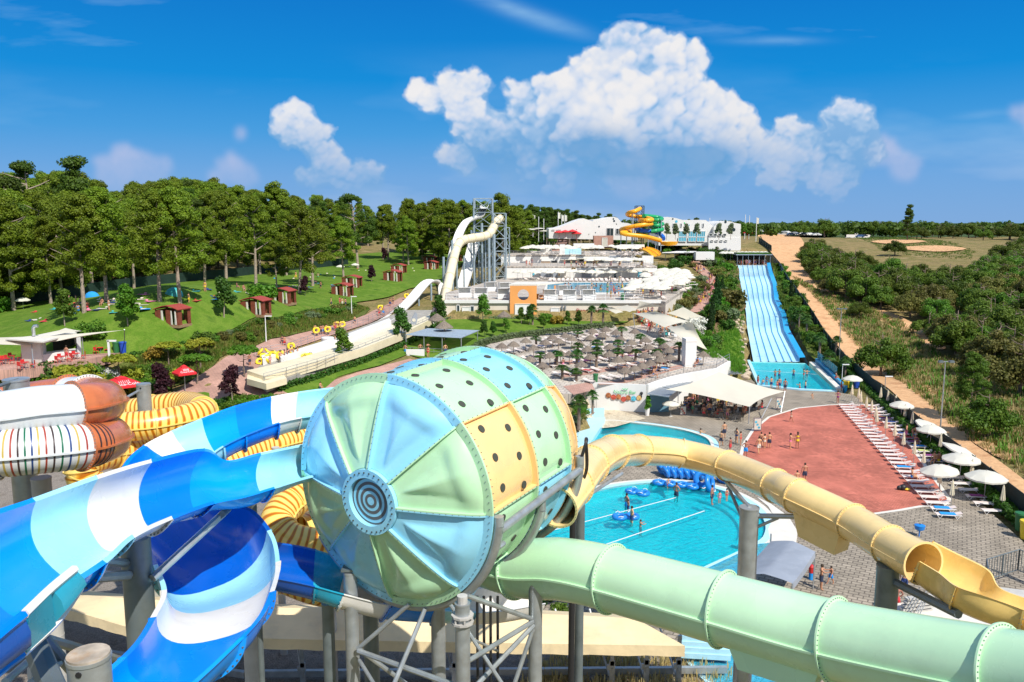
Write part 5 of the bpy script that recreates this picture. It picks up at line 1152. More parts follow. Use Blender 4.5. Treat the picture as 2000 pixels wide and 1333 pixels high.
for i,(x,y,rz) in enumerate([(908,583,.1),(940,584,-.1),(984,585,.1),(958,571,.3),(986,572,.2),(1075,590,.1),(1114,590,-.1),(1152,591,.1),(1100,578,.3),(1140,578,.35)]):
 p=G(x,y-1.5,ZU);cb.put((p.x,max(p.y,Yb+1.6),ZU),rz,label='white slatted sunbed cabana, %s from the left along the upper terrace' % ORD[i] if i<5 else 'white slatted cabana right of the orange kiosk, %s in the row' % ORD[i-5])
# middle facades
Ym=_f.y
r=empty('mural_facade',(18,Ym,ZU),'white terrace facade with trapezoid bays and coloured circles behind the upper pool','building');xl,xr=_g.x,_f.x
for a,c,y0,y1,m_ in ((1052,1090,527,543,'grey_fabric'),(1135,1156,528,543,'grey_fabric'),(1198,1204,532,543,'dark_glass'),(1245,1256,531,542,'blue_glass'),(1260,1275,531,543,'brick_pink'),(1224,1233,533,534,'dark_glass')):wpanel('bay',a,y0,c,y1,Ym,MT[m_],r,.12,MT['white_paint'])
for x,y,q,m_ in ((1119,526,3.2,'pic_tan'),(1123,525,1.5,'pic_tan'),(1161,529,3,'pic_blue'),(1166,531,2,'pic_tan'),(1091,537,2.6,'pic_tan'),(1042,536,2.4,'pic_blue')):disc('mural_dot',x,y,q,Ym,MT[m_],r)
railing((xl,Ym + .2,ZM),(xr,Ym + .2,ZM),label='thin railing above the white mural facade',r=.03)
Yt=UP3[0][1]
r=empty('terrace_bar',(18,Yt,ZM),'row of dark open bars under white awnings on the middle terrace','bar')
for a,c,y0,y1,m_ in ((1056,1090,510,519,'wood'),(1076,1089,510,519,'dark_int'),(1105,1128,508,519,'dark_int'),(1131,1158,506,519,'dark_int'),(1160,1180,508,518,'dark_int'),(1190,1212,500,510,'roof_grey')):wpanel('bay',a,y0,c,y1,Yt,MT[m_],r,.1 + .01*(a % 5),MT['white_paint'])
for a,c,y_ in ((1095,1129,508),(1127,1172,506),(1150,1200,507)):
 p,q=VY(a,y_,Yt-2.2),VY(c,y_,Yt-2.2);b=MB();b.box(((p.x+q.x)/2,Yt-1.2,p.z),(q.x-p.x,2.2,.08 + .01*(a % 3)));b.build('awning',MT['umb_white'],r)
railing((UP3[0][0],Yt + .2,ZT),(UP3[1][0],Yt + .2,ZT),label='thin railing along the top terrace edge',r=.03)
b=MB();c=VY(1098,493,Yt+4);b.box((c.x,Yt+4,ZT+1.3),(1.4,1.4,2.8));tag(b.build('white_pier',MT['white_wall'],loc=(c.x,Yt+4,ZT)),'white square pier beside the pale blue waterfall wall','pier')
c=VY(1118,494,Yt+5);b=MB();b.box((c.x,Yt+5,ZT + .8),(4.8,.3,1.7));tag(b.build('waterfall_wall',MT['pool_edge'],loc=(c.x,Yt+5,ZT)),'pale blue tiled waterfall wall on the top terrace','wall')
# white halls on the hill
Y1=262
r=empty('park_hall',(VY(1140,460,Y1).x,Y1,16),'long white hall with an uneven gabled outline and round portholes on the left hill','building')
facade('wall',[(1072,466),(1072,447),(1086,446),(1102,441),(1124,432),(1140,427),(1158,433),(1159,430),(1178,428),(1186,426),(1200,424),(1206,426),(1214,435),(1226,436),(1240,441),(1246,470)],Y1,20,MT['white_wall'],r)
for x,y,q in ((1198,428,1.5),(1199.5,432,2),(1170,443,1.6),(1107,453,1.4),(1204,438,1),(1150,458,.8),(1163,455,1),(1126,449,.8)):disc('porthole',x,y,q,Y1,MT['dark_glass'],r)
for a,c,y0,y1,m_ in ((1185,1198,446,461,'dark_glass'),(1203,1213,447,458,'dark_glass'),(1078,1083,449,451,'dark_glass'),(1087,1096,449,451,'dark_glass')):wpanel('window',a,y0,c,y1,Y1,MT[m_],r,.12,MT['white_paint'],1)
r=empty('pink_annex',(VY(1180,470,258).x,258,16),'low pink brick annex with a pale door in front of the white hall','building')
facade('wall',[(1160,484),(1160,461),(1198,461),(1198,484)],257,3,MT['brick_pink'],r);wpanel('door',1176,465,1186,482,257,MT['umb_white'],r,.1,MT['white_paint'])
Y2=258
r=empty('park_hall',(VY(1340,460,Y2).x,Y2,16),'big white hall with tall glazed bays, turquoise panels and a swooping roofline','building')
facade('wall',[(1286,480),(1288,436),(1296,428),(1304,424),(1318,426),(1333,430),(1352,430),(1378,430),(1386,436),(1393,443),(1393,480)],Y2,18,MT['white_wall'],r)
for a in (1326,1345,1362):wpanel('window',a,452,a+15,463,Y2,MT['blue_glass'],r,.12,MT['white_paint'],3);wpanel('balcony_panel',a-1,463.5,a+14,472,Y2 - .2,MT['screen_glass'],r,.12,MT['white_paint'],2)
for a,y0 in ((1329,437),(1372,437),(1314,437)):wpanel('window',a,y0,a+2.6,y0+7,Y2,MT['dark_glass'],r,.12,MT['white_paint'])
for x,y,q,m_ in ((1314,428,1.6,'dark_glass'),(1321,433,2.6,'pic_blue'),(1337,436,1.5,'letter_green'),(1346,440,1.2,'pic_blue'),(1305,440,1.2,'pic_tan')):disc('porthole',x,y,q,Y2,MT[m_],r)
r=empty('park_hall',(VY(1420,460,Y2).x,Y2-2,16),'white hall with two rows of small dark windows next to the flagpoles','building')
facade('wall',[(1394,488),(1394,444),(1400,437),(1408,433),(1418,432),(1427,433),(1436,436),(1447,438),(1447,488)],Y2-2,16,MT['white_wall'],r)
for k,a in enumerate((1384,1393,1402,1411)):wpanel('window',a+1,457,a+7,461.5,Y2-2.2,MT['dark_glass'],r,.12,MT['white_paint']);wpanel('window',a+4,469.5,a+9,472,Y2-2.2,MT['dark_glass'],r,.12,MT['white_paint'])
for x,y,q in ((1417,434,2.4),(1433,449,3.4),(1426,443,2.6),(1421,448,1.6)):disc('porthole',x,y,q,Y2-2,MT['dark_glass'],r)
facade('lower_wall',[(1384,490),(1384,464),(1446,464),(1446,490)],Y2-2.1,1,MT['white_paint'],r)
# long white roofs and low walls below the halls
r=empty('cafe_roof',(VY(1330,495,245).x,245,14),'flat white canopy roof on posts in front of the trees, left of the lane slide tower','canopy')
for k,pts in enumerate(([(1288,493),(1330,489.5),(1372,491),(1340,494)],[(1330,494.5),(1385,492),(1390,497),(1345,499)])):
 P=[VY(x,y,240) for x,y in pts];b=MB();b.prism([(P[0].x,236),(P[1].x,246),(P[2].x,246),(P[3].x,236)],P[0].z - .1 + .3*k,P[0].z + .1 + .3*k);b.build('roof',MT['white_paint'],r)
for x in (1300,1318,1340,1360,1380):c=VY(x,493,238);b=MB();b.tube([(c.x,238,c.z-3),(c.x,238,c.z)],.1,6);b.build('post',MT['steel'],r)
b=MB();c=VY(1375,500,232);b.box((c.x,232,c.z),(5.2,3,2.2));tag(b.build('white_hut',MT['white_wall'],loc=(c.x,232,c.z-1.1)),'small white flat roofed hut behind the round topped trees','hut')
for x0,x1,y0,y1,Y in ((1210,1258,478,486,240),(1120,1160,476,486,236),(1056,1078,479,494,236),(1254,1275,500,515,222)):
 a,c=VY(x0,y0,Y),VY(x1,y1,Y);b=MB();b.box(((a.x+c.x)/2,Y,(a.z+c.z)/2),(c.x-a.x,1.5,a.z-c.z));tag(b.build('garden_wall',MT['white_wall'],loc=((a.x+c.x)/2,Y,c.z)),'low white garden wall among the umbrellas on the slope below the halls','wall','low white walls on the upper slope')
# six-lane slide
def lanes():
 ly=[(505,1439),(515,1439.5),(545,1443),(570,1448),(610,1455),(640,1457),(705,1468.5),(720,1470)];ry=[(505,1502.5),(515,1503.5),(535,1508),(560,1517),(590,1521),(620,1535),(650,1541),(708,1573.5),(720,1579)]
 root=empty('lane_slide',G(1520,707,0),'wide pale blue slide with parallel lanes dropping into the pool beside the dirt road','lane slide')
 rows=[];n=110
 for i in range(n+1):
  t=i/n;Y=236-(236-139.5)*t;z=11.45*(1-t)**1.08 - .02
  for c0,a in ((.22,.75),(.50,.85),(.76,.6)):z+=a*math.exp(-((t-c0) / .07)**2)
  v=(z-CAMH)/Y;ang=math.atan(v)+PITCH;yi=666.5-F*math.tan(ang)
  xl_=np.interp(yi,[a for a,_ in ly],[b for _,b in ly]);xr_=np.interp(yi,[a for a,_ in ry],[b for _,b in ry])
  dep=Y*math.cos(PITCH)-(z-CAMH)*math.sin(PITCH)
  rows.append(((xl_-1000)/F*dep,(xr_-1000)/F*dep,Y,z))
 for k in range(6):
  b=MB();vs=[];fs=[]
  for a,c,Y,z in rows:
   w=(c-a-1.2);x0=a + .25+w*k/6;x1=a + .25+w*(k+1)/6
   for j in range(5):u=j/4;vs.append((x0+(x1-x0)*u,Y,z - .10*math.sin(PI*u)))
  for i in range(n):
   for j in range(4):q=i*5+j;fs.append((q,q+5,q+6,q+1))
  b.add(vs,fs);b.build('lane',MT['slide_blue'],root,smooth=True,ang=80)
 for k in range(7):
  b=MB();vs=[];fs=[]
  for a,c,Y,z in rows:
   w=(c-a-1.2);x=a + .25+w*k/6;hw,h=(.045,.12) if k<6 else (.22,.55)
   if k==6:x += .45;hw = .5;h = .75
   vs+=[(x-hw,Y,z - .2),(x-hw,Y,z+h * .9),(x+hw,Y,z+h),(x+hw,Y,z - .2)]
  for i in range(n):
   for j in range(3):q=i*4+j;fs.append((q,q+4,q+5,q+1))
  b.add(vs,fs);b.build('side_wall' if k in (0,6) else 'divider',MT['slide_side' if k else 'slide_blue'],root,smooth=True,ang=30)
 for s in (0,1):
  b=MB();vs=[];fs=[]
  for r_ in rows:x=r_[s]+(-.05 if s==0 else .45);vs+=[(x,r_[2],r_[3] - .1),(x,r_[2],r_[3]-3.2)]
  for i in range(n):fs.append((2*i,2*i+2,2*i+3,2*i+1))
  b.add(vs,fs);b.build('skirt',MT['roof_grey'],root)
 a,c,Y,z=rows[0];r=empty('start_tower',((a+c)/2,Y+3,z-4),'flat roofed start platform crowded with bathers at the top of the lane slide','tower')
 b=MB();b.box(((a+c)/2,Y+2.6,z-2),(c-a + .6,5,3.9));b.build('platform',MT['concrete_post'],r);b=MB();b.box(((a+c)/2,Y+2.6,z+3.0),(c-a+1.0,5.6,.25));b.build('roof',MT['roof_grey'],r)
 b=MB();b.box(((a+c)/2,Y+2.6,z+3.3),(c-a + .2,5,.5));b.build('roof_hedge',MT['hedge_leaf'],r)
 for i in range(7):x=a+(c-a)*i/6;b=MB();b.tube([(x,Y + .2,z),(x,Y + .2,z+2.9)],.07,6);b.build('post',MT['steel'],r)
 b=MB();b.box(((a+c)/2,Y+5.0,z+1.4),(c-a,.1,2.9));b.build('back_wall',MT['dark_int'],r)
 return rows
LROWS=lanes()
# drop-slide tower
def lattice(root,x0,x1,y0,y1,z0,z1,step,r=.16,m='galv_tower',rb=.07):
 cs=[(x0,y0),(x1,y0),(x1,y1),(x0,y1)]
 for x,y in cs:b=MB();b.tube([(x,y,z0),(x,y,z1)],r,8);b.build('column',MT[m],root,smooth=True)
 n=int((z1-z0)/step);b=MB()
 for k in range(n+1):
  z=z1-k*step
  for i in range(4):
   p,q=cs[i],cs[(i+1) % 4];b.tube([(*p,z),(*q,z)],rb,5)
   if k<n:b.tube([(*p,z),(*q,z-step)],rb * .8,4);b.tube([(*q,z),(*p,z-step)],rb * .8,4)
 b.build('cross_bracing',MT[m],root)
YT=199
r=empty('slide_tower',(VY(943,580,YT).x,YT,8),'tall grey steel lattice tower at the top of the steep white drop slide','slide tower')
xa,xb=VY(925.5,450,YT).x,VY(961.5,450,YT).x;lattice(r,xa,xb,YT,YT+5,6,VY(940,388,YT).z,3.3,.2)
b=MB();b.box(((xa+xb)/2,YT+2.5,VY(940,408,YT).z),(xb-xa,5,.15));b.build('platform',MT['galv_dark'],r)
for k in range(9):
 z=8+k*2.2;b=MB();sx=1 if k % 2 else -1;b.add([((xa+xb)/2-1.8*sx,YT+3.0,z),((xa+xb)/2+1.8*sx,YT+3.0,z+2.2),((xa+xb)/2+1.8*sx,YT+4.2,z+2.2),((xa+xb)/2-1.8*sx,YT+4.2,z)],[(0,1,2,3)]);b.build('stair_flight',MT['galv_dark'],r)
for i in range(10):p=(xa+(xb-xa)*i/9,YT,VY(940,408,YT).z);b=MB();b.tube([p,(p[0],p[1],p[2]+1.1)],.04,4);b.build('baluster',MT['galv_tower'],r)
r2=empty('slide_tower',(VY(978,580,YT).x,YT-2,8),'lower grey steel tower with stairs where the cream tube starts','slide tower')
xc,xd=VY(963.5,450,YT-3).x,VY(988,450,YT-3).x;lattice(r2,xc,xd,YT-3,YT+3,6,VY(970,417,YT-3).z,3.0,.16)
b=MB();b.box(((xc+xd)/2,YT,VY(970,436,YT).z),(xd-xc,6,.15));b.build('platform',MT['galv_dark'],r2)
r3=empty('slide_tower',(VY(992,580,YT).x,YT+5,8),'narrow stair tower of grey steel behind the cream tube tower','slide tower')
lattice(r3,VY(985,450,YT+6).x,VY(995,450,YT+6).x,YT+6,YT+10,7,VY(970,445,YT+6).z,2.6,.12)
for i,(x,y0,Y,rr) in enumerate([(941,436,192,.30),(955,466,189,.34),(965,458,191,.34),(925.5,470,193,.24),(920,450,195,.16),(883,470,182,.30),(866,502,177,.28),(906,500,186,.18),(892,505,184,.22),(842,555,167,.2),(818,585,160,.18),(873,560,178,.18),(935,470,196,.16),(948,470,198,.2)]):
 p=VY(x,y0,Y);b=MB();b.tube([(p.x,Y,5.5),(p.x,Y,p.z)],rr,10);tag(b.build('steel_column',MT['galv_tower'],loc=(p.x,Y,5.5),smooth=True),'grey blue steel column carrying the steep tower slides','column','steel columns under the tower slides')
def tube3(root,st,R,m,cut=1.0,name='tube_section',n=20):
 P=[W(*s) for s in st];K=len(P)-1;nn=int(K/cut)
 for c in range(nn):
  b=MB();b.tube([crom(P,min((c+j/5)*K/nn,K-1e-6)) for j in range(6)],R,n,cap=False);a,d=crom(P,c*K/nn),crom(P,c*K/nn + .02);tube_ring(b,a,d-a,R - .02,R + .12,.12,n);b.build(name,MT[m],root,smooth=True)
r=empty('drop_tube',G(850,612,6),'cream closed tube slide plunging from the lower tower towards the run-out lane','tube slide')
tube3(r,[(978,427,198),(970,433,197),(963,446,194),(955,458,191.5),(941,463,190),(920,466,187.5),(904,470,185.5),(893,482,183),(885,510,179),(877,548,173),(869,584,167),(860,606,160),(845,618,154)],.98,'cream_far',.8)
ff=lambda st,cols,**k:flume(k.pop('root'),st,cols,bolts=False,**k)
r=empty('drop_slide',G(940,600,6),'steep open white slide dropping from the top of the tall tower','open slide')
def edges(c,w):# centre line (x, y, d) and metre width -> flume stations
 out=[]
 for i,(x,y,d) in enumerate(c):
  a=W(*c[max(i-1,0)]);b_=W(*c[min(i+1,len(c)-1)]);p=W(x,y,d);t=(b_-a).normalized();s=t.cross(Vector((0,0,1)));s=s.normalized() if s.length > .05 else Vector((1,0,0));out.append((p-s*w/2,p+s*w/2))
 return out
def flume3(root,c,w,sag,m,k=1,name='flume_section'):
 E2=edges(c,w);n=len(c)-1;ns=10;prev=None
 A=[e[0] for e in E2];B=[e[1] for e in E2]
 for i in range(0,n):
  b=MB();vs=[];fs=[];st=5
  for j in range(st+1):
   t=min(i+j/st,n-1e-6);a,c_=crom(A,t),crom(B,t);M_=(a+c_)/2;ac=(c_-a)/2
   tg=(crom(A,min(t + .05,n-1e-6))+crom(B,min(t + .05,n-1e-6))-crom(A,max(t - .05,0))-crom(B,max(t - .05,0))).normalized();nn_=ac.cross(tg).normalized();nn_=nn_ if nn_.z<0 else -nn_
   for e,rev in ((0,0),(.10,1)):
    row=[M_-ac*(1+e/ac.length)*math.cos(PI*q/ns)+nn_*(sag+e)*math.sin(PI*q/ns) for q in range(ns+1)];vs+=row[::-1] if rev else row
  per=2*(ns+1)
  for j in range(st):
   for q in range(per):fs.append((j*per+q,j*per+(q+1) % per,(j+1)*per+(q+1) % per,(j+1)*per+q))
  b.add(vs,fs);b.build(name,MT[m],root,smooth=True,ang=50)
flume3(r,[(947,401,200),(943,408,199),(938,420,197.5),(926,424,196),(912,431,194),(901,447,191.5),(893,468,188.5),(884,500,184.5),(876,540,179.5),(866,580,174),(857,602,170)],1.9,.7,'white_far')
r=empty('drop_slide',G(905,570,7),'straight steep white chute coming down behind the steel columns','open slide')
flume3(r,[(932,450,204),(924,480,200),(917,510,196),(909,540,191),(900,566,187)],2.6,.6,'white_far')
r=empty('hump_slide',G(800,600,6),'white open slide with a high hump curving down to the run-out lanes','open slide')
flume3(r,[(868,578,171),(865,560,172),(858,550,172),(846,546,171),(834,550,169),(820,564,166),(806,581,161),(790,597,155),(772,613,148.5),(750,627,142),(725,642,136)],2.1,.7,'white_far')
for x,y,d,h in ((842,556,169,6),(818,574,165,5),(856,560,172,6)):p=W(x,y,d);b=MB();b.tube([(p.x,p.y,p.z-h),(p.x,p.y,p.z)],.16,8);b.build('support_post',MT['galv_tower'],r)
mat('lane_concrete',(.34,.32,.28),.9,.15,1)
# run-out lanes with railings
r=empty('runout_lanes',Gc(600,720),'long cream and white run-out lanes of the tower slides beside the sloping path','slide')
def cprism(name,pts,h0,h1,m):P=[Gc(x,y,h1) for x,y in pts];b=MB();b.prism([(p.x,p.y) for p in P],lambda x,y:zch(x,y)+h0,lambda x,y:zch(x,y)+h1);return b.build(name,MT[m],r)
cprism('lane_base',[(498,735),(490,716),(560,690),(640,665),(790,606),(858,606),(848,628),(700,690),(570,735),(520,752)],-.9,.05,'lane_concrete')
cprism('cream_wall',[(482,724),(530,713),(610,692),(700,667),(790,634),(850,610),(862,614),(800,645),(710,680),(620,706),(550,726),(518,736)],-.2,.95,'cream_far')
cprism('cream_step',[(482,740),(520,750),(560,739),(550,729),(518,738),(484,728)],-.3,.45,'cream_far')
cprism('white_wall',[(545,694),(600,676),(680,652),(760,622),(764,626),(684,657),(604,682),(549,700)],-.3,1.0,'white_far')
cprism('wet_lane',[(570,706),(640,684),(720,655),(790,624),(796,630),(726,662),(645,693),(576,714)],-.1,.12,'cream_far')
cprism('white_step',[(510,694),(535,684),(540,692),(513,702)],-.2,.9,'white_far')
c=Gc(640,673);b=MB();b.lathe([(0,0),(.85,0),(.95,1.0),(.85,1.1),(0,1.1)],c,20);b.build('round_tub',MT['white_far'],r,smooth=True)
A_=[(516,752),(560,740),(620,722),(700,694),(780,662),(850,630)];B_=[(498,700),(560,690),(640,662),(720,633),(790,604)]
for L_,lb in ((A_,'steel railing along the near side of the run-out lanes'),(B_,'steel railing between the path and the run-out lanes')):
 for a,c in zip(L_[:-1],L_[1:]):
  p,q=Gc(*a),Gc(*c);railing(p+Vector((0,0,.1)),q+Vector((0,0,.1)),1.3,1.8,label=lb,m='steel',r=.03,bars=3,group=lb.replace('steel railing','railing lengths'))
# shade pavilion
def pavilion():
 z0=T(*G(850,705,3.6)[:2]) + .1
 r=empty('shade_pavilion',G(850,700,z0),'open pavilion with a flat blue-grey slatted roof, people at its railing','pavilion')
 zr=z0+2.7;P=[G(x,y,zr) for x,y in [(792,655),(868,660),(900,661),(936,646),(835,642)]]
 a,b_,c,d=P[0],P[2],P[3],P[4]
 for k in range(30):
  t0,t1=k/30,(k + .72)/30;b=MB();b.prism([tuple(a.lerp(d,t0))[:2],tuple(b_.lerp(c,t0))[:2],tuple(b_.lerp(c,t1))[:2],tuple(a.lerp(d,t1))[:2]],zr,zr + .06);b.build('roof_slat',MT['roof_light'],r)
 for u in (0,.33,.66,1):b=MB();b.tube([a.lerp(b_,u),d.lerp(c,u)],.06,6);b.build('roof_beam',MT['steel'],r)
 for u in (0,.33,.66,1):
  for v in (.02,.9):p=(a.lerp(b_,u)).lerp(d.lerp(c,u),v);b=MB();b.tube([(p.x,p.y,z0 - .5),(p.x,p.y,zr)],.07,8);b.build('post',MT['steel'],r)
 b=MB();b.prism([(a.x - .5,a.y-1),(b_.x+1,b_.y-1),(c.x+1,c.y),(d.x-1,d.y)],z0-1.5,z0 - .02);b.build('floor',MT['concrete_post'],r)
 p=G(812,697,z0);b=MB();b.box((p.x,p.y - .4,z0 + .3),(2.7,.25,1.7));b.build('parapet',MT['white_wall'],r)
 railing((a.x - .4,a.y - .8,z0),(b_.x + .8,b_.y - .8,z0),1.0,1.2,label='grey railing in front of the slatted pavilion');return z0
mat('roof_light',(.36,.44,.52),.5,.1,2)
PAVZ=pavilion()
# snack kiosk on the left lawn
def leftbar():
 z0=7.3;r=empty('lawn_bar',G(100,715,z0),'white walled snack bar under cream sails at the left edge of the lawn','bar')
 pl=[G(x,y,z0) for x,y in [(-40,728),(60,722),(170,704),(257,687),(235,684),(150,690),(40,700),(-40,705)]];b=MB();b.prism([(p.x,p.y) for p in pl],z0-1,z0 + .12);b.build('floor',MT['pink_pavers'],r)
 for pts,h,m_ in (([(43,706),(82,710),(92,702),(60,699)],2.7,'coping'),([(83,708),(152,698),(154,694),(92,702)],1.0,'white_wall'),([(152,699),(160,697),(160,690),(152,692)],2.6,'white_wall')):
  P=[G(x,y,z0 + .1) for x,y in pts];b=MB();b.prism([(p.x,p.y) for p in P],z0 + .1,z0+h);b.build('wall',MT[m_],r)
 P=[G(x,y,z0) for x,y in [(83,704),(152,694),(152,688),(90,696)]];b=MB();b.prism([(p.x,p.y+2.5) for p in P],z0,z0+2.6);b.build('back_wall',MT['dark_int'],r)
 zr=z0+2.9;P=[G(x,y,zr) for x,y in [(10,662),(66,656),(128,643),(150,650),(84,668)]];b=MB();b.prism([(p.x,p.y) for p in P],zr - .15,zr);b.build('roof',MT['coping'],r)
 c=G(66,656,zr + .1);b=MB();b.tube([c,c+Vector((0,0,.9)),c+Vector((.15,0,1.15)),c+Vector((.6,0,1.2))],.2,10);b.build('exhaust_pipe',MT['steel_bright'],r,smooth=True)
 Q=lambda x,y,h:G(x,y,z0+h)
 s1=[Q(-60,672,2.5),Q(62,675,2.2),Q(84,657,2.9),Q(-20,660,2.9)];s2=[Q(68,674,2.3),Q(160,658,2.8),Q(243,645,3.4),Q(80,658,3.0)];s3=[Q(84,656,3.1),Q(130,650,3.2),Q(160,647,3.3),Q(128,641,3.6)]
 sail(s1,bow=.05,label='cream sail over the left half of the lawn bar',poles=[(s1[1],Q(66,719,.1))]);sail(s2,bow=.12,label='cream sail stretched to a pole right of the lawn bar',poles=[(s2[2],Q(243,686,.1)),(s2[1],Q(164,700,.1))]);sail(s3,bow=.08,label='small cream sail above the roof of the lawn bar',poles=[])
 p=Q(214,701,.1);b=MB();b.box((p.x,p.y,z0+1.2),(.22,.2,2.3));b.box((p.x + .4,p.y,z0+2.3),(1.1,.2,.2));tag(b.build('white_post',MT['white_paint'],loc=(p.x,p.y,z0)),'white angled post beside the hedge right of the lawn bar','post')
 return z0
mat('steel_bright',(.62,.65,.67),.2,.1,2,metal=.8)
LBZ=leftbar()
# fences
def fence(pts,h,m,label,zf=None,name='screen_fence',step=3.0):
 P=[zf(x,y) if zf else TG(x,y) for x,y in pts];root=empty(name,P[0],label,'fence')
 for a,c in zip(P[:-1],P[1:]):
  n=max(1,int((c-a).length/step))
  for i in range(n):
   p,q=a.lerp(c,i/n),a.lerp(c,(i+1)/n)
   if not zf:p,q=onT(p),onT(q)
   t=(q-p);t.z=0;t.normalize();nn=Vector((-t.y,t.x,0)) * .03;b=MB();vs=[p-nn,q-nn,q+nn,p+nn];dip=random.uniform(-.08,.03)
   vs=[v+Vector((0,0,-.2)) for v in vs]+[v+Vector((0,0,h+dip)) for v in vs];b.add(vs,[(0,3,2,1),(4,5,6,7),(0,1,5,4),(1,2,6,5),(2,3,7,6),(3,0,4,7)]);b.build('screen_panel',MT[m],root)
   b=MB();b.tube([p+nn*2,p+nn*2+Vector((0,0,h + .1))],.04,5);b.build('post',MT['steel'],root)
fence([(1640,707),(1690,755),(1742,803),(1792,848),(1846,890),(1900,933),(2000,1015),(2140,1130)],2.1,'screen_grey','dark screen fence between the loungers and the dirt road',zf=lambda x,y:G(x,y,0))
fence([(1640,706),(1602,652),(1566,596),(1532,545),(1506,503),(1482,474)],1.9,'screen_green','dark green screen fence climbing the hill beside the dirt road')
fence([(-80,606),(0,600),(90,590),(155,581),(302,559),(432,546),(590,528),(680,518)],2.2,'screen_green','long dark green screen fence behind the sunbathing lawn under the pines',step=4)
# sheds on the lawn
def shed():
 r=empty('changing_cabin',(0,0,0),'x','cabin','brown wooden cabins on the lawn');w,d,h=2.2,1.55,2.15
 for sx in (-1,1):
  for sy in (-1,1):b=MB();b.box((sx*w,sy*d,h/2),(.14,.14,h));b.build('post',MT['shed_wood'],r)
 def wallb(x0,x1,y,ax):
  for k in range(10):
   b=MB();z = .12+k * .205
   if ax == 'x':b.box(((x0+x1)/2,y,z),(x1-x0,.07 + .006*(k % 2),.19))
   else:b.box((y,(x0+x1)/2,z),(.07 + .006*(k % 2),x1-x0,.19))
   b.build('board',MT['shed_wood'],r)
 wallb(-w,-w+1.0,-d,'x');wallb(-w+2.0,-w+2.9,-d,'x');wallb(-.1+1.9,w,-d,'x');wallb(-w,w,d,'x') if False else None
 wallb(-d,d,-w,'y');wallb(-d,-d + .9,w,'y');wallb(d - .7,d,w,'y');wallb(-w,-.6,d,'x');wallb(.9,w,d,'x')
 for x0,x1 in ((-w+1.05,-w+1.45),(.75,1.0),(1.5,1.78)):b=MB();b.add([(x0,-d - .05,2.0),(x1,-d - .05,2.0),(x1 + .12,-d - .05,.1),(x0 - .03,-d - .05,.1),((x0+x1)/2,-d - .12,1.1)],[(0,3,4),(3,2,4),(2,1,4),(1,0,4)]);b.build('curtain',MT['umb_white'],r)
 b=MB();b.box((0,.3,.5),(1.6,.5,.08));b.build('bench',MT['wood'],r)
 b=MB();b.box((0,0,-.15),(2*w + .3,2*d + .3,.36));b.build('floor',MT['wood'],r)
 b=MB();vs=[];n=8
 for s in (-1,1):
  for i in range(n+1):x=-w - .3+(2*w + .6)*i/n;z=h + .5 - .55*abs(2*i/n-1)**1.4;vs+=[(x,s*(d + .3),z),(x,s*(d + .3),z + .09)]
 m=2*(n+1);fs=[]
 for i in range(n):q=2*i;fs+=[(q,q+m,q+m+2,q+2),(q+1,q+3,q+m+3,q+m+1),(q,q+2,q+3,q+1),(q+m,q+m+1,q+m+3,q+m+2)]
 b.add(vs,fs);b.build('roof',MT['shed_roof'],r);return r
sp=Proto(shed())
SH=[(332,636,'with the grass right up to its step, nearest the lawn bar'),(496,616,'with a white notice on its left wall'),(549,594,'half behind a round green shrub, beside the cream curtains'),(667,580,'with a bright blue panel on its left side'),(686,563,'just behind the one with the blue panel'),(766,551,'left of the hump slide, front one of a pair'),(778,535,'behind another, left of the hump slide'),(842,528,'farthest but one, near the pines, front one of a pair'),(840,517,'behind another near the far pines'),(901,512,'partly hidden behind the steel columns of the tower')]
for x,y,l in SH:p=TG(x,y);sp.put((p.x,p.y+1.2,T0(p.x,p.y) + .02),random.uniform(-.12,.02) - .15,scale=(.80,.80,.98),label='brown cabin ' + l)
p=TG(651,571);b=MB();b.box((p.x,p.y - .3,p.z+1.2),(.7,.06,.8));tag(b.build('notice_board',MT['screen_glass'],loc=(p.x,p.y - .3,p.z)),'bright blue notice panel on the side of a brown cabin','notice')
# parasol spiral slides on the hill
r=empty('spiral_slides',(VY(1250,470,246).x,246,15),'yellow, green and blue tube slides coiled round a tower on the hill','spiral slide')
YS=246
def pathY(pts):return [VY(x,y,YS+dy) for x,y,dy in pts]
def coil(pts,R,m,name='tube_section'):
 P=pathY(pts);K=len(P)-1
 for c in range(0,K,2):b=MB();e=min(K,c+2);b.tube([crom(P,min(c+(e-c)*j/10,K-1e-6)) for j in range(11)],R,10);b.build(name,MT[m],r,smooth=True)
coil([(1250,408,1),(1240,413,-2),(1228,416,0),(1226,420,3),(1240,423,4),(1258,425,2),(1270,428,-1),(1273,430,-3),(1262,431,-4),(1250,431,0),(1252,434,3),(1266,436,2),(1272,438,-2),(1260,439,-4),(1240,442,-4),(1222,446,-2),(1213,449,2),(1220,452,4),(1233,451,2),(1228,454,-2),(1214,455,-4),(1222,458,-5),(1240,460,-5),(1258,462,-5),(1275,466,-6),(1292,471,-7)],.62,'yellow_spiral')
coil([(1257,422,0),(1270,423,3),(1285,425,4),(1293,428,2),(1286,430,-1),(1274,431,0),(1272,434,3),(1285,436,4),(1294,438,2),(1284,441,-1),(1272,441,1),(1274,445,4),(1290,446,3),(1293,449,0),(1282,451,-2),(1272,453,-2)],.6,'green_spiral')
coil([(1250,440,4),(1242,446,1),(1250,450,-1),(1268,452,-1),(1282,454,2),(1294,462,-1),(1296,467,-3)],.6,'blue_spiral')
b=MB();P=VY(1307,474,YS-7);b.lathe([(1.0,-.9),(2.2,-.7),(2.6,.2),(2.45,.25),(2.1,-.4),(0,-.6)],P,20,sx=1.0,sy=.8);b.build('splash_bowl',MT['yellow_spiral'],r,smooth=True);b=MB()
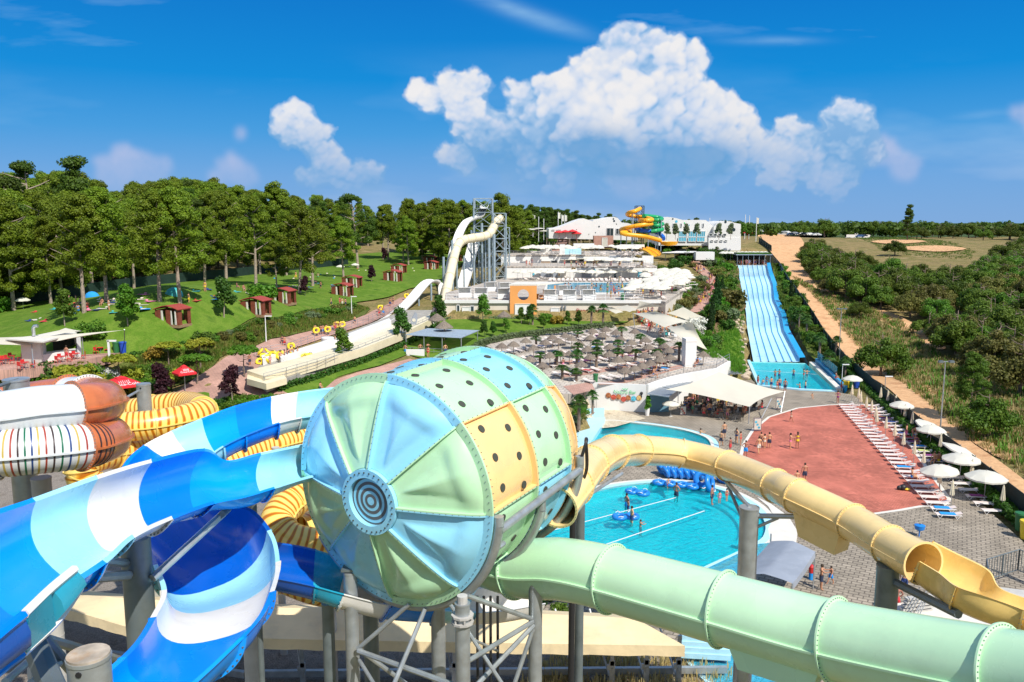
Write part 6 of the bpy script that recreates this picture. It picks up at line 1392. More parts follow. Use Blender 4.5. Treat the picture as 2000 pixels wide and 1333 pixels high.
lattice(r,VY(1242,450,248).x,VY(1256,450,248).x,247,251,15,VY(1250,402.5,248).z,2.6,.1,'black_metal',.06)
for x,y in ((1235,418),(1237,424),(1267,428),(1286,428),(1292,430),(1224,455),(1281,467),(1213,452)):p=VY(x,y,YS-1);b=MB();b.tube([(p.x,p.y,15),p],.14,6);b.build('support_post',MT['galv_tower'],r)
r=empty('childrens_slide',(VY(1262,490,238).x,238,14),'small yellow open childrens slide below the big spiral slides','slide')
for pts in ([(1252,484,236),(1262,487,234),(1272,492,231),(1279,498,228)],[(1258,482,238),(1270,485,236),(1280,490,233),(1284,497,230)]):flume3(r,pts,2.0,.5,'yellow_spiral')
# ---------------- vegetation ----------------
def leafcloud(clumps,per,size,rng,flat=.6,up=.35):
 """clumps: (x, y, z, r[, flat]) -> quads spread through them"""
 V=[];
 for c in clumps:
  x,y,z,r=c[:4];fl=c[4] if len(c)>4 else flat;n=max(4,int(per*(r**1.4 if per>0 else 1)))
  d=rng.normal(size=(n,3));d /= np.linalg.norm(d,axis=1)[:,None];q=rng.rand(n) ** .38
  P=d*(q*r)[:,None]*np.array([1,1,fl])+np.array([x,y,z])
  nn=d * .9+rng.normal(size=(n,3)) * .55+np.array([0,0,up]);nn /= np.linalg.norm(nn,axis=1)[:,None]
  a=np.cross(nn,rng.normal(size=(n,3)));a /= np.linalg.norm(a,axis=1)[:,None];b=np.cross(nn,a);s=size*(.6 + .8*rng.rand(n))[:,None] * .5
  V.append(np.stack([P-a*s-b*s * .8,P+a*s-b*s * .6,P+a*s * .9+b*s,P-a*s * .7+b*s * .9],1))
 V=np.concatenate(V).reshape(-1,3);n=len(V) // 4
 return V,np.arange(n*4).reshape(n,4)
def leafmesh(name,clumps,per,size,m,rng,**k):
 V,Fq=leafcloud(clumps,per,size,rng,**k);me=bpy.data.meshes.new(name);me.from_pydata(V.tolist(),[],Fq.tolist());me.materials.append(m);me.update();return me
def addme(name,me,parent=None,**p):
 o=bpy.data.objects.new(name,me);C.objects.link(o);o.parent=parent
 for k,v in p.items():o[k]=v
 return o
def branchy(h,r,rng,n=7,z0=.4,spread=.3,lean=(0,0),fork=0):
 b=MB();top=Vector((lean[0],lean[1],h * .9));mid=Vector((lean[0] * .45+rng.uniform(-.2,.2),lean[1] * .45,h * .45));b.tube([(0,0,-.4),mid * .5,mid,top],[r*1.25,r,r * .75,r * .2],8)
 for i in range(n):
  t=z0+(.9-z0)*i/n;p=mid.lerp(top,max(0,(t - .45) / .45)) if t > .45 else mid*(t / .45);a=rng.uniform(0,6.28);L=h*spread*(1.1-t * .5);q=p+Vector((math.cos(a)*L,math.sin(a)*L,L*rng.uniform(.25,.7)));b.tube([p,p.lerp(q,.5)+Vector((0,0,-.1)),q],[r * .45,r * .3,r * .08],5)
 return b
RN=np.random.RandomState(11)
def tree_proto(kind,seed):
 rng=np.random.RandomState(seed);rd=random.Random(seed)
 e=empty(kind,(0,0,0),'tree','tree')
 if kind in ('pine_tree','open_pine','forest_pine'):
  h=16;lean=(rd.uniform(-1.2,1.2),rd.uniform(-.6,.6));branchy(h,.26,rd,12,.38,.26,lean).build('trunk',MT['bark_grey'],e,smooth=True);cl=[]
  for i in range({'pine_tree':80,'open_pine':34,'forest_pine':105}[kind]):
   t=rd.uniform({'pine_tree':.34,'open_pine':.36,'forest_pine':.10}[kind],1.0)**(.8 if kind == 'forest_pine' else 1);a=rd.uniform(0,6.28);R=(4.5*math.sin(min(1,(1.04-t) / .55)*PI/2) ** .8)*rd.uniform(.35,1.0);s=t
   cl.append((lean[0]*s+R*math.cos(a),lean[1]*s+R*math.sin(a),h*t+rd.uniform(-.6,.6),rd.uniform(.5,1.4) if kind != 'open_pine' else rd.uniform(.7,1.3),rd.uniform(.55,.85)))
  me=leafmesh('crown',cl,330,.19,MT['pine_leaf' if kind != 'open_pine' else 'pine_dark'],rng,up=.5)
 elif kind == 'conical_pine':
  h=16;branchy(h,.22,rd,8,.2,.15).build('trunk',MT['bark'],e,smooth=True);cl=[]
  for i in range(54):t=rd.uniform(.15,1.0);a=rd.uniform(0,6.28);R=3.6*(1.05-t) ** .8*rd.uniform(.3,1);cl.append((R*math.cos(a),R*math.sin(a),h*t,rd.uniform(.8,1.5),.5))
  me=leafmesh('crown',cl,300,.20,MT['pine_dark'],rng,up=.5)
 elif kind == 'oak_tree':
  h=5;branchy(h,.14,rd,8,.3,.3).build('trunk',MT['bark'],e,smooth=True);cl=[]
  for i in range(34):t=rd.random();a=rd.uniform(0,6.28);R=2.6*math.sqrt(rd.random());zz=1.1+(3.9*math.sqrt(max(.02,1-(R/2.9)**2))-1.1)*rd.uniform(.35,1);cl.append((R*math.cos(a),R*math.sin(a),zz+rd.uniform(-.2,.4),rd.uniform(.55,1.05),.75))
  me=leafmesh('crown',cl,420,.155,MT['oak_leaf'],rng)
 elif kind == 'garden_shrub':
  cl=[(rd.uniform(-.75,.75),rd.uniform(-.75,.75),rd.uniform(.25,1.0),rd.uniform(.35,.6),.8) for i in range(16)];b=MB();[b.tube([(0,0,-.1),(rd.uniform(-.4,.4),rd.uniform(-.4,.4),.7)],[.03,.01],4) for i in range(4)];b.build('stem',MT['bark'],e)
  me=leafmesh('foliage',cl,330,.14,MT['bush_leaf'],rng)
 elif kind == 'young_tree':
  h=4;branchy(h,.06,rd,6,.45,.2).build('trunk',MT['bark_grey'],e);cl=[(rd.uniform(-.85,.85)*(1.2-t),rd.uniform(-.85,.85)*(1.2-t),1.5+2.5*t,rd.uniform(.35,.6),.85) for t in [i/21 for i in range(22)]]
  me=leafmesh('crown',cl,300,.17,MT['bright_leaf'],rng)
 elif kind == 'round_topped_tree':
  h=3.4;branchy(h,.09,rd,8,.55,.3).build('trunk',MT['bark'],e);cl=[]
  for i in range(34):a=rd.uniform(0,6.28);R=1.55*math.sqrt(rd.random());cl.append((R*math.cos(a),R*math.sin(a),2.5 + .9*math.sqrt(max(0,1-(R/1.7)**2))+rd.uniform(-.15,.1),rd.uniform(.3,.5),.6))
  me=leafmesh('crown',cl,420,.16,MT['gold_leaf'],rng,up=.7)
 elif kind == 'cypress':
  h=5;cl=[(rd.uniform(-.12,.12),rd.uniform(-.12,.12),.3+4.6*t,.50*math.sin(min(1,(1.06-t)*1.7)*PI/2)*(.75 + .25*min(1,t*6)),1.0) for t in [i/19 for i in range(20)]];b=MB();b.tube([(0,0,-.2),(0,0,4)],[.08,.03],5);b.build('trunk',MT['bark'],e)
  me=leafmesh('crown',cl,600,.15,MT['cypress_leaf'],rng)
 elif kind == 'palm':
  b=MB();b.tube([(0,0,-.1),(.03,0,1),(0,.02,2.15)],[.16,.13,.15],8);b.build('trunk',MT['bark'],e,smooth=True);b=MB()
  for i in range(34):
   a=rd.uniform(0,6.28);el=rd.uniform(-.5,1.35);d=Vector((math.cos(a)*math.cos(el),math.sin(a)*math.cos(el),math.sin(el)));s=d.cross(Vector((0,0,1))).normalized();u=s.cross(d);c=Vector((0,0,2.2))+d*rd.uniform(.30,.42)
   for j in range(9):
    f=(j-4)/4*1.15;dd=(d*math.cos(f)+s*math.sin(f)).normalized();L = .52*rd.uniform(.85,1.1);w=s * .05;tip=c+dd*L+Vector((0,0,-.14 - .1*abs(f)));md=c+dd*L * .55+u * .02
    b.add([c,md-w,tip,md+w],[(0,1,2,3)])
   b.tube([(0,0,2.15),c],.012,3)
  o=b.build('fronds',MT['palm_leaf'],e);return e
 else:
  me=None
 addme('crown' if kind not in ('garden_shrub',) else 'foliage',me,e)
 return e
PR={k:[Proto(tree_proto(k,s*7+i)) for i in range(n)] for i,(k,n,s) in enumerate([('pine_tree',4,1),('forest_pine',4,9),('open_pine',1,2),('conical_pine',2,3),('oak_tree',5,4),('garden_shrub',4,5),('young_tree',2,6),('round_topped_tree',2,7),('cypress',1,8),('palm',3,9)])}
def recol(o,m):
 for c in o.children:
  if not c.name.startswith(('trunk','stem')):c.material_slots[0].link = 'OBJECT';c.material_slots[0].material=MT[m]
def plant(kind,p,s=1.0,label=None,group=None,m=None,sz=None,cat=None):
 pr=random.choice(PR[kind]);o=pr.put(p,random.uniform(0,6.28),(s,s,s*(sz or 1)),label,group)
 if not group and 'group' in o.keys():del o['group']
 if cat:o['category']=cat
 recol(o,m or {'pine_tree':'pine_leaf','forest_pine':'pine_leaf','open_pine':'pine_dark','conical_pine':'pine_dark','oak_tree':'oak_leaf','garden_shrub':'bush_leaf','young_tree':'bright_leaf','round_topped_tree':'gold_leaf','cypress':'cypress_leaf','palm':'palm_leaf'}[kind])
 return o
skx=[-100,0,40,80,125,165,215,240,270,330,400,470,520,560,600,640,700,740,780,820,860,900,1000,1020,1060,1100,1150,1190,1250];sky_=[350,350,340,352,335,335,362,374,358,352,352,358,368,372,378,374,376,384,386,392,388,390,398,408,408,414,420,424,428]
def skyl(x):return float(np.interp(x,skx,sky_))
# pines standing on the lawn, trunk foot at (x, y)
LP=[(165,614,15.5,'the leaning one nearest the lawn bar'),(208,590,15,'with a whitish trunk right of the leaning pine'),(312,592,14.5,'rising directly behind the first cabin from the left'),(352,596,15.5,'just right of the first cabin, dark trunk'),(442,547,18,'with a thick dark trunk near the screen fence'),(500,562,17,'beside the bright green shrub and second cabin'),(541,566,9,'slender small one behind the third cabin'),(585,575,16,'tall straight pale trunk between the third and fourth cabins'),(611,561,15,'dark straight trunk left of the blue panelled cabin'),(671,543,13.5,'with forked pale limbs behind the fourth pair of cabins'),(508,538,16,'leaning trunk in deep shade by the fence'),(749,509,16,'left one of two dark trunks close together'),(758,509,16.5,'right one of two dark trunks close together'),(798,519,14,'with slim trunk left of the far cabins'),(788,514,12,'slim one among bathers, left of the far cabins'),(100,596,14,'over the dark fence at the far left'),(60,590,15,'spreading low over the dark fence at the far left'),(262,566,14,'in the shade between two pale trunks'),(400,552,15,'behind the fourth trunk in the shade'),(560,540,15,'in front of the fence bend')]
for x,y,h,l in LP:p=TG(x,y,T0);plant('pine_tree',p,h/16,'pine on the lawn, ' + l)
# forest behind
cnt=0;rd=random.Random(3);pts=[];tries=0
while cnt<245 and tries<6000:
 tries+=1;d=118+200*rd.random()**1.25;x=rd.uniform(-180,1010);X=(x-1000)/F*d;Y=d
 p=G(x,432+13/d*F,11);fy=float(np.interp(x,[-80,0,90,155,302,432,590,680,900,1010],[592,590,582,572,550,537,518,505,478,462]))
 dmin=dz(fy,11.5)
 if d<dmin+2:continue
 if 855<x and d<225:continue
 if any((X-a)**2+(Y-b)**2<(3.9+d * .007)**2 for a,b in pts):continue
 pts.append((X,Y));z=T0(X,Y);htop=24+(432-skyl(x))/F*d-z;dep=(d-dmin)/60
 h=htop*rd.uniform(.84,.99)*min(1,.84 + .13*dep);h=max(8,min(h,27));sc_=min(h/16,1.35)
 k = 'forest_pine' if rd.random() < .74 else 'conical_pine'
 plant(k,(X,Y,z - .3),sc_,'dense pine in the wood behind the screen fence' if k == 'forest_pine' else 'dark pointed conifer in the wood behind the screen fence','pines of the wood behind the fence' if k == 'forest_pine' else 'dark conifers of the wood behind the fence',sz=h/16/sc_,m='pine_leaf' if k != 'forest_pine' and rd.random() < .5 else None);cnt+=1
for x,ytop,d,k,l in ((72,311,185,'open_pine','open ragged pine breaking the skyline at the far left'),(160,311,165,'conical_pine','broad dark pine, second tall one on the left skyline'),(15,341,160,'open_pine','pine at the left edge of the skyline'),(985,385,235,'pine_tree','round pine on the skyline just right of the tall slide tower'),(950,400,250,'pine_tree','pine behind the tall slide tower'),(700,376,230,'open_pine','thin pale topped tree on the skyline above the cabins'),(548,366,200,'pine_tree','pine bulging above the skyline in the middle of the wood')):
 X,Y=(x-1000)/F*d,d;z=T0(X,Y);h=24+(432-ytop)/F*d-z;plant(k,(X,Y,z),h/16,l)
for i in range(30):
 x=790+i*8+rd.uniform(-6,6);d=rd.uniform(236,300);X,Y=(x-1000)/F*d,d;z=T0(X,Y);h=24+(432-skyl(x)-2)/F*d-z-rd.uniform(0,3);plant('forest_pine' if i % 3 else 'conical_pine',(X,Y,z - .3),h/16,'tall pine in the belt behind the steel slide towers','pine belt behind the slide towers')
# far tree line behind the halls
for i in range(58):
 x=1000+i*4.1+rd.uniform(-4,4) if i<50 else 1300+(i-50)*14;d=rd.uniform(300,345);X,Y=(x-1000)/F*d,d;z=T0(X,Y);yt=skyl(x) if i<50 else 430;h=24+(432-yt)/F*d-z+rd.uniform(-1.5,1.0)
 plant('conical_pine' if i % 3 else 'pine_tree',(X,Y,z),h/16,'dark conifer in the tree line behind the white halls','dark tree line behind the halls',m='pine_dark')
# oak scrub right of the dirt road
REG=[(1580,500),(1605,492),(1650,528),(1720,546),(1790,553),(1850,558),(1905,556),(1950,525),(2010,480),(2160,500),(2160,780),(1990,742),(1940,722),(1860,700),(1800,655),(1740,612),(1680,592),(1625,572),(1604,552),(1584,520)]
rw=[tuple(TG(x,y,T0))[:2] for x,y in REG];a0=np.array(rw);pts=[];tries=0
while len(pts)<235 and tries<20000:
 tries+=1;X=rd.uniform(a0[:,0].min(),a0[:,0].max());Y=rd.uniform(a0[:,1].min(),a0[:,1].max())
 if not _inp(rw,X,Y) or any((X-a)**2+(Y-b)**2<(2.6+Y * .006)**2 for a,b in pts):continue
 pts.append((X,Y));s=rd.uniform(1.05,1.6);mm=rd.choice(['oak_leaf']*5+['olive_leaf','pine_dark','bush_leaf'])
 plant('oak_tree',(X,Y,T0(X,Y) - .3),s,'bushy %s oak in the scrub right of the dirt road' % {'oak_leaf':'dark green','olive_leaf':'olive brown','pine_dark':'blackish green','bush_leaf':'bright green'}[mm],'%s scrub oaks right of the road' % {'oak_leaf':'dark green','olive_leaf':'olive brown','pine_dark':'blackish green','bush_leaf':'bright green'}[mm],mm)
for x,y,s,m_,l in ((1604,536,1.25,'oak_leaf','big dark oak at the front corner of the scrub by the dirt road'),(1630,520,1.3,'oak_leaf','tall dark oak with pale branches behind the front corner tree'),(1610,465,2.0,'oak_leaf','round oak by the parked cars'),(1560,461,1.8,'oak_leaf','oak left of the round one by the parked cars'),(1678,622,.8,'oak_leaf','single dark bush on the dry slope by the lamp post'),(1720,736,1.45,'bush_leaf','bright green low bush leaning over the screen fence'),(1748,500,1.3,'pine_dark','black green juniper in the middle of the scrub'),(1945,810,.1,'oak_leaf',None),(1925,855,1.1,'bush_leaf','round green bush in front of the lone pine'),(1990,770,1.6,'olive_leaf','olive brown oak at the right edge'),(1940,735,1.6,'olive_leaf','rusty olive oak at the lower corner of the scrub'),(1870,700,1.5,'oak_leaf','dark oak at the foot of the scrub')):
 if l:p=TG(x,y,T0);plant('oak_tree',p,s,l,m=m_)
p=TG(1893,822,T0);plant('pine_tree',p,.50,'lone pine with forked trunks on the dry slope beyond the fence',m='bush_leaf');p=TG(1772,470,T0);plant('conical_pine',p,1.0,'big dark pine standing alone above the meadow',sz=.95)
for i in range(40):
 x=1700+i*11+rd.uniform(-8,8);y=458+max(0,x-1860) * .05+rd.uniform(0,10)*(1 if x>1780 else .3);p=TG(x,y,T0);plant('oak_tree',p,rd.uniform(1.3,1.9),'dark oak on the ridge behind the meadow','ridge oaks behind the meadow')
# far woods: one mass to the horizon
cl=[]
for i in range(1100):
 Y=350+1000*rd.random()**1.9;X=rd.uniform(-.72,.82)*Y;u=1000+X/Y*F
 if u>1440 and Y<450:continue
 base=16 if Y<460 else max(13,15.5-(Y-460) * .002);top=24+(432-(429 if u>1250 else 426))/F*Y if Y<700 else 24+3/F*Y
 if u<1000:top+=6
 hh=min(9,max(4,top-base))*rd.uniform(.55,1.08);cl.append((X,Y,base+hh * .45,hh * .62,.8))
me=leafmesh('far_woods',cl,26,1.3,MT['pine_dark'],np.random.RandomState(2));addme('far_woods',me,kind='stuff')
# dry grass and weeds on the slope, beds and verges
def scatter(name,region,n,size,m,h=.35,seed=1,per=7,px=True,lean=.5,fn=None):
 poly=[tuple(TG(x,y,T0))[:2] for x,y in region] if px else region;a=np.array(poly);rg=np.random.RandomState(seed);V=[]
 xs=rg.uniform(a[:,0].min(),a[:,0].max(),n*4);ys=rg.uniform(a[:,1].min(),a[:,1].max(),n*4);ok=inpoly(poly,xs,ys);xs,ys=xs[ok][:n],ys[ok][:n]
 for x,y in zip(xs,ys):
  z=(fn or T0)(x,y);s=size*rg.uniform(.5,1.5)
  for j in range(per):
   t=rg.uniform(0,6.28);q=rg.uniform(0,1)*lean*s;w=s * .10;bx,by=x+rg.uniform(-.4,.4)*s,y+rg.uniform(-.4,.4)*s;hh=h*s/size*rg.uniform(.6,1.3);dx,dy=math.cos(t),math.sin(t)
   V+=[(bx-dy*w,by+dx*w,z),(bx+dy*w,by-dx*w,z),(bx+dx*q+dy*w * .3,by+dy*q,z+hh),(bx+dx*q-dy*w * .3,by+dy*q,z+hh)]
 nf=len(V) // 4;me=bpy.data.meshes.new(name);me.from_pydata(V,[],[(4*i,4*i+1,4*i+2,4*i+3) for i in range(nf)]);me.materials.append(MT[m]);addme(name,me,kind='stuff')
SL=[(1545,540),(1600,570),(1690,600),(1760,630),(1860,705),(2010,760),(2150,900),(2100,1010),(2000,930),(1900,865),(1800,780),(1700,700),(1640,640),(1580,570)]
scatter('dry_grass',SL,5200,.5,'straw',.45,4);scatter('dry_grass',[(1560,500),(1572,530),(1600,572),(1636,625),(1678,670),(1706,698),(1752,736),(1796,773),(1838,810),(1905,872),(2000,940),(2000,925),(1920,855),(1850,790),(1765,722),(1690,665),(1650,620),(1612,565),(1585,520)],1600,.4,'straw',.35,14);scatter('weeds',SL,2600,.7,'olive_leaf',.5,5);scatter('weeds',SL,1300,.9,'bush_leaf',.6,6)
scatter('weeds',[(1508,515),(1530,545),(1560,590),(1600,655),(1650,710),(1690,765),(1655,755),(1600,710),(1545,640),(1525,600)],2200,.6,'bush_leaf',.55,7)
scatter('ground_plants',[(255,700),(380,684),(430,657),(520,626),(600,610),(690,596),(720,604),(680,626),(576,652),(500,674),(430,700),(400,730),(250,740)],6000,.5,'olive_leaf',.35,8);scatter('ground_plants',[(255,700),(380,684),(430,657),(520,626),(600,610),(690,596),(720,604),(680,626),(576,652),(500,674),(430,700),(400,730),(250,740)],3000,.5,'bush_leaf',.35,9)
scatter('ground_plants',[(1390,612),(1402,585),(1412,562),(1398,545),(1380,520),(1420,505),(1440,520),(1446,570),(1456,640),(1400,655),(1372,690),(1340,660)],2600,.6,'bush_leaf',.5,10)
scatter('ground_plants',[(1250,600),(1300,575),(1370,545),(1385,560),(1376,582),(1353,603),(1330,630),(1290,628)],1600,.6,'sage_leaf',.4,11)
scatter('weeds',[(1640,464),(1760,464),(1860,474),(1905,492),(1895,508),(1820,504),(1720,490)],2600,.9,'bush_leaf',.25,15)
scatter('dry_grass',[(1040,1300),(1100,1290),(1340,1295),(1420,1333),(1400,1420),(1000,1420)],900,.5,'straw',.6,12)
scatter('lawn_grass',[(1400,652),(1440,642),(1452,672),(1457,732),(1430,726),(1404,708),(1376,690)],2200,.35,'bright_leaf',.35,13)
# hedges
def hedge(pts,w,h,m,label,per=60,size=.16,zf=None,name='hedge'):
 P=[zf(*q) if zf else TG(*q,T0) for q in pts];cl=[]
 for a,c in zip(P[:-1],P[1:]):
  L=(c-a).length;n=max(1,int(L / .45))
  for i in range(n):
   p=a.lerp(c,(i + .5)/n);z=p.z if zf else T0(p.x,p.y)
   for k in range(max(1,int(h / .45))):
    for j in range(max(1,int(w / .5))):cl.append((p.x+RN.uniform(-.1,.1)+(j-(w / .5-1)/2) * .45,p.y+RN.uniform(-.1,.1),z + .25+k * .42+RN.uniform(-.05,.08),.38,.8))
 me=leafmesh(name,cl,per*4,size,MT[m],RN);o=addme(name,me);o.location=P[0]
 import_v=np.array([v.co[:] for v in me.vertices])-np.array(P[0]);me.vertices.foreach_set('co',import_v.ravel());me.update();tag(o,label,'hedge');return o
hedge([(1644,716),(1680,756),(1735,806),(1785,853),(1840,896),(1895,942),(1985,1022),(2080,1100)],1.0,1.1,'hedge_leaf','clipped green hedge in front of the dark screen fence',zf=lambda x,y:G(x,y,0),per=40,size=.2)
hedge([(918,700),(935,680),(1000,662),(1060,654),(1100,650),(1150,644),(1198,640)],1.4,1.1,'sage_leaf','long grey green hedge curving round the straw parasols',per=45,size=.16)
hedge([(868,626),(900,622),(980,624),(1060,626),(1190,628)],.8,.5,'sage_leaf','low grey green hedge at the foot of the beige building',per=40,size=.18)
hedge([(548,768),(620,742),(700,716),(760,692),(830,662),(850,640)],.9,.9,'hedge_leaf','dark green hedge along the run-out lanes',per=40,size=.18)
hedge([(60,742),(120,728),(190,712),(240,700),(300,690),(370,672)],.8,.6,'hedge_leaf','low rosemary hedge around the lawn bar',per=40,size=.18)
hedge([(380,684),(430,657),(480,642),(520,628),(600,612),(680,598)],.8,.5,'hedge_leaf','low green hedge at the top edge of the planted bank',per=35,size=.2)
for k in range(6):hedge([(1002+k*4,510-k*6),(1040+k*6,490-k*4.5),(1068+k*5,478-k*3.2)],.5,.8,'hedge_leaf','clipped hedge row on the green slope, %s from the bottom' % ORD[k],per=12,size=.35)
# individual shrubs and small trees
SHR=[('round_topped_tree',392,782-60,1.15,'gold_leaf','golden round topped tree beside the path, taller and paler than its neighbour'),('round_topped_tree',478,738,1.15,'bright_leaf','round topped green tree next to the golden one'),('round_topped_tree',235,754,1.1,'gold_leaf','golden round topped tree behind the red parasol'),('round_topped_tree',385,752,1.1,'bright_leaf','green round topped tree behind the second red parasol'),('round_topped_tree',330,716,.9,'gold_leaf','golden round shrub on the bank'),
 ('garden_shrub',140,768,2.4,'gold_leaf','large spreading golden shrub above the brown tube'),('garden_shrub',185,766,1.8,'gold_leaf','golden shrub right of the large spreading one'),('garden_shrub',95,742,1.7,'hedge_leaf','dark green upright shrub in front of the lawn bar'),('garden_shrub',215,770,1.6,'bush_leaf','green shrub beside the red parasol'),('garden_shrub',290,742,1.5,'bush_leaf','green shrub left of the purple tree'),('garden_shrub',300,700,1.2,'rust_leaf','orange green shrub on the bank'),('garden_shrub',395,675,1.5,'pine_dark','dark pointed shrub above the golden trees'),
 ('garden_shrub',203,748,1.5,'silver_leaf','silver leaved ground shrub below the lawn bar'),('garden_shrub',190,738,1.2,'silver_leaf','smaller silver leaved shrub below the lawn bar'),('garden_shrub',20,765,1.6,'gold_leaf','golden shrub at the left edge behind the pillar'),
 ('young_tree',315,790,1.15,'purple_leaf','large dark purple tree left of the second red parasol'),('young_tree',455,790,1.1,'purple_leaf','purple leaved young tree with stakes beside the run-out lanes'),('young_tree',250,640,1.35,'bright_leaf','bright green sapling on the lawn left of the first cabin'),('young_tree',127,640,1.2,'bush_leaf','young green tree on the lawn beside the leaning pine'),('young_tree',437,622,1.35,'hedge_leaf','dark young tree on the lawn between the first two cabins'),('garden_shrub',510,590,2.4,'bright_leaf','vivid green conical shrub between the second and third cabins'),('garden_shrub',176,662,1.8,'bush_leaf','round green shrub with a pale stem behind the lawn bar'),('garden_shrub',-5,612,2.2,'bright_leaf','bright green shrub at the left edge of the lawn'),
 ('young_tree',668,708,1.1,'bright_leaf','slender staked tree beside the run-out lanes'),('young_tree',782,672,1.3,'hedge_leaf','spreading dark green tree at the end of the run-out lanes'),('young_tree',858,640,1.3,'hedge_leaf','spreading green tree left of the beige building corner'),('young_tree',944,632,1.15,'bush_leaf','green tree in front of the beige building, left of the orange kiosk'),('young_tree',1018,634,.7,'bush_leaf','small tree in front of the orange kiosk'),('young_tree',1034,636,.75,'hedge_leaf','small dark tree at the right of the orange kiosk'),('garden_shrub',1068,630,1.2,'bright_leaf','round green shrub against the beige wall'),('garden_shrub',1086,633,1.2,'rust_leaf','orange green shrub against the beige wall'),('young_tree',1108,636,.6,'bush_leaf','small tree in the middle of the beige wall'),('young_tree',1130,638,.65,'bush_leaf','small tree below the red lettering'),
 ('young_tree',963,658,.6,'hedge_leaf','small dark tree on the lower lawn, right one of a pair'),('young_tree',945,660,.65,'hedge_leaf','small dark tree on the lower lawn, left one of a pair'),('young_tree',988,652,.6,'bush_leaf','small tree on the lower lawn beside the hedge'),('young_tree',1062,644,.55,'bush_leaf','very small tree at the right end of the lower lawn'),('young_tree',671,566,.9,'purple_leaf',None),('young_tree',596,580,.9,'purple_leaf','staked purple tree on the lawn between cabins'),('young_tree',726,552,.9,'purple_leaf','staked purple tree left of the hump slide cabins'),('young_tree',750,512,1.0,'purple_leaf','purple tree under the double trunked pines'),
 ('young_tree',824,508,1.2,'bush_leaf','green tree behind the far cabins'),('young_tree',870,505,1.1,'bright_leaf','bright green tree left of the tower slides')]
for k,x,y,s,m_,l in SHR:
 if l:p=TG(x,y,T0);plant(k,p,s,l,m=m_,cat='shrub' if k == 'garden_shrub' else 'tree')
def bed(region,n,kinds,seed,what,where,smin=.7,smax=1.5,fn=None):
 poly=[tuple(TG(x,y,T0))[:2] for x,y in region];a=np.array(poly);r_=random.Random(seed);pts=[];t=0
 while len(pts)<n and t<8000:
  t+=1;X,Y=r_.uniform(a[:,0].min(),a[:,0].max()),r_.uniform(a[:,1].min(),a[:,1].max())
  if not _inp(poly,X,Y) or any((X-u)**2+(Y-v)**2<1.3 for u,v in pts):continue
  pts.append((X,Y));m_,nm=r_.choice(kinds);plant('garden_shrub',(X,Y,T0(X,Y)),r_.uniform(smin,smax),'%s shrub in the %s' % (nm,where),'%s shrubs in the %s' % (nm,where),m_,cat='shrub')
KB=[('bush_leaf','leafy green'),('bright_leaf','fresh green'),('hedge_leaf','dark green'),('sage_leaf','grey green'),('olive_leaf','olive')]
bed([(1258,600),(1300,575),(1370,545),(1383,560),(1374,582),(1350,603),(1330,622),(1290,612)],36,KB,1,'','rockery below the upper pool',.7,1.6)
bed([(1395,612),(1406,585),(1416,562),(1402,545),(1385,520),(1420,508),(1428,520),(1430,570),(1438,640),(1415,646),(1400,655),(1372,690),(1345,660)],50,KB,2,'','planting left of the lane slide',.9,2.1)
bed([(1522,520),(1540,548),(1568,593),(1600,655),(1634,700),(1622,702),(1592,680),(1564,640),(1543,600),(1528,560)],38,KB[:3]+[('pine_dark','blackish')],3,'','planting between the lane slide and the dirt road',.8,1.6)
bed([(1290,520),(1330,505),(1370,500),(1376,520),(1350,535),(1330,560),(1295,560),(1280,540)],24,KB,4,'','slope beside the white umbrellas',.9,2.0)
bed([(1195,484),(1290,478),(1380,484),(1420,500),(1370,500),(1290,498),(1200,494)],24,KB[:3],5,'','beds below the spiral slides',1.0,2.0)
bed([(400,668),(460,650),(520,632),(560,620),(690,598),(700,604),(560,640),(520,662),(440,685)],28,[('sage_leaf','grey green'),('olive_leaf','olive'),('bush_leaf','leafy green')],6,'','planted bank above the path',.5,1.1)
bed([(20,770),(70,752),(180,745),(300,730),(360,735),(330,760),(200,782),(60,790)],30,[('hedge_leaf','dark green'),('gold_leaf','golden'),('bush_leaf','leafy green'),('bright_leaf','fresh green')],7,'','bed above the brown tube',.8,1.5)
bed([(410,800),(440,785),(520,780),(545,790),(520,800),(450,802)],14,KB[:3],8,'','bed in front of the path',.6,1.0)
bed([(1125,790),(1145,775),(1142,800),(1135,830),(1120,830)],10,KB,9,'','rockery beside the steps',.5,.9)
bed([(1150,472),(1240,468),(1250,480),(1165,482)],14,KB[:3],10,'','bed below the white hall',.8,1.4)
bed([(240,860),(330,870),(420,850),(480,860),(470,900),(300,900),(60,905),(60,880)],16,KB[:3],12,'','ground under the spiral tubes',.8,1.3)
bed([(1050,1165),(1110,1170),(1110,1210),(1050,1200)],8,KB,13,'','gravel behind the canvas canopy',.4,.7)
for i,(x,y,s) in enumerate([(1236-0,476,1),(1131,467,1.3),(1123,468,.9),(1145,467,.8),(1390,640,1.1),(1396,622,1.2),(1403,606,1.2),(1387,655,1.0),(1410,592,1.1),(1399,580,1.0),(1545,590,1.0)]):plant('cypress',TG(x,y,T0),s*(1.5 if y<480 else 1),'slim dark cypress %s' % ('by the white hall on the hill' if y<480 else 'in the row left of the lane slide' if x<1500 else 'right of the lane slide'),'cypresses by the white hall' if y<480 else 'cypresses left of the lane slide' if x<1500 else None)
for x,y,s in ((1372,512,1.25),(1400,512,1.3),(1420,515,1.1),(1340,505,.8),(1352,515,.7)):plant('oak_tree',TG(x,y,T0),s * .8,'round crowned dark tree left of the lane slide tower','round dark trees near the lane slide tower','hedge_leaf')
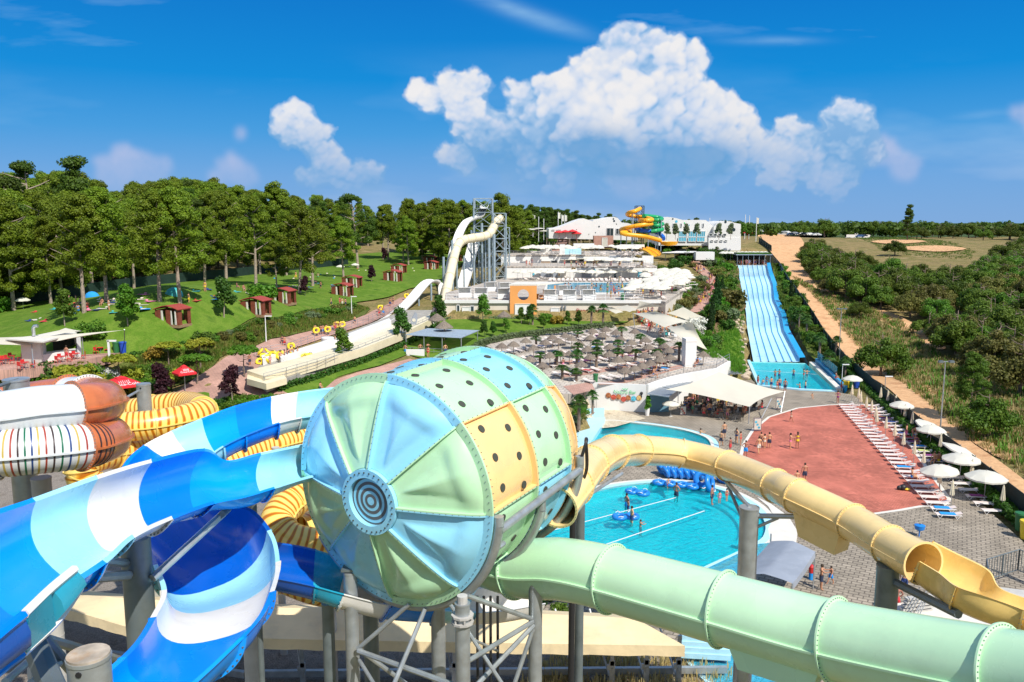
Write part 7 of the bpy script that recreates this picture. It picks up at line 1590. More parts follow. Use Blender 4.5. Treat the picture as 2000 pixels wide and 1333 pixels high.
for x,y,s in ((1424,600,1.2),(1352,655,1.0)):plant('garden_shrub',TG(x,y,T0),s*2.6,'big %s bush left of the lane slide' % ('olive brown' if x>1400 else 'white flowering oleander'),None,'olive_leaf' if x>1400 else 'flower_white',cat='shrub')
# trees on the terrace of the hall
for x in (1302,1319,1340,1361,1404,1427,1462,1452):p=VY(x,466,250);plant('young_tree',(p.x,250,p.z),1.05,'thin young tree in front of the white halls','thin young trees before the halls','sage_leaf' if x<1440 else 'bright_leaf')
# palms
for x,y,yc in [(1126,728,690),(1128,700,674),(1047,678,660),(1128,664,648),(1166,692,668),(1165,717,683),(1208,690,668),(1206,708,684),(1241,708,686),(1055,713,692),(1088,717,690),(1098,741,717),(1283,706,686),(1288,684,664),(1251,676,656),(1214,660,642),(1326,706,674),(1289,690,666),(1125,745,728)]:
 p=Gf(x,y,PALZ);hh=(y-yc)/F*p.y/2.35;plant('palm',p,1.3,'fan palm among the straw parasols','fan palms among the straw parasols',sz=max(.45,hh/1.3))
for x,y,s,l in ((1155,640,1.3,'fan palm under the red lettering on the beige wall'),(1178,640,1.4,'fan palm beside the porthole of the beach bar'),(1040,636,1.3,'fan palm at the right edge of the orange kiosk'),(1130,838,1.3,'tall yucca beside the small pool'),(1157,808,1.0,'spiky yucca in the white gravel by the steps')):plant('palm',TG(x,y,T0),s,l)
for x,y,s in ((1575,660,1.5),(1600,700,1.6),(1618,735,1.5),(1632,700,1.4),(1650,742,1.3),(1560,640,1.2)):plant('palm',TG(x,y,T0),s,'palm between the lane slide and the dark fence','palms between the lane slide and the fence')
# rocks
def rocks(region,n,seed,smin,smax,where):
 poly=[tuple(TG(x,y,T0))[:2] for x,y in region];a=np.array(poly);r_=random.Random(seed);k=0;t=0;base=[]
 for q in range(3):
  b=MB();vs,fs=sph((0,0,0),1,.8,.6,8,5);vs=[tuple(Vector(v)*(1 + .25*noise.noise(Vector(v)*1.7+Vector((q*5,0,0))))) for v in vs];b.add(vs,fs);o=b.build('rock',MT['rock'],smooth=True,ang=30);base.append(Proto(o));tag(o,'x','rock')
 while k<n and t<6000:
  t+=1;X,Y=r_.uniform(a[:,0].min(),a[:,0].max()),r_.uniform(a[:,1].min(),a[:,1].max())
  if _inp(poly,X,Y):r_.choice(base).put((X,Y,T0(X,Y) + .05),r_.uniform(0,6),r_.uniform(smin,smax),'pale sandstone boulder ' + where,'boulders ' + where);k+=1
 for b_ in base:b_.drop()
rocks([(1430,625),(1452,620),(1456,650),(1466,740),(1454,740),(1446,660)],46,1,.25,.6,'along the left side of the lane slide');rocks([(1260,615),(1350,590),(1370,565),(1340,620),(1300,632)],26,2,.3,.6,'in the rockery below the upper pool')
rocks([(0,1300),(160,1270),(200,1330),(60,1400)],16,3,.25,.6,'under the blue slides');rocks([(1140,815),(1180,822),(1165,800),(1140,795)],10,4,.15,.35,'beside the steps')
for pl_ in PR.values():
 for q in pl_:q.drop()
# ---------------- furniture, parasols and other small things ----------------
def zfn(x,y):return T(x,y)
def P0(x,y):return G(x,y,0.0)
def PP(x,y):return Gf(x,y,PALZ)
GRP_L = 'white sun loungers'
def lounger():
 r=empty('sun_lounger',(0,0,0),'x','sun lounger');b=MB()
 for s in (-1,1):b.tube([(-.95,s * .3,.30),(.35,s * .3,.32),(.95,s * .3,.34)],.028,5)
 b.build('frame',MT['lounger_white'],r);b=MB();b.add([(-.97,-.3,.33),(.35,-.3,.35),(.35,.3,.35),(-.97,.3,.33)],[(0,1,2,3)]);b.build('seat',MT['lounger_mesh'],r)
 b=MB();b.add([(.36,-.3,.35),(.98,-.3,.52),(.98,.3,.52),(.36,.3,.35),(.98,-.3,.49),(.98,.3,.49)],[(0,1,2,3),(1,4,5,2)]);b.build('backrest',MT['lounger_mesh'],r)
 for x,dx in ((-.72,.22),(.60,.22)):
  for s in (-1,1):b=MB();b.tube([(x-dx,s * .3,.31),(x,s * .31,.0),(x+dx,s * .3,.32)],.026,4);b.build('leg',MT['lounger_white'],r)
 return r
LG=Proto(lounger())
def towel_on(p,rz,m,label):b=MB();b.box((0,0,.38),(1.3,.56,.03));b.box((.3,.27,.30),(.7,.03,.16));o=b.build('beach_towel',MT[m]);o.location=p;o.rotation_euler=(0,0,rz);tag(o,label,'towel');return o
r1a,r1b=P0(1652,795),P0(1852,1012);n1=29;dv=(r1b-r1a);rz=math.atan2(dv.y,dv.x)+PI/2
ang=rz
TOWF={19:'towel_blue',28:'towel_blue',27:'towel_blue'}
for i in range(n1):
 if i in (18,14,9):
  pass
 p=r1a.lerp(r1b,i/(n1-1));LG.put(p,ang+random.uniform(-.05,.05),label='white lounger in the front row along the red plaza, %s from the slide pool end' % ORD[i])
 if i in TOWF:towel_on(p,ang,TOWF[i],'blue towel on the lounger %s' % ({19:'beside the black bags',28:'at the near end of the front row',27:'second from the near end of the front row'}[i]))
r2a,r2b=P0(1702,797),P0(1942,1004);n2=23;TW2={4:'towel_purple',5:'towel_navy',8:'towel_navy',9:'towel_red',10:'towel_purple',11:'towel_blue',12:'towel_lime',13:'towel_purple',14:'towel_navy',15:'towel_red',16:'towel_red',20:'towel_purple'}
for i in range(n2):
 p=r2a.lerp(r2b,i/(n2-1));LG.put(p,ang+random.uniform(-.05,.05),label='white lounger in the back row by the hedge, %s from the slide pool end' % ORD[i])
 if i in TW2:towel_on(p,ang,TW2[i],'%s towel on the %s lounger of the back row' % (TW2[i].split('_')[1],ORD[i]))
def bagheap(p,label):
 r=empty('beach_bag',p,label,'bag');
 for m_,q,s in (('black_metal',(0,0,.25),(.3,.24,.28)),('black_metal',(-.3,.1,.2),(.25,.2,.22)),('bin_yellow',(.3,-.15,.15),(.28,.18,.12))):b=MB();b.sphere(p+Vector(q),s,10,6);b.build('pouch',MT[m_],r,smooth=True)
 b=MB();b.tube([p+Vector((-.2,0,.4)),p+Vector((0,0,.62)),p+Vector((.2,0,.4))],.02,5);b.build('handle',MT['black_metal'],r)
bagheap(P0(1764,958),'black and yellow beach bags heaped at the foot of a front row lounger')
# parasols
def umb_open(rad=1.35,m='umb_white',name='parasol'):
 r=empty(name,(0,0,0),'x','parasol');n=8
 b=MB();vs=[(0,0,2.55)];fs=[]
 for k,(q,z) in enumerate(((.5,2.40),(1.0,2.02))):
  for j in range(n*2):a=2*PI*j/(n*2);w=1 if j % 2==0 else .955;vs.append((rad*q*w*math.cos(a),rad*q*w*math.sin(a),z-(.0 if j % 2==0 else .05*q)))
 N2=n*2;fs+=[(0,1+j,1+(j+1) % N2) for j in range(N2)]+[(1+j,1+N2+j,1+N2+(j+1) % N2,1+(j+1) % N2) for j in range(N2)]
 o=len(vs)
 for j in range(N2):x,y,z=vs[1+N2+j];vs.append((x,y,z - .13))
 fs+=[(1+N2+j,o+j,o+(j+1) % N2,1+N2+(j+1) % N2) for j in range(N2)]
 b.add(vs,fs);b.build('canopy',MT[m],r,smooth=True,ang=20);b=MB();b.tube([(0,0,0),(0,0,2.62)],.03,6);b.build('pole',MT['steel'],r);b=MB();b.lathe([(.28,0),(.28,.06),(.06,.1),(.06,.3)],n=10);b.build('base',MT['concrete_post'],r);return r
def umb_closed():
 r=empty('closed_parasol',(0,0,0),'x','parasol');b=MB();vs=[];fs=[];n=16
 for rr,z in ((.02,2.45),(.09,2.2),(.14,1.7),(.21,1.15),(.17,1.05)):
  for j in range(n):a=2*PI*j/n;q=rr*(1 if j % 2 else .62);vs.append((q*math.cos(a),q*math.sin(a),z))
 for i in range(4):
  for j in range(n):fs.append((i*n+j,(i+1)*n+j,(i+1)*n+(j+1) % n,i*n+(j+1) % n))
 b.add(vs,fs);b.build('canopy',MT['umb_cream'],r,smooth=True,ang=35);b=MB();b.tube([(0,0,0),(0,0,2.5)],.028,6);b.build('pole',MT['steel'],r);b=MB();b.lathe([(.25,0),(.25,.06),(.05,.1)],n=10);b.build('base',MT['concrete_post'],r);return r
mat('umb_cream',(.78,.70,.52),.85,.06,3)
UO=Proto(umb_open());UC=Proto(umb_closed())
for i,(x,y) in enumerate([(1663,786),(1676,793),(1680,801),(1691,812),(1701,820),(1709,832),(1711,842),(1729,855),(1746,870),(1763,888),(1784,907),(1802,925),(1833,966),(1857,991)]):UC.put(P0(x,y),label='closed cream parasol between the lounger rows, %s from the slide pool end' % ORD[i])
for i,(x,y) in enumerate([(1719,792),(1733,798),(1748,808),(1766,830),(1780,845),(1835,892),(1896,948),(1956,1002)]):UC.put(P0(x,y),label='closed cream parasol in front of the hedge, %s from the slide pool end' % ORD[i])
for x,y,s,tilt,l in ((1759,826,1.05,0,'open white parasol over the back row, first towards the slide pool'),(1800,870,1.45,.5,'large open white parasol tilted on its side beside the hedge'),(1816,878,1.1,0,'open white parasol just in front of the large tilted one'),(1856,922,1.5,.5,'open white parasol tilted up, behind the dark haired sunbather'),(1874,940,1.25,0,'open white parasol over the red lounger'),(1836,965,1.2,-.1,'open white parasol over the front row near its middle'),(1922,978,1.25,0,'open white parasol nearest the right edge of the view'),(1664,768,1.0,0,'open white parasol over the coloured bins'),(1310,814,.8,0,'open white parasol in front of the snack bar')):
 o=UO.put(P0(x,y),label=l,scale=(s,s,min(s,1.05)));o.rotation_euler=(tilt * .8,tilt * .5,random.uniform(0,1))
# straw parasols
def straw():
 r=empty('straw_parasol',(0,0,0),'x','straw parasol');b=MB();n=22;vs=[(0,0,2.25)];fs=[];rd2=random.Random(4)
 for k,(q,z) in enumerate(((.28,2.08),(.62,1.83),(.93,1.58),(.97,1.50),(.90,1.52))):
  for j in range(n):a=2*PI*j/n;q2=q*(1+rd2.uniform(-.04,.04));vs.append((q2*math.cos(a),q2*math.sin(a),z+rd2.uniform(-.025,.025)))
 fs+=[(0,1+j,1+(j+1) % n) for j in range(n)]
 for k in range(4):
  for j in range(n):fs.append((1+k*n+j,1+(k+1)*n+j,1+(k+1)*n+(j+1) % n,1+k*n+(j+1) % n))
 for j in range(60):a=rd2.uniform(0,6.28);q = .92;c,s_=math.cos(a),math.sin(a);k=len(vs);vs+=[(q*c - .04*s_,q*s_ + .04*c,1.56),(q*c + .04*s_,q*s_ - .04*c,1.56),(1.02*c,1.02*s_,1.40+rd2.uniform(-.05,.03))];fs.append((k,k+1,k+2))
 b.add(vs,fs);b.build('straw_roof',MT['thatch'],r);b=MB();b.tube([(0,0,0),(0,0,1.9)],.045,6);b.build('pole',MT['wood'],r);return r
ST=Proto(straw())
cps=[(980,676),(1003,672),(1027,664),(1042,678),(1065,668),(1079,658),(1091,666),(1104,654),(1117,660),(1074,694),(1112,689),(1148,682),(1153,659),(1157,646),(1183,643),(1177,654),(1203,649),(1153,695),(1191,676),(1190,692),(1207,702),(1223,698),(1233,669),(1228,682),(1240,647),(1261,664),(1267,677),(1259,692),(1270,708),(1289,702),(1254,714),(1240,718),(1220,722),(1309,697),(1307,684),(1298,674),(1374,690),(1035,702),(1095,690),(1131,669),(1212,661),(1284,690),(1135,710),(1060,712)]
fu=lambda X,Y:PALZ(X,Y)+1.75
rz_=random.Random(8);PALXY=[]
for i,(x,y) in enumerate(cps):
 p=Gf(x,y,fu);p.z=PALZ(p.x,p.y);PALXY.append(p);q=p+Vector((0,0,0))
 l = 'grey straw parasol standing alone right of the tall white block' if x==1374 else 'grey straw parasol in the rows on the terrace';ST.put(q,rz_.uniform(0,6),rz_.uniform(.90,1.0),l,None if x==1374 else 'straw parasols on the terrace')
for x,y,s,l in ((854,652,1.5,'wide straw parasol on the lower lawn behind the pavilion, farther one'),(868,668,1.5,'wide straw parasol just behind the pavilion roof'),(985,640,1.25,'brown straw parasol on the lower lawn below the orange kiosk')):ST.put(TG(x,y,T0),0,s,l)
# loungers of the terrace in slanted rows
cnt=0;pts=[]
for row,(A_,B_) in enumerate([((985,693),(1195,655)),((1010,706),(1290,672)),((1040,722),(1310,690)),((1090,735),(1320,706)),((1150,748),(1300,723)),((1060,668),(1190,646)),((1100,690),(1330,664))]):
 a,c=PP(*A_),PP(*B_);n=int((c-a).length/1.35)
 for i in range(n):
  p=a.lerp(c,i/n);p.z=PALZ(p.x,p.y)
  if rz_.random() < .18 or cnt>150 or any((p-q).length < .95 for q in pts):continue
  pts.append(p);cnt+=1;LG.put(p,rz_.choice((2.2,2.5,2.35))+rz_.uniform(-.15,.15),label='white lounger under the straw parasols',group='loungers under the straw parasols')
  if rz_.random() < .16:towel_on(p,2.35,rz_.choice(['towel_blue','towel_navy','towel_red','towel_navy','towel_purple']),'towel spread on a lounger under the straw parasols')['group'] = 'towels under the straw parasols'
for x,y,m_,nm in ((1252,727,'towel_purple','purple'),(1262,725,'towel_green','green'),(1272,724,'towel_red','red'),(1281,722,'towel_red','bright red'),(1296,724,'towel_blue','bright blue'),(1360,706,'towel_blue','blue')):
 p=PP(x,y);LG.put(p,2.4,label='lounger with a %s towel near the curved terrace wall' % nm);towel_on(p,2.4,m_,'%s towel on a lounger near the curved terrace wall' % nm)
# white parasols and loungers of the upper terraces
UW=Proto(umb_open(1.25,'umb_white','white_parasol'));k=0
spots=[]
def many(n,region,z,sc,where,grp,seed,dmin=1.6):
 r_=random.Random(seed);a=[tuple(G(x,y,z))[:2] for x,y in region];xs=[q[0] for q in a];ys=[q[1] for q in a];t=0;m_=0
 while m_<n and t<6000:
  t+=1;X,Y=r_.uniform(min(xs),max(xs)),r_.uniform(min(ys),max(ys))
  if not _inp(a,X,Y) or any((X-u)**2+(Y-v)**2<dmin**2 for u,v in spots):continue
  spots.append((X,Y));m_+=1;UW.put((X,Y,z),r_.uniform(0,1),(sc,sc,.92),'open white parasol ' + where,grp)
  if r_.random() < .8:LG.put((X + .9,Y - .6,z),r_.uniform(0,3),label='white lounger ' + where,group='loungers ' + where)
many(62,[(1224,586),(1240,566),(1256,556),(1262,546),(1300,541),(1336,541),(1348,556),(1340,566),(1300,586)],ZU,1.15,'in the dense cluster right of the upper pool','white parasols right of the upper pool',1,1.9)
many(30,[(1005,548),(1005,543.5),(1275,543.5),(1275,548)],ZU,1.0,'in the row below the mural facade','white parasols below the mural facade',2,2)
many(22,[(1150,524),(1150,521.5),(1270,521.5),(1270,524)],ZM,1.0,'on the middle terrace','white parasols on the middle terrace',3)
many(46,[(1010,499),(1012,494),(1095,494),(1140,494),(1250,494),(1250,500)],ZT,1.05,'along the top terrace','white parasols along the top terrace',4,1.7)
for i in range(46):
 p=G(1075+(i % 23)*8.4+random.uniform(-1,1),550.5-(i // 23)*2.2,ZU);LG.put(p,1.57,label='white lounger in the row behind the upper pool',group='loungers behind the upper pool')
for i in range(12):p=VY(1412+i*7.5,497.5,240+(i % 2));UW.put((p.x,p.y,p.z-1.6),0,1,'white parasol above the roof of the lane slide tower','white parasols above the lane slide tower')
for i,(x,y) in enumerate([(1077,451),(1084,449),(1040,450),(1062,453),(1052,448),(1030,449)]):p=VY(x,y,268);UW.put((p.x,p.y,p.z - .8),0,(1.6,1.6,.5),'white tent roof at the stalls left of the white halls','white stall roofs')
# red drinks parasols
def redpar(x,y,s,l,txt):
 p=TG(x,y,T0);r=empty('red_parasol',p,l,'parasol');q=1.9*s;h=2.7;cs=[Vector((-q,-q,0)),Vector((q,-q,0)),Vector((q,q,0)),Vector((-q,q,0))];R=Matrix.Rotation(.75,3,'Z');cs=[R @ c for c in cs]
 b=MB();lo=[p+c+Vector((0,0,h - .25)) for c in cs];mi=[p+c * .28+Vector((0,0,h + .45)) for c in cs];va=[v+Vector((0,0,-.22)) for v in lo];vs=lo+mi+va
 b.add(vs,[(0,1,5,4),(1,2,6,5),(2,3,7,6),(3,0,4,7),(8,9,1,0),(9,10,2,1),(10,11,3,2),(11,8,0,3),(4,5,6,7)]);b.build('canopy',MT['red_canvas'],r)
 m2=[p+c * .30+Vector((0,0,h + .50)) for c in cs];b=MB();b.add(m2+[p+Vector((0,0,h + .72))],[(0,1,4),(1,2,4),(2,3,4),(3,0,4)]);b.build('vent_top',MT['red_canvas'],r);b=MB();b.tube([p,p+Vector((0,0,h + .6))],.05,8);b.build('pole',MT['steel'],r)
 a,c=lo[0],lo[1];mid=(lo[0]+lo[1]) * .38+(mi[0]+mi[1]) * .12;nn=(c-a).cross(mi[0]-a).normalized();nn=nn if nn.z>0 else -nn;X=(c-a).normalized();Yv=nn.cross(X);M_=Matrix((X,Yv,nn)).transposed()
 o=text_obj(txt,.62*s,mid+nn * .04,(0,0,0),MT['white_paint'],r);o.rotation_euler=M_.to_euler()
 for k in range(6):b=MB();u = .25+k * .09;g=a.lerp(c,u) * .45+mi[0].lerp(mi[1],u) * .55+nn * .03;b.tube([g-Yv * .25*s,g+Yv*(.2 + .06*(k % 3))*s],.03,4);b.build('print_mark',MT['white_paint'],r)
redpar(240,790,1.05,'large red square parasol with white script lettering above the tiger striped tube','Coca-Cola');redpar(362,766,.58,'smaller red parasol behind the purple tree','Coca-Cola')
for i,(x,y) in enumerate([(1118,452),(1104,453),(1092,454),(1460,455),(1126,456)]):p=VY(x,y,262);b=MB();b.lathe([(0,.6),(1.6,0),(1.6,-.15)],(p.x,p.y,p.z),10);b.tube([(p.x,p.y,p.z-2.2),p],.04,5);tag(b.build('red_parasol',MT['red_canvas'],loc=(p.x,p.y,p.z-2.2)),'small red parasol near the white halls','parasol','red parasols near the halls')
# bins
def binn(p,m_,l,s=1.0):
 r=empty('bin',p,l,'bin');b=MB();b.lathe([(.26,0),(.32,.95),(.34,.95),(.34,1.0)],(p.x,p.y,p.z),12);b.build('barrel',MT[m_],r,smooth=True);b=MB();b.lathe([(.36,1.0),(.34,1.1),(0,1.16)],(p.x,p.y,p.z),12);b.build('lid',MT[m_],r,smooth=True);r.scale=(s,s,s)
for x,y,m_,l in ((1652,762,'bin_yellow','yellow bin beside the slide pool, left one of three'),(1662,762,'bin_green','green bin in the middle of the three by the slide pool'),(1672,763,'bin_blue','blue bin, right one of three by the slide pool')):binn(P0(x,y),m_,l,1.25)
for x,y,m_,l in ((1992,1036,'bin_green','green bin at the right edge by the hedge'),(2002,1052,'bin_yellow','yellow bin cut by the right edge')):binn(P0(x,y),m_,l,1.3)
binn(PP(1163,747),'bin_green','dark green bin at the top of the garden steps',1.0);p=TG(228,692,T0);binn(Vector((p.x,p.y,LBZ + .1)),'bin_green','dark green barrel behind the lawn bar',1.3);binn(Vector((p.x + .9,p.y - .1,LBZ + .1)),'bin_blue','blue barrel right of the lawn bar',1.3);binn(TG(22,600,T0),'bin_green','green bin on the lawn at the far left',1.4);binn(G(1216,587,ZU),'bin_green','green bin on the upper terrace by two standing bathers',1.1)
# sign stands, planter, tables
def board_sign(p,w,h,l,m_='pic_red'):
 r=empty('sign_stand',p,l,'sign');b=MB();b.box(p+Vector((0,0,h/2 + .1)),(w,.06,h));b.build('frame',MT['banner'],r);b=MB();b.box(p+Vector((0,-.04,h/2 + .12)),(w * .86,.03,h * .86));o=b.build('poster',MT['umb_white'],r)
 for i in range(3):b=MB();b.tube([p+Vector((w*(-.22 + .2*i),-.06,h*(.75 - .22*i))),p+Vector((w*(-.22 + .2*i),-.075,h*(.75 - .22*i)))],w * .16,12);b.build('picture',MT[m_],o)
board_sign(P0(1334,812),.75,1.1,'red brown menu board outside the snack bar');board_sign(P0(1479,843),.9,1.5,'menu board with blue pictures at the edge of the red plaza','pic_blue');board_sign(P0(1521,801),.8,1.5,'dark menu board beside the right tent pole','pic_blue')
p=P0(1264,812);r=empty('planter',p,'tall white planter with a leafy plant against the mural wall','planter');b=MB();b.lathe([(0,0),(.24,0),(.33,1.05),(.28,1.05),(.26,.95),(0,.95)],(p.x,p.y,0),14);b.build('pot',MT['white_paint'],r,smooth=True)
me=leafmesh('plant',[(p.x+RN.uniform(-.25,.25),p.y+RN.uniform(-.25,.25),1.1 + .14*i,.28,1) for i in range(9)],500,.16,MT['bright_leaf'],RN);me.vertices.foreach_set('co',(np.array([v.co[:] for v in me.vertices])-np.array(p)).ravel());addme('plant',me,r)
def table(name='cafe_table',m_='dark_int'):
 r=empty(name,(0,0,0),'x','table');b=MB();b.tube([(0,0,.70),(0,0,.74)],.42,12);b.build('tabletop',MT[m_],r)
 for i in range(4):a=i*PI/2 + .7;b=MB();b.tube([(.1*math.cos(a),.1*math.sin(a),.7),(.33*math.cos(a),.33*math.sin(a),0)],.02,4);b.build('leg',MT['steel'],r)
 return r
def chair(m_):
 r=empty('cafe_chair',(0,0,0),'x','chair');b=MB();b.box((0,0,.45),(.44,.44,.04));b.build('seat',MT[m_],r);b=MB();b.box((0,.21,.72),(.42,.03,.42));b.build('backrest',MT[m_],r)
 for x in (-.19,.19):
  for y in (-.19,.19):b=MB();b.tube([(x,y,.45),(x*1.1,y*1.1,0)],.018,4);b.build('leg',MT[m_],r)
 return r
TB=Proto(table());TR=Proto(table('bar_table','plastic_red'));TWh=Proto(table('bistro_table','white_paint'));CH={k:Proto(chair(k)) for k in ('dark_int','plastic_red','plastic_teal','white_paint','orange_wall')}
TABS=[]
ra=random.Random(21)
for x,y in [(1345,800),(1362,806),(1384,812),(1408,818),(1436,822),(1352,790),(1374,796),(1400,802),(1424,806),(1446,808),(1330,785),(1388,788),(1412,794),(1470,800),(1366,784)]:
 p=P0(x,y);TB.put(p,ra.uniform(0,3),label='dark round table under the big sail roof',group='tables under the sail roof');TABS.append(p)
 for k in range(3):a=k*2.1+ra.uniform(0,1);CH['dark_int'].put(p+Vector((math.cos(a) * .75,math.sin(a) * .75,0)),a-PI/2,label='dark chair under the big sail roof',group='chairs under the sail roof')
TAB2=[]
for x,y in [(1252,628),(1262,632),(1272,636),(1284,640),(1296,645),(1308,651),(1264,642),(1280,650),(1300,658),(1316,662),(1246,618),(1262,616),(1280,620),(1296,628),(1314,636),(1330,646)]:
 p=TG(x,y,T);m_=ra.choice(['plastic_teal','white_paint','orange_wall','plastic_red']);TWh.put(p,0,label='white cafe table below the white sails',group='tables below the white sails');TAB2.append(p);nm={'plastic_teal':'turquoise','white_paint':'white','orange_wall':'orange','plastic_red':'red'}[m_]
 for k in range(3):a=k*2.1+ra.uniform(0,1);CH[m_].put(p+Vector((math.cos(a) * .72,math.sin(a) * .72,0)),a-PI/2,label='%s cafe chair below the white sails' % nm,group='%s chairs below the white sails' % nm)
for i,(x,y) in enumerate([(25,706),(50,720),(122,708),(150,702),(196,690),(10,712)]):
 p=G(x,y,LBZ + .12);TR.put(p,0,label='red table on the paving of the lawn bar, %s from the left' % ORD[[1,2,3,4,5,0][i]],group=None)
 for k in range(3):a=k*2.1 + .3;CH['plastic_red'].put(p+Vector((math.cos(a) * .75,math.sin(a) * .75,0)),a-PI/2,label='red chair at the lawn bar',group='red chairs at the lawn bar')
# lamp posts
def lamp(x,yb,yt,base,l,head='flood',r=.09,m_='galv'):
 h=(yb-yt)/F*base.y*1.02;o=empty('lamp_post',base,l,'lamp post');b=MB();b.tube([base,base+Vector((0,0,h))],[r,r * .6],8);b.build('pole',MT[m_],o,smooth=True);t=base+Vector((0,0,h))
 if head == 'flood':
  b=MB();b.box(t+Vector((0,0,.05)),(1.5,.08,.08));b.build('crossarm',MT[m_],o)
  for s in (-.6,.6):b=MB();b.box(t+Vector((s,-.15,.05)),(.5,.35,.22));b.build('floodlight',MT['galv_dark'],o)
 else:b=MB();b.box(t+Vector((.45,0,0)),(1.0,.2,.12));b.build('lamp_head',MT['white_paint'],o)
lamp(1835,856,703,P0(1835,857),'tall floodlight mast beside the dark fence, nearest to the loungers');lamp(1638,700,602,P0(1638,702),'tall floodlight mast at the foot of the lane slide planting');lamp(1727,777,733,P0(1727,779),'short lamp post at the dark fence','x',.07);lamp(1644,745,709,P0(1644,748),'short white post by the slide pool','x',.06,'white_paint')
lamp(518,669,618,TG(520,669,T0),'white lamp post with a short arm beside the sloping path, nearer one','x',.09,'white_paint');lamp(686,616,580,TG(687,616,T0),'white lamp post beside the sloping path, farther one','x',.09,'white_paint')
for i,(x,yb,yt) in enumerate([(1041,455,420),(1052,455,424),(1062,455,428),(1090,450,415),(1097,450,420),(1103,450,420),(1455,450,420),(1463,450,422),(1477,455,425),(1386,440,426)]):
 p=VY(x,yb,285);h=(yb-yt)/F*285;b=MB();b.tube([(p.x,285,p.z-3),(p.x,285,p.z+h)],.1,6);o=b.build('flagpole',MT['white_paint'],loc=(p.x,285,p.z-3));tag(o,'slim white pole on the skyline near the halls','pole','slim poles on the skyline')
 if i in (0,3,4,5,8):b=MB();b.box((p.x + .4,285,p.z+h-1.3),(.7,.05,2.0));b.build('flag',MT['umb_white'],o)
for x,y,l in ((800,640,'grey feather banner with a round emblem beside the end of the lanes'),(838,628,'dark feather banner with pale lettering beside the hedge')):
 p=TG(x,y+14,T0);o=empty('feather_banner',p,l,'banner');b=MB();b.tube([p,p+Vector((.2,0,2)),p+Vector((.9,0,3.6))],.03,5);b.build('pole',MT['steel'],o);b=MB();vs=[p+Vector(v) for v in ((0,0,.3),(.75,0,.5),(1.35,0,2.6),(1.3,0,3.4),(.9,0,3.75),(.3,0,2.6))];vs+=[v+Vector((0,.03,0)) for v in vs];b.add(vs,[tuple(range(6))[::-1],tuple(range(6,12))]+[(i,(i+1) % 6,6+(i+1) % 6,6+i) for i in range(6)]);o2=b.build('banner_cloth',MT['banner' if x>810 else 'grey_fabric'],o)
 b=MB();c=p+Vector((.75,-.03,2.4));b.tube([c,c+Vector((0,-.02,0))],.3,14);b.tube([c+Vector((-.2,0,-1)),c+Vector((.1,0,-1.7))],.09,5);b.build('emblem',MT['umb_white'],o2)
# ring rafts
def ring_raft(m_,dbl=False):
 r=empty('ring_raft',(0,0,0),'x','inflatable ring');
 for k in range(2 if dbl else 1):
  b=MB();n=20;vs=[];fs=[];c=Vector((k * .98-(.49 if dbl else 0),0,.2))
  for i in range(n):
   for j in range(8):a,q=2*PI*i/n,2*PI*j/8;vs.append(c+Vector(((.42 + .2*math.cos(q))*math.cos(a),(.42 + .2*math.cos(q))*math.sin(a),.18*math.sin(q))))
  for i in range(n):
   for j in range(8):fs.append((i*8+j,((i+1) % n)*8+j,((i+1) % n)*8+(j+1) % 8,i*8+(j+1) % 8))
  b.add(vs,fs);b.build('ring',MT[m_],r,smooth=True,ang=80)
  for s in (-1,1):b=MB();b.tube([c+Vector((.2,s * .52,.16)),c+Vector((0,s * .6,.24)),c+Vector((-.2,s * .52,.16))],.03,5);b.build('handle',MT['white_paint' if m_ == 'tube_blue' else 'black_metal'],r)
 return r
RB,RB2,RY,RY2=Proto(ring_raft('tube_blue')),Proto(ring_raft('tube_blue',1)),Proto(ring_raft('tube_yellow')),Proto(ring_raft('tube_yellow',1))
def putr(pr,p,rz,tilt,l,s=1.0,g=None):o=pr.put(p,rz,s,l,g);o.rotation_euler=(tilt,0,rz)
for x,y,rz2,l in ((1245,966,2.6,'blue double ring raft beside the standing man and child in the big pool'),(1342,953,2.6,'blue double ring raft near the pool rim held by a swimmer'),(1222,1014,.1,'blue double ring raft in the middle of the big pool'),(1298,948,2.8,'pale blue ring raft with a child in it at the pool rim')):putr(RB2,G(x,y,-.05),rz2,0,l,1.05)
for i in range(11):a=P0(1292,931).lerp(P0(1356,936),i/10);putr(RB2,a+Vector((0,.2*(i % 2),.45)),1.9,1.15,'blue ring raft in the leaning row on the far pool deck',1.0,'blue ring rafts in the leaning row')
for i,(x,y) in enumerate([(1370,948),(1380,956),(1404,944),(1374,938)]):putr(RB,P0(x,y)+Vector((0,0,.6)),i,1.3,'upright blue ring raft at the pool steps, %s of four' % ORD[i],1.4)
for i,(x,y) in enumerate([(508,712),(514,706),(521,700),(517,712),(524,708),(511,700)]):putr(RY,Gc(x,y)+Vector((0,0,.3 + .25*(i % 3))),i,.9,'yellow ring raft heaped at the bottom of the run-out lanes',.95,'yellow ring rafts in the heap')
putr(RY2,Gc(542,704)+Vector((0,0,.7)),0,1.4,'yellow double ring raft held upright by the queue',1.1);putr(RY2,Gc(595,700)+Vector((0,0,.2)),-.4,.1,'yellow double ring raft lying on the cream wall',1.2)
YRP=[]
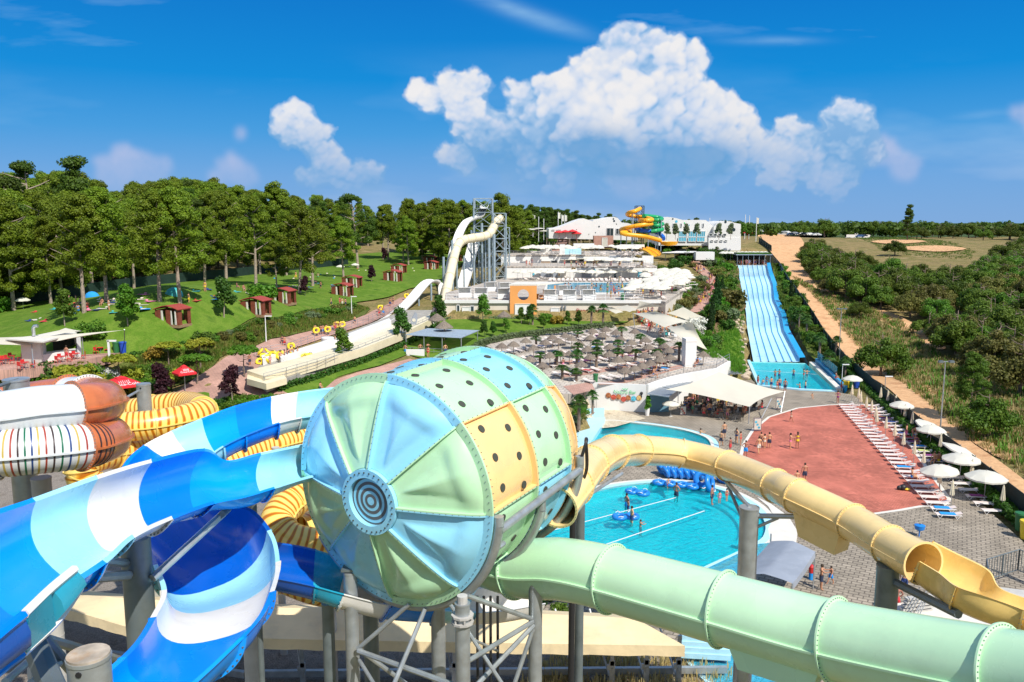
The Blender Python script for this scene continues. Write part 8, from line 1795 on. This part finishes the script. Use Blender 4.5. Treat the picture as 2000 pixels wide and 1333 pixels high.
# cars
def car(m_):
 r=empty('parked_car',(0,0,0),'x','car');b=MB();L,w=2.15,.85
 prof=[(-L,.35),(-L,.8),(-1.35,.95),(-.85,1.42),(.75,1.45),(1.5,1.0),(L,.85),(L,.35)]
 vs=[(x,-w*(.86 if z>1.2 else 1),z) for x,z in prof]+[(x,w*(.86 if z>1.2 else 1),z) for x,z in prof];n=len(prof);b.add(vs,[tuple(range(n)),tuple(range(n,2*n))[::-1]]+[(i,n+i,n+(i+1) % n,(i+1) % n) for i in range(n)]);b.build('body',MT[m_],r)
 b=MB();b.box((-.05,0,1.2),(1.75,w*1.86,.3));b.build('window',MT['dark_glass'],r)
 for x in (-1.35,1.35):
  for s in (-1,1):b=MB();b.tube([(x,s*w - .1*s,.32),(x,s*w + .03*s,.32)],.32,12);b.build('wheel',MT['black_metal'],r)
 return r
mat('car_white',(.75,.75,.75),.3,coat=.5);mat('car_silver',(.4,.42,.44),.3,metal=.4,coat=.5);mat('car_dark',(.02,.03,.05),.25,coat=.6);mat('car_blue',(.03,.08,.2),.25,coat=.6)
CR={k:Proto(car(k)) for k in ('car_white','car_silver','car_dark','car_blue')}
for i,(x,y,k) in enumerate([(1481,452,'car_white'),(1487,453,'car_white'),(1503,455,'car_silver'),(1512,456,'car_dark'),(1521,456,'car_dark'),(1530,455,'car_silver'),(1537,455,'car_white'),(1544,459,'car_blue'),(1552,457,'car_silver'),(1562,458,'car_white'),(1570,459,'car_dark'),(1580,459,'car_white'),(1590,460,'car_silver'),(1595,460,'car_white'),(1679,463,'car_blue'),(1686,462,'car_dark'),(1160,466,'car_silver')]):
 p=TG(x,y+2,T0);CR[k].put(p+Vector((0,0,.2)),random.uniform(-.5,.5),1.1,'%s car, %s from the left in the line of parked cars on the ridge' % (k[4:],ORD[i]) if i<14 else '%s car beside the grey green bushes below the white hall' % k[4:] if i==16 else '%s car parked alone by the ridge trees' % k[4:])
# grey lifeguard canopy by the big pool, stairs and gate at the right edge
def canopy2():
 z=2.5;Q=[G(1506,1043,z),G(1592,1078,z + .1),G(1548,1140,z + .1),G(1438,1110,z)];r=empty('grey_canopy',P0(1580,1130),'grey fabric canopy on posts at the corner of the big pool','canopy');n=12;vs=[];fs=[]
 for i in range(n+1):
  for j in range(n+1):
   u,v=i/n,j/n;p=Q[0]*(1-u)*(1-v)+Q[1]*u*(1-v)+Q[2]*u*v+Q[3]*(1-u)*v;p.z -= .55*(1-u)**2 + .10*4*v*(1-v)-(.25*(1-abs(2*u-1)));vs.append(p)
 for i in range(n):
  for j in range(n):q=i*(n+1)+j;fs.append((q,q+1,q+n+2,q+n+1))
 b=MB();b.add(vs,fs);b.build('cloth',MT['grey_fabric'],r,smooth=True,ang=80);b=MB();va=[];
 for j in range(n+1):p=vs[n*(n+1)+j];va+=[p,p+Vector((.02,-.02,-.4))]
 b.add(va,[(2*j,2*j+1,2*j+3,2*j+2) for j in range(n)]);b.build('valance',MT['grey_fabric'],r)
 for q in (Q[1],Q[2],Q[0]):b=MB();b.tube([(q.x,q.y,0),q],.05,6);b.build('post',MT['steel'],r)
canopy2()
p=P0(1584,1132);b=MB();b.lathe([(0,0),(.16,0),(.16,.55),(.17,.55),(.17,.9),(.1,1.0),(0,1.0)],(p.x,p.y,0),12);o=b.build('red_dispenser',MT['towel_blue'],loc=p,smooth=True);tag(o,'red and blue cylinder under the grey canopy','dispenser');b=MB();b.lathe([(.18,.5),(.19,.9),(.1,1.03),(0,1.03)],(p.x,p.y,0),12);b.build('lid',MT['plastic_red'],o)
r=empty('slide_stairs',P0(1930,1180),'concrete stair landing with grey barred gates at the lower right','stairs')
for a,c in (((1926,1110),(1990,1090)),((1990,1090),(2060,1120)),((1926,1110),(1932,1150))):
 p,q=G(*a,1.4),G(*c,1.4);n=12
 for k in range(n+1):w_=p.lerp(q,k/n);b=MB();b.tube([w_+Vector((0,0,-.9)),w_+Vector((0,0,.6))],.025 if k % 6 else .06,5);b.build('bar',MT['galv_dark'],r)
 for h_ in (-.85,.6):b=MB();b.tube([p+Vector((0,0,h_)),q+Vector((0,0,h_))],.035,5);b.build('rail',MT['galv_dark'],r)
p=G(1975,1165,1.0);b=MB();b.box(p+Vector((.6,-.2,-.7)),(3.4,2.0,1.6),-.3);b.build('landing',MT['concrete_post'],r)
for k in range(7):p=G(1800-k*3,1166+k*7,1.6-k * .22);b=MB();b.box(p,(2.2,.32,.12),.25);b.build('step',MT['concrete_post'],r)
p=G(1775,1172,1.2);b=MB();b.box(p+Vector((1.4,-1.6,-1.0)),(4.5,5,1.0),.2);b.build('ramp',MT['coping'],r)
for a,c in (((1795,1150),(1772,1190)),((1812,1150),(1790,1195))):
 p,q=G(*a,2.4),G(*c,1.2)
 for h_ in (0,.35,.7):b=MB();b.tube([p-Vector((0,0,h_)),q-Vector((0,0,h_))],.03,5);b.build('rail',MT['steel'],r)
p=P0(1795,1048);b=MB();b.lathe([(.05,0),(.05,.4),(.35,.6),(.4,.9),(.1,1.0)],(p.x,p.y,0),12);tag(b.build('blue_float',MT['tube_blue'],loc=p,smooth=True),'blue rubber ring stood on the paving behind the cream tube','inflatable ring')
# lower right splash steps and pool
b=MB();P=[G(x,y,.1) for x,y in [(1330,1280),(1440,1215),(1560,1330),(1480,1420),(1380,1333)]];b.prism([(p.x,p.y) for p in P],-.5,.05);tag(b.build('pool_bottom',MT['pool_edge']),kind='structure');sheet('pool_water',offset_poly([(p.x,p.y) for p in P],-.3),[],.12,MT['water_pale'])
r=empty('splash_steps',G(1390,1255,.5),'pale blue splash steps with grey rubber mats below the green tube','steps')
for k in range(4):p,q=G(1322+k*3,1272-k*11,.5 + .3*k),G(1425+k*3,1278-k*11,.5 + .3*k);b=MB();b.box((p+q)/2,((q-p).length,.9,.3),math.atan2((q-p).y,(q-p).x));b.build('step',MT['pool_edge'],r);b=MB();[b.box(p.lerp(q,(i + .5)/5)+Vector((0,0,.17)),((q-p).length/5.6,.7,.04),math.atan2((q-p).y,(q-p).x)) for i in range(5)];b.build('mat',MT['roof_grey'],r)
# blue open slide end at the small pool
r=empty('pool_chute',P0(1150,830),'pale blue tiled chute entering the small pool from the left','chute');P=[G(x,y,h) for x,y,h in ((1100,815,.6),(1182,811,.6),(1182,826,.05),(1155,868,.05),(1100,880,.4))];b=MB();b.prism([(p.x,p.y) for p in P],-.4,.35);b.build('apron',MT['slide_blue'],r);b=MB();a,c=G(1110,815,.4),G(1180,812,.4);b.box((a+c)/2+Vector((0,.2,.3)),((c-a).length,.2,1.2),math.atan2((c-a).y,(c-a).x));b.build('side_wall',MT['pool_edge'],r)
# bathing towels and sunbathing blankets on the lawn
for i in range(85):
 x=ra.choice([ra.uniform(60,330),ra.uniform(360,640),ra.uniform(600,870)]);y=np.interp(x,[0,155,302,432,590,700,870],[606,588,572,560,536,518,500])+ra.uniform(2,34 if x<640 else 26);p=TG(x,y,T0);m_=ra.choice(['towel_blue','umb_white','towel_red','umb_cream','towel_navy','plastic_teal','lounger_mesh','towel_pink']);nm={'umb_white':'white','umb_cream':'cream','plastic_teal':'turquoise','lounger_mesh':'pinkish'}.get(m_,m_.replace('towel_',''))
 b=MB();b.box((0,0,.12),(ra.uniform(1.2,2.2),ra.uniform(.8,1.6),.03));b.sphere((.3,.2,.22),(.25,.18,.14),8,5);o=b.build('blanket',MT[m_]);o.location=p+Vector((0,0,.05));o.rotation_euler=(0,0,ra.uniform(0,3));tag(o,'%s blanket spread on the lawn by the pines' % nm,'blanket','%s blankets on the lawn' % nm)
for x,y,m_,l in ((180,583,'towel_blue','small blue dome tent at the foot of the fence'),(340,578,'plastic_teal','turquoise beach shelter in the shade of the pines')):p=TG(x,y,T0);b=MB();b.sphere(p,(1.3,1,1.2),12,8);tag(b.build('beach_tent',MT[m_],loc=p,smooth=True),l,'tent')
for x,y,m_,l in ((46,607,'plastic_teal','turquoise sunshade on the lawn at the left'),(665,534,'plastic_teal','turquoise sunshade behind the fourth cabins'),(694,530,'tube_yellow','yellow sunshade among the blankets under the pines')):
 p=TG(x,y,T0);o=UO.put(p,0,.85,l);o.children[0].material_slots[0].link = 'OBJECT';o.children[0].material_slots[0].material=MT[m_]
 for q in UO.o.children:pass
# ---------------- people ----------------
def body(name,J,E_,rad,root=0):
 me=bpy.data.meshes.new(name);me.from_pydata(J,E_,[]);o=bpy.data.objects.new(name,me);C.objects.link(o);sk=o.modifiers.new('s','SKIN');sk.use_smooth_shade=True;o.modifiers.new('u','SUBSURF').levels=1
 if not me.skin_vertices:bpy.context.view_layer.objects.active=o
 for i,v in enumerate(me.skin_vertices[0].data):v.radius=rad[i] if isinstance(rad[i],tuple) else (rad[i],rad[i]);v.use_root=i==root
 m2=bpy.data.meshes.new_from_object(o.evaluated_get(bpy.context.evaluated_depsgraph_get()));bpy.data.objects.remove(o);m2.name = 'body';m2.materials.clear();m2.materials.append(MT['skin']);return m2
def pose(kind):
 hip = .92 if kind not in ('sit','lie') else .50;sh=hip + .50
 J=[(0,0,hip),(0,0,hip + .22),(0,.01,sh),(0,.0,sh + .10),(0,-.02,sh + .17),(0,-.03,sh + .27)];Rr=[(.15,.11),(.125,.09),(.16,.10),.055,.085,.08];E_=[(0,1),(1,2),(2,3),(3,4),(4,5)]
 def chain(pts,rs,a):
  for p,r_ in zip(pts,rs):J.append(p);Rr.append(r_);E_.append((a,len(J)-1));a=len(J)-1
 for s in (-1,1):
  st = .26*s if kind == 'walk' else .03*s
  if kind == 'sit':chain([(s * .10,-.05,hip),(s * .13,-.42,hip + .02),(s * .13,-.46,.08),(s * .13,-.60,.04)],[.095,.07,.05,.04],0)
  else:chain([(s * .095,0,hip - .06),(s * .11,st * .5 - .02,.50),(s * .11,st,.09),(s * .12,st - .15,.04)],[.10,.07,.05,.04],0)
  if kind == 'sit':chain([(s * .20,0,sh),(s * .25,-.05,sh - .28),(s * .14,-.30,sh - .32),(s * .12,-.38,sh - .32)],[.06,.045,.035,.03],2)
  elif kind == 'bent':chain([(s * .20,0,sh),(s * .36,.02,sh - .22),(s * .20,-.05,sh - .42),(s * .15,-.06,sh - .45)],[.06,.045,.035,.035],2)
  elif kind == 'reach':chain([(s * .20,0,sh),(s * .26,-.2,sh - .12),(s * .22,-.45,sh - .05),(s * .22,-.54,sh - .04)],[.06,.045,.035,.035],2)
  else:chain([(s * .20,0,sh),(s * .26,-st * .4,sh - .28),(s * .27,-st * .9 - .04,sh - .52),(s * .27,-st * .9 - .07,sh - .61)],[.06,.045,.035,.032],2)
 return body('body',J,E_,Rr),hip,sh
PM={k:pose(k) for k in ('stand','walk','sit','bent','reach')}
CL={'black':'trunks','red':'towel_red','blue':'towel_blue','white':'umb_white','green':'towel_green','yellow':'tube_yellow','pink':'towel_pink','navy':'towel_navy','purple':'towel_purple'}
PROT={}
for k,(me,hip,sh) in PM.items():
 for g in ('m','f'):
  e=empty('person',(0,0,0),'x','person');addme('body',me,e);b=MB();b.lathe([(.02,hip + .10),(.165,hip + .10),(.175,hip - .02),(.17,hip - .10),(.02,hip - .12)],n=12,sy=.78)
  if g == 'm' and k != 'sit':
   for s in (-1,1):st = .26*s if k == 'walk' else .03*s;b.tube([(s * .095,0,hip - .04),(s * .11,st * .25,hip - .30)],.115,8)
  b.build('swimwear',MT['trunks'],e,smooth=True)
  if g == 'f':b=MB();b.lathe([(.02,sh - .02),(.165,sh - .04),(.16,sh - .16),(.02,sh - .18)],n=12,sy=.68);b.build('bikini_top',MT['trunks'],e,smooth=True)
  b=MB();b.sphere((0,-.01,sh + .245),(.10,.112,.115) if g == 'm' else (.105,.125,.125),10,7)
  if g == 'f':b.sphere((0,.07,sh + .12),(.075,.05,.14),8,6)
  b.build('hair',MT['hair'],e,smooth=True);b=MB();b.tube([(0,-.105,sh + .20),(0,-.128,sh + .185)],.014,5);b.build('nose',MT['skin'],e);PROT[k+g]=Proto(e)
def person(p,kind,g,col,rz,label,s=1.0,group=None):
 o=PROT[kind+g].put(p,rz,s,label,group)
 if not group and 'group' in o.keys():del o['group']
 for c in o.children:
  if c.name.startswith(('swimwear','bikini')):c.material_slots[0].link = 'OBJECT';c.material_slots[0].material=MT[CL[col]]
 return o
D0 = 'man in %s swimming shorts ' ;D1 = 'woman in a %s bikini '
for x,y,k,g,c,rz,s,l in [(1414,857,'stand','m','black',3.3,1.08,'walking by the small pool rim'),(1408,872,'walk','m','black',2.5,.95,'stepping away from the small pool ladder'),(1438,866,'bent','f','navy',2.0,.98,'standing at the left edge of the red plaza'),(1446,870,'stand','f','red',1.0,.88,'next to the woman in navy'),(1426,884,'stand','m','red',4,.92,'seen from the side near the small pool'),(1482,887,'walk','m','white',3.2,1.06,'walking on the red plaza'),(1486,874,'stand','m','navy',2.9,.95,'behind the man in white'),(1493,876,'bent','f','white',.4,.9,'talking on the red plaza'),(1502,876,'stand','m','black',3.0,1.0,'right of the group on the red plaza'),
        (1543,877,'reach','f','pink',1.2,.98,'pointing on the red plaza'),(1557,877,'stand','f','yellow',3.0,1.05,'standing on the red plaza'),(1545,825,'walk','f','white',1.6,.82,'walking alone at the top of the red plaza'),(1636,788,'bent','f','purple',0,.98,'between the slide pool and the loungers'),(1586,779,'sit','m','white',0,.6,'sitting on the ground by the slide pool'),(1456,893,'bent','m','blue',2.8,1.0,'half hidden behind the cream tube'),(1533,766,'stand','m','black',3.1,1.08,'on the slide pool edge by the sail tip'),(1522,761,'stand','m','navy',3.1,1.0,'on the slide pool edge, middle of the group'),(1518,761,'stand','f','red',3.1,.8,'on the slide pool edge beside a man'),(1506,759,'stand','m','navy',3.1,.96,'on the slide pool edge, second from left'),(1497,754,'stand','f','blue',3.0,.85,'on the slide pool edge at its left'),
        (1480,752,'stand','m','red',2.0,.85,'at the left corner of the slide pool'),(1490,754,'sit','m','blue',3.1,.8,'sitting on the slide pool edge'),(1643,764,'stand','m','red',1.0,.9,'beside the yellow bin'),(1632,748,'sit','m','red',1.6,1.0,'sitting on the white kerb of the slide pool'),(1571,942,'stand','m','black',3.1,1.05,'with his back turned, just above the cream tube'),(1556,952,'stand','m','black',3.1,.9,'mostly hidden behind the cream tube'),(1603,1152,'reach','m','black',1.2,1.0,'holding the canopy post, the larger of two'),(1622,1141,'walk','m','blue',-1.2,.72,'boy running right of the canopy post'),(1765,1158,'walk','m','navy',2.6,1.0,'behind the grey post of the cream tube'),(1750,1196,'bent','m','red',3.1,1.0,'seen from behind above the green tube'),(1390,986,'stand','m','black',1.0,1.0,'with a raft at the pool steps'),(1405,983,'stand','f','pink',0,.62,'child on the pool steps'),(1419,979,'stand','f','red',.5,.66,'smaller child on the pool steps')]:
 z = .35 if l.endswith('kerb of the slide pool') else -.02 if 'pool steps' in l else 0
 person(P0(x,y)+Vector((0,0,z)),k,g,c,rz,(D0 if g == 'm' else D1) % c+l,s)
for x,y,g,c,s,zz,l in [(1224,986,'m','blue',1,-.75,'man standing waist deep in the big pool'),(1227,992,'m','navy',.7,-.5,'child beside the man in the big pool'),(1321,966,'m','black',1.05,-.75,'man wading beside the blue raft at the pool rim'),(1234,1018,'m','navy',1,-.5,'man standing behind the floating double raft'),(1251,1026,'m','red',.8,-.95,'swimmer behind the floating double raft'),(1305,951,'m','red',.7,-.35,'child lying in the pale blue ring raft'),(1514,731,'m','red',1,-1.0,'swimmer at the rope in the slide pool, leftmost'),(1522,732,'m','navy',1,-.9,'swimmer at the rope in the slide pool, second from left'),(1550,731,'m','navy',1,-.9,'swimmer at the rope in the middle of the slide pool'),(1570,731,'f','red',1,-.9,'swimmer at the rope, right side of the slide pool'),(1576,729,'m','red',1,-1.1,'swimmer leaning back at the rope in the slide pool'),(1562,756,'m','red',.9,-.9,'child in the slide pool near its front edge'),(1573,759,'m','navy',1,-.6,'boy standing in the slide pool near its front edge'),(1368,848,'m','navy',1,-1.1,'swimmer at the right end of the small pool')]:person(G(x,y,0)+Vector((0,0,zz)),'bent' if zz>-.8 else 'reach',g,c,random.uniform(0,6),l,s)
for x,y,zf_,k,g,c,rz,s,l in [(647,600,T0,'walk','m','black',2,1,'walking down the lawn path'),(664,598,T0,'stand','f','red',1,1,'in the little group on the lawn, left'),(669,599,T0,'stand','m','white',1,.95,'in the little group on the lawn, middle'),(675,600,T0,'stand','m','black',1,.95,'in the little group on the lawn, right'),(741,619,T0,'walk','m','red',0,1,'carrying a yellow ring down the path'),(749,618,T0,'walk','m','blue',0,1,'beside the ring carrier on the path'),(762,600,T0,'stand','m','navy',0,1,'far up the path, left of a pair'),(768,596,T0,'stand','f','black',0,.95,'far up the path, right of a pair'),(616,655,T0,'walk','m','navy',0,1,'with a yellow ring on his left, on the path'),(627,656,T0,'walk','m','black',0,1,'in dark shorts between two yellow rings'),(631,655,T0,'walk','m','blue',0,1,'close behind the man in dark shorts on the path'),(638,654,T0,'walk','m','red',0,1,'holding the right hand yellow ring on the path'),(664,648,T0,'walk','m','yellow',0,1,'with a yellow ring behind the lifeguard'),(693,634,T0,'walk','m','black',0,.85,'alone in the middle of the path'),(552,678,T0,'walk','f','black',0,1,'by the railing at the bottom of the path'),(556,679,T0,'walk','m','red',0,1,'behind the woman at the path railing'),
         (488,716,T0,'stand','m','black',1,1,'waiting on the red paving by the lanes'),(528,712,zch,'stand','f','pink',1,.7,'child beside the heap of yellow rings'),(548,710,zch,'bent','m','black',1,1,'holding the upright double ring'),(556,708,zch,'bent','m','red',2,1,'in the ring queue, second'),(562,706,zch,'stand','m','blue',2,1,'in the ring queue, third'),(568,704,zch,'reach','m','yellow',1,1.1,'lifting a yellow ring overhead in the queue'),(574,702,zch,'stand','f','red',2,.95,'in the ring queue, fifth'),(582,700,zch,'walk','m','white',2,.95,'last in the ring queue'),(655,676,zch,'bent','m','red',2,.95,'beside the round white tub'),(792,655+40,None,'bent','m','blue',2.8,1,'leaning on the rail of the slatted pavilion'),(805,697,None,'sit','m','white',2.8,1,'sitting on the pavilion parapet'),(821,693,None,'bent','m','black',.5,1,'inside the slatted pavilion'),(836,692,None,'reach','m','black',.5,1,'under the pavilion roof by the post'),(836,699,None,'stand','f','red',2.8,1,'in front of the pavilion in red'),(870,694,None,'bent','m','navy',.5,1,'at the tables of the pavilion'),(131,705,None,'stand','m','red',3.0,1.05,'with reddish back at the counter of the lawn bar'),(626,762,T0,'sit','m','blue',1,.8,'sitting by the path above the white flume'),
         (1164,618,None,'stand','f','black',2,1,'')]:
 if not l:continue
 if zf_ is None:z=PAVZ if x>300 else LBZ + .12;p=G(x,y,z)
 elif zf_ is zch:p=Gc(x,y)
 else:p=TG(x,y,zf_)
 person(p,k,g,c,rz,(D0 if g == 'm' else D1) % c+l,s)
p=TG(655,649,T0);o=person(p,'stand','m','red',0,'lifeguard in red shirt and shorts among the ring carriers on the path',1.05)
for x,y,l in ((618,652,'carried on the path, leftmost'),(640,650,'carried on the path, middle'),(663,640,'carried on the path behind the lifeguard'),(743,606,'carried down the path near the hump slide'),(794,582,'carried at the top of the path'),(569,690,'lifted overhead in the ring queue')):putr(RY2 if y<641 and x<700 else RY,(Gc(x,y) if x<600 else TG(x,y+6,T0))+Vector((0,0,1.0)),.3,1.4,'yellow ring raft ' + l,.95)
PCOL=list(CL)
def crowd(n,spots_,poses,where,grp,seed,s=1.0,sit=0.0):
 r_=random.Random(seed)
 for i in range(n):
  p=spots_(r_);k=r_.choice(poses);g=r_.choice('mf');c=r_.choice(PCOL);person(p+Vector((0,0,sit)),k,g,c,r_.uniform(0,6.28),('man' if g == 'm' else 'woman') + ' in %s swimwear ' % c+where,s*r_.uniform(.85,1.08),('men' if g == 'm' else 'women') + ' in %s swimwear ' % c+where)
crowd(44,lambda r_:TABS[r_.randrange(len(TABS))]+Vector((r_.uniform(-1,1),r_.uniform(-.9,.9),0)),['sit','sit','sit','bent','stand'],'in the cafe crowd under the big sail roof','',1)
crowd(36,lambda r_:TAB2[r_.randrange(len(TAB2))]+Vector((r_.uniform(-1,1),r_.uniform(-.9,.9),0)),['sit','sit','bent','stand'],'at the cafe below the white sails','',2)
def onpath(r_):t=r_.random();x=np.interp(t,[0,.3,.55,.75,1],[1362,1381,1392,1380,1356]);y=np.interp(t,[0,.3,.55,.75,1],[602,582,562,544,520]);return TG(x+r_.uniform(-9,9),y+r_.uniform(-2,2),T0)
crowd(46,onpath,['walk','walk','stand','bent'],'walking on the pink path up the hill','',3)
crowd(30,lambda r_:G(r_.uniform(1080,1225),r_.uniform(557,571),ZU)+Vector((0,0,-1.0)),['bent','stand'],'standing in the upper pool','',4)
crowd(26,lambda r_:G(r_.uniform(1185,1330),r_.uniform(548,586),ZU),['stand','walk','bent'],'among the parasols of the upper pool','',5)
crowd(22,lambda r_:G(r_.uniform(1015,1260),r_.uniform(519.5,522),ZM),['stand','sit','bent'],'on the middle terrace','',6)
def ontower(r_):a,c,Y,z=LROWS[0];return Vector((r_.uniform(a + .3,c - .3),Y+r_.uniform(.5,3),z))
crowd(26,ontower,['stand','bent','walk'],'waiting at the top of the lane slide','',7)
crowd(24,lambda r_:(lambda x:TG(x,np.interp(x,[60,302,590,870],[600,580,545,506])+r_.uniform(0,26),T0))(r_.uniform(60,860)),['stand','sit','walk','sit'],'on the lawn by the pines','',8)
crowd(8,lambda r_:r2a.lerp(r2b,r_.choice([9,10,11,14,15])/22)+Vector((r_.uniform(-.5,.5),r_.uniform(-.4,.4),-.08)),['sit','sit','bent'],'on the back row loungers','',9)
crowd(9,lambda r_:PALXY[r_.randrange(len(PALXY))]+Vector((r_.uniform(-1,1),r_.uniform(-1.5,0),-.05)),['sit'],'on the loungers under the straw parasols','',10)
p=r1a.lerp(r1b,19/25);person(p+Vector((-.2,0,-.05)),'sit','m','blue',1.2,'man in blue swimming shorts sitting by the black bags',1)
for d_ in list(PROT.values())+list(CH.values())+list(CR.values())+[LG,UO,UC,ST,UW,TB,TR,TWh,RB,RB2,RY,RY2]:d_.drop()
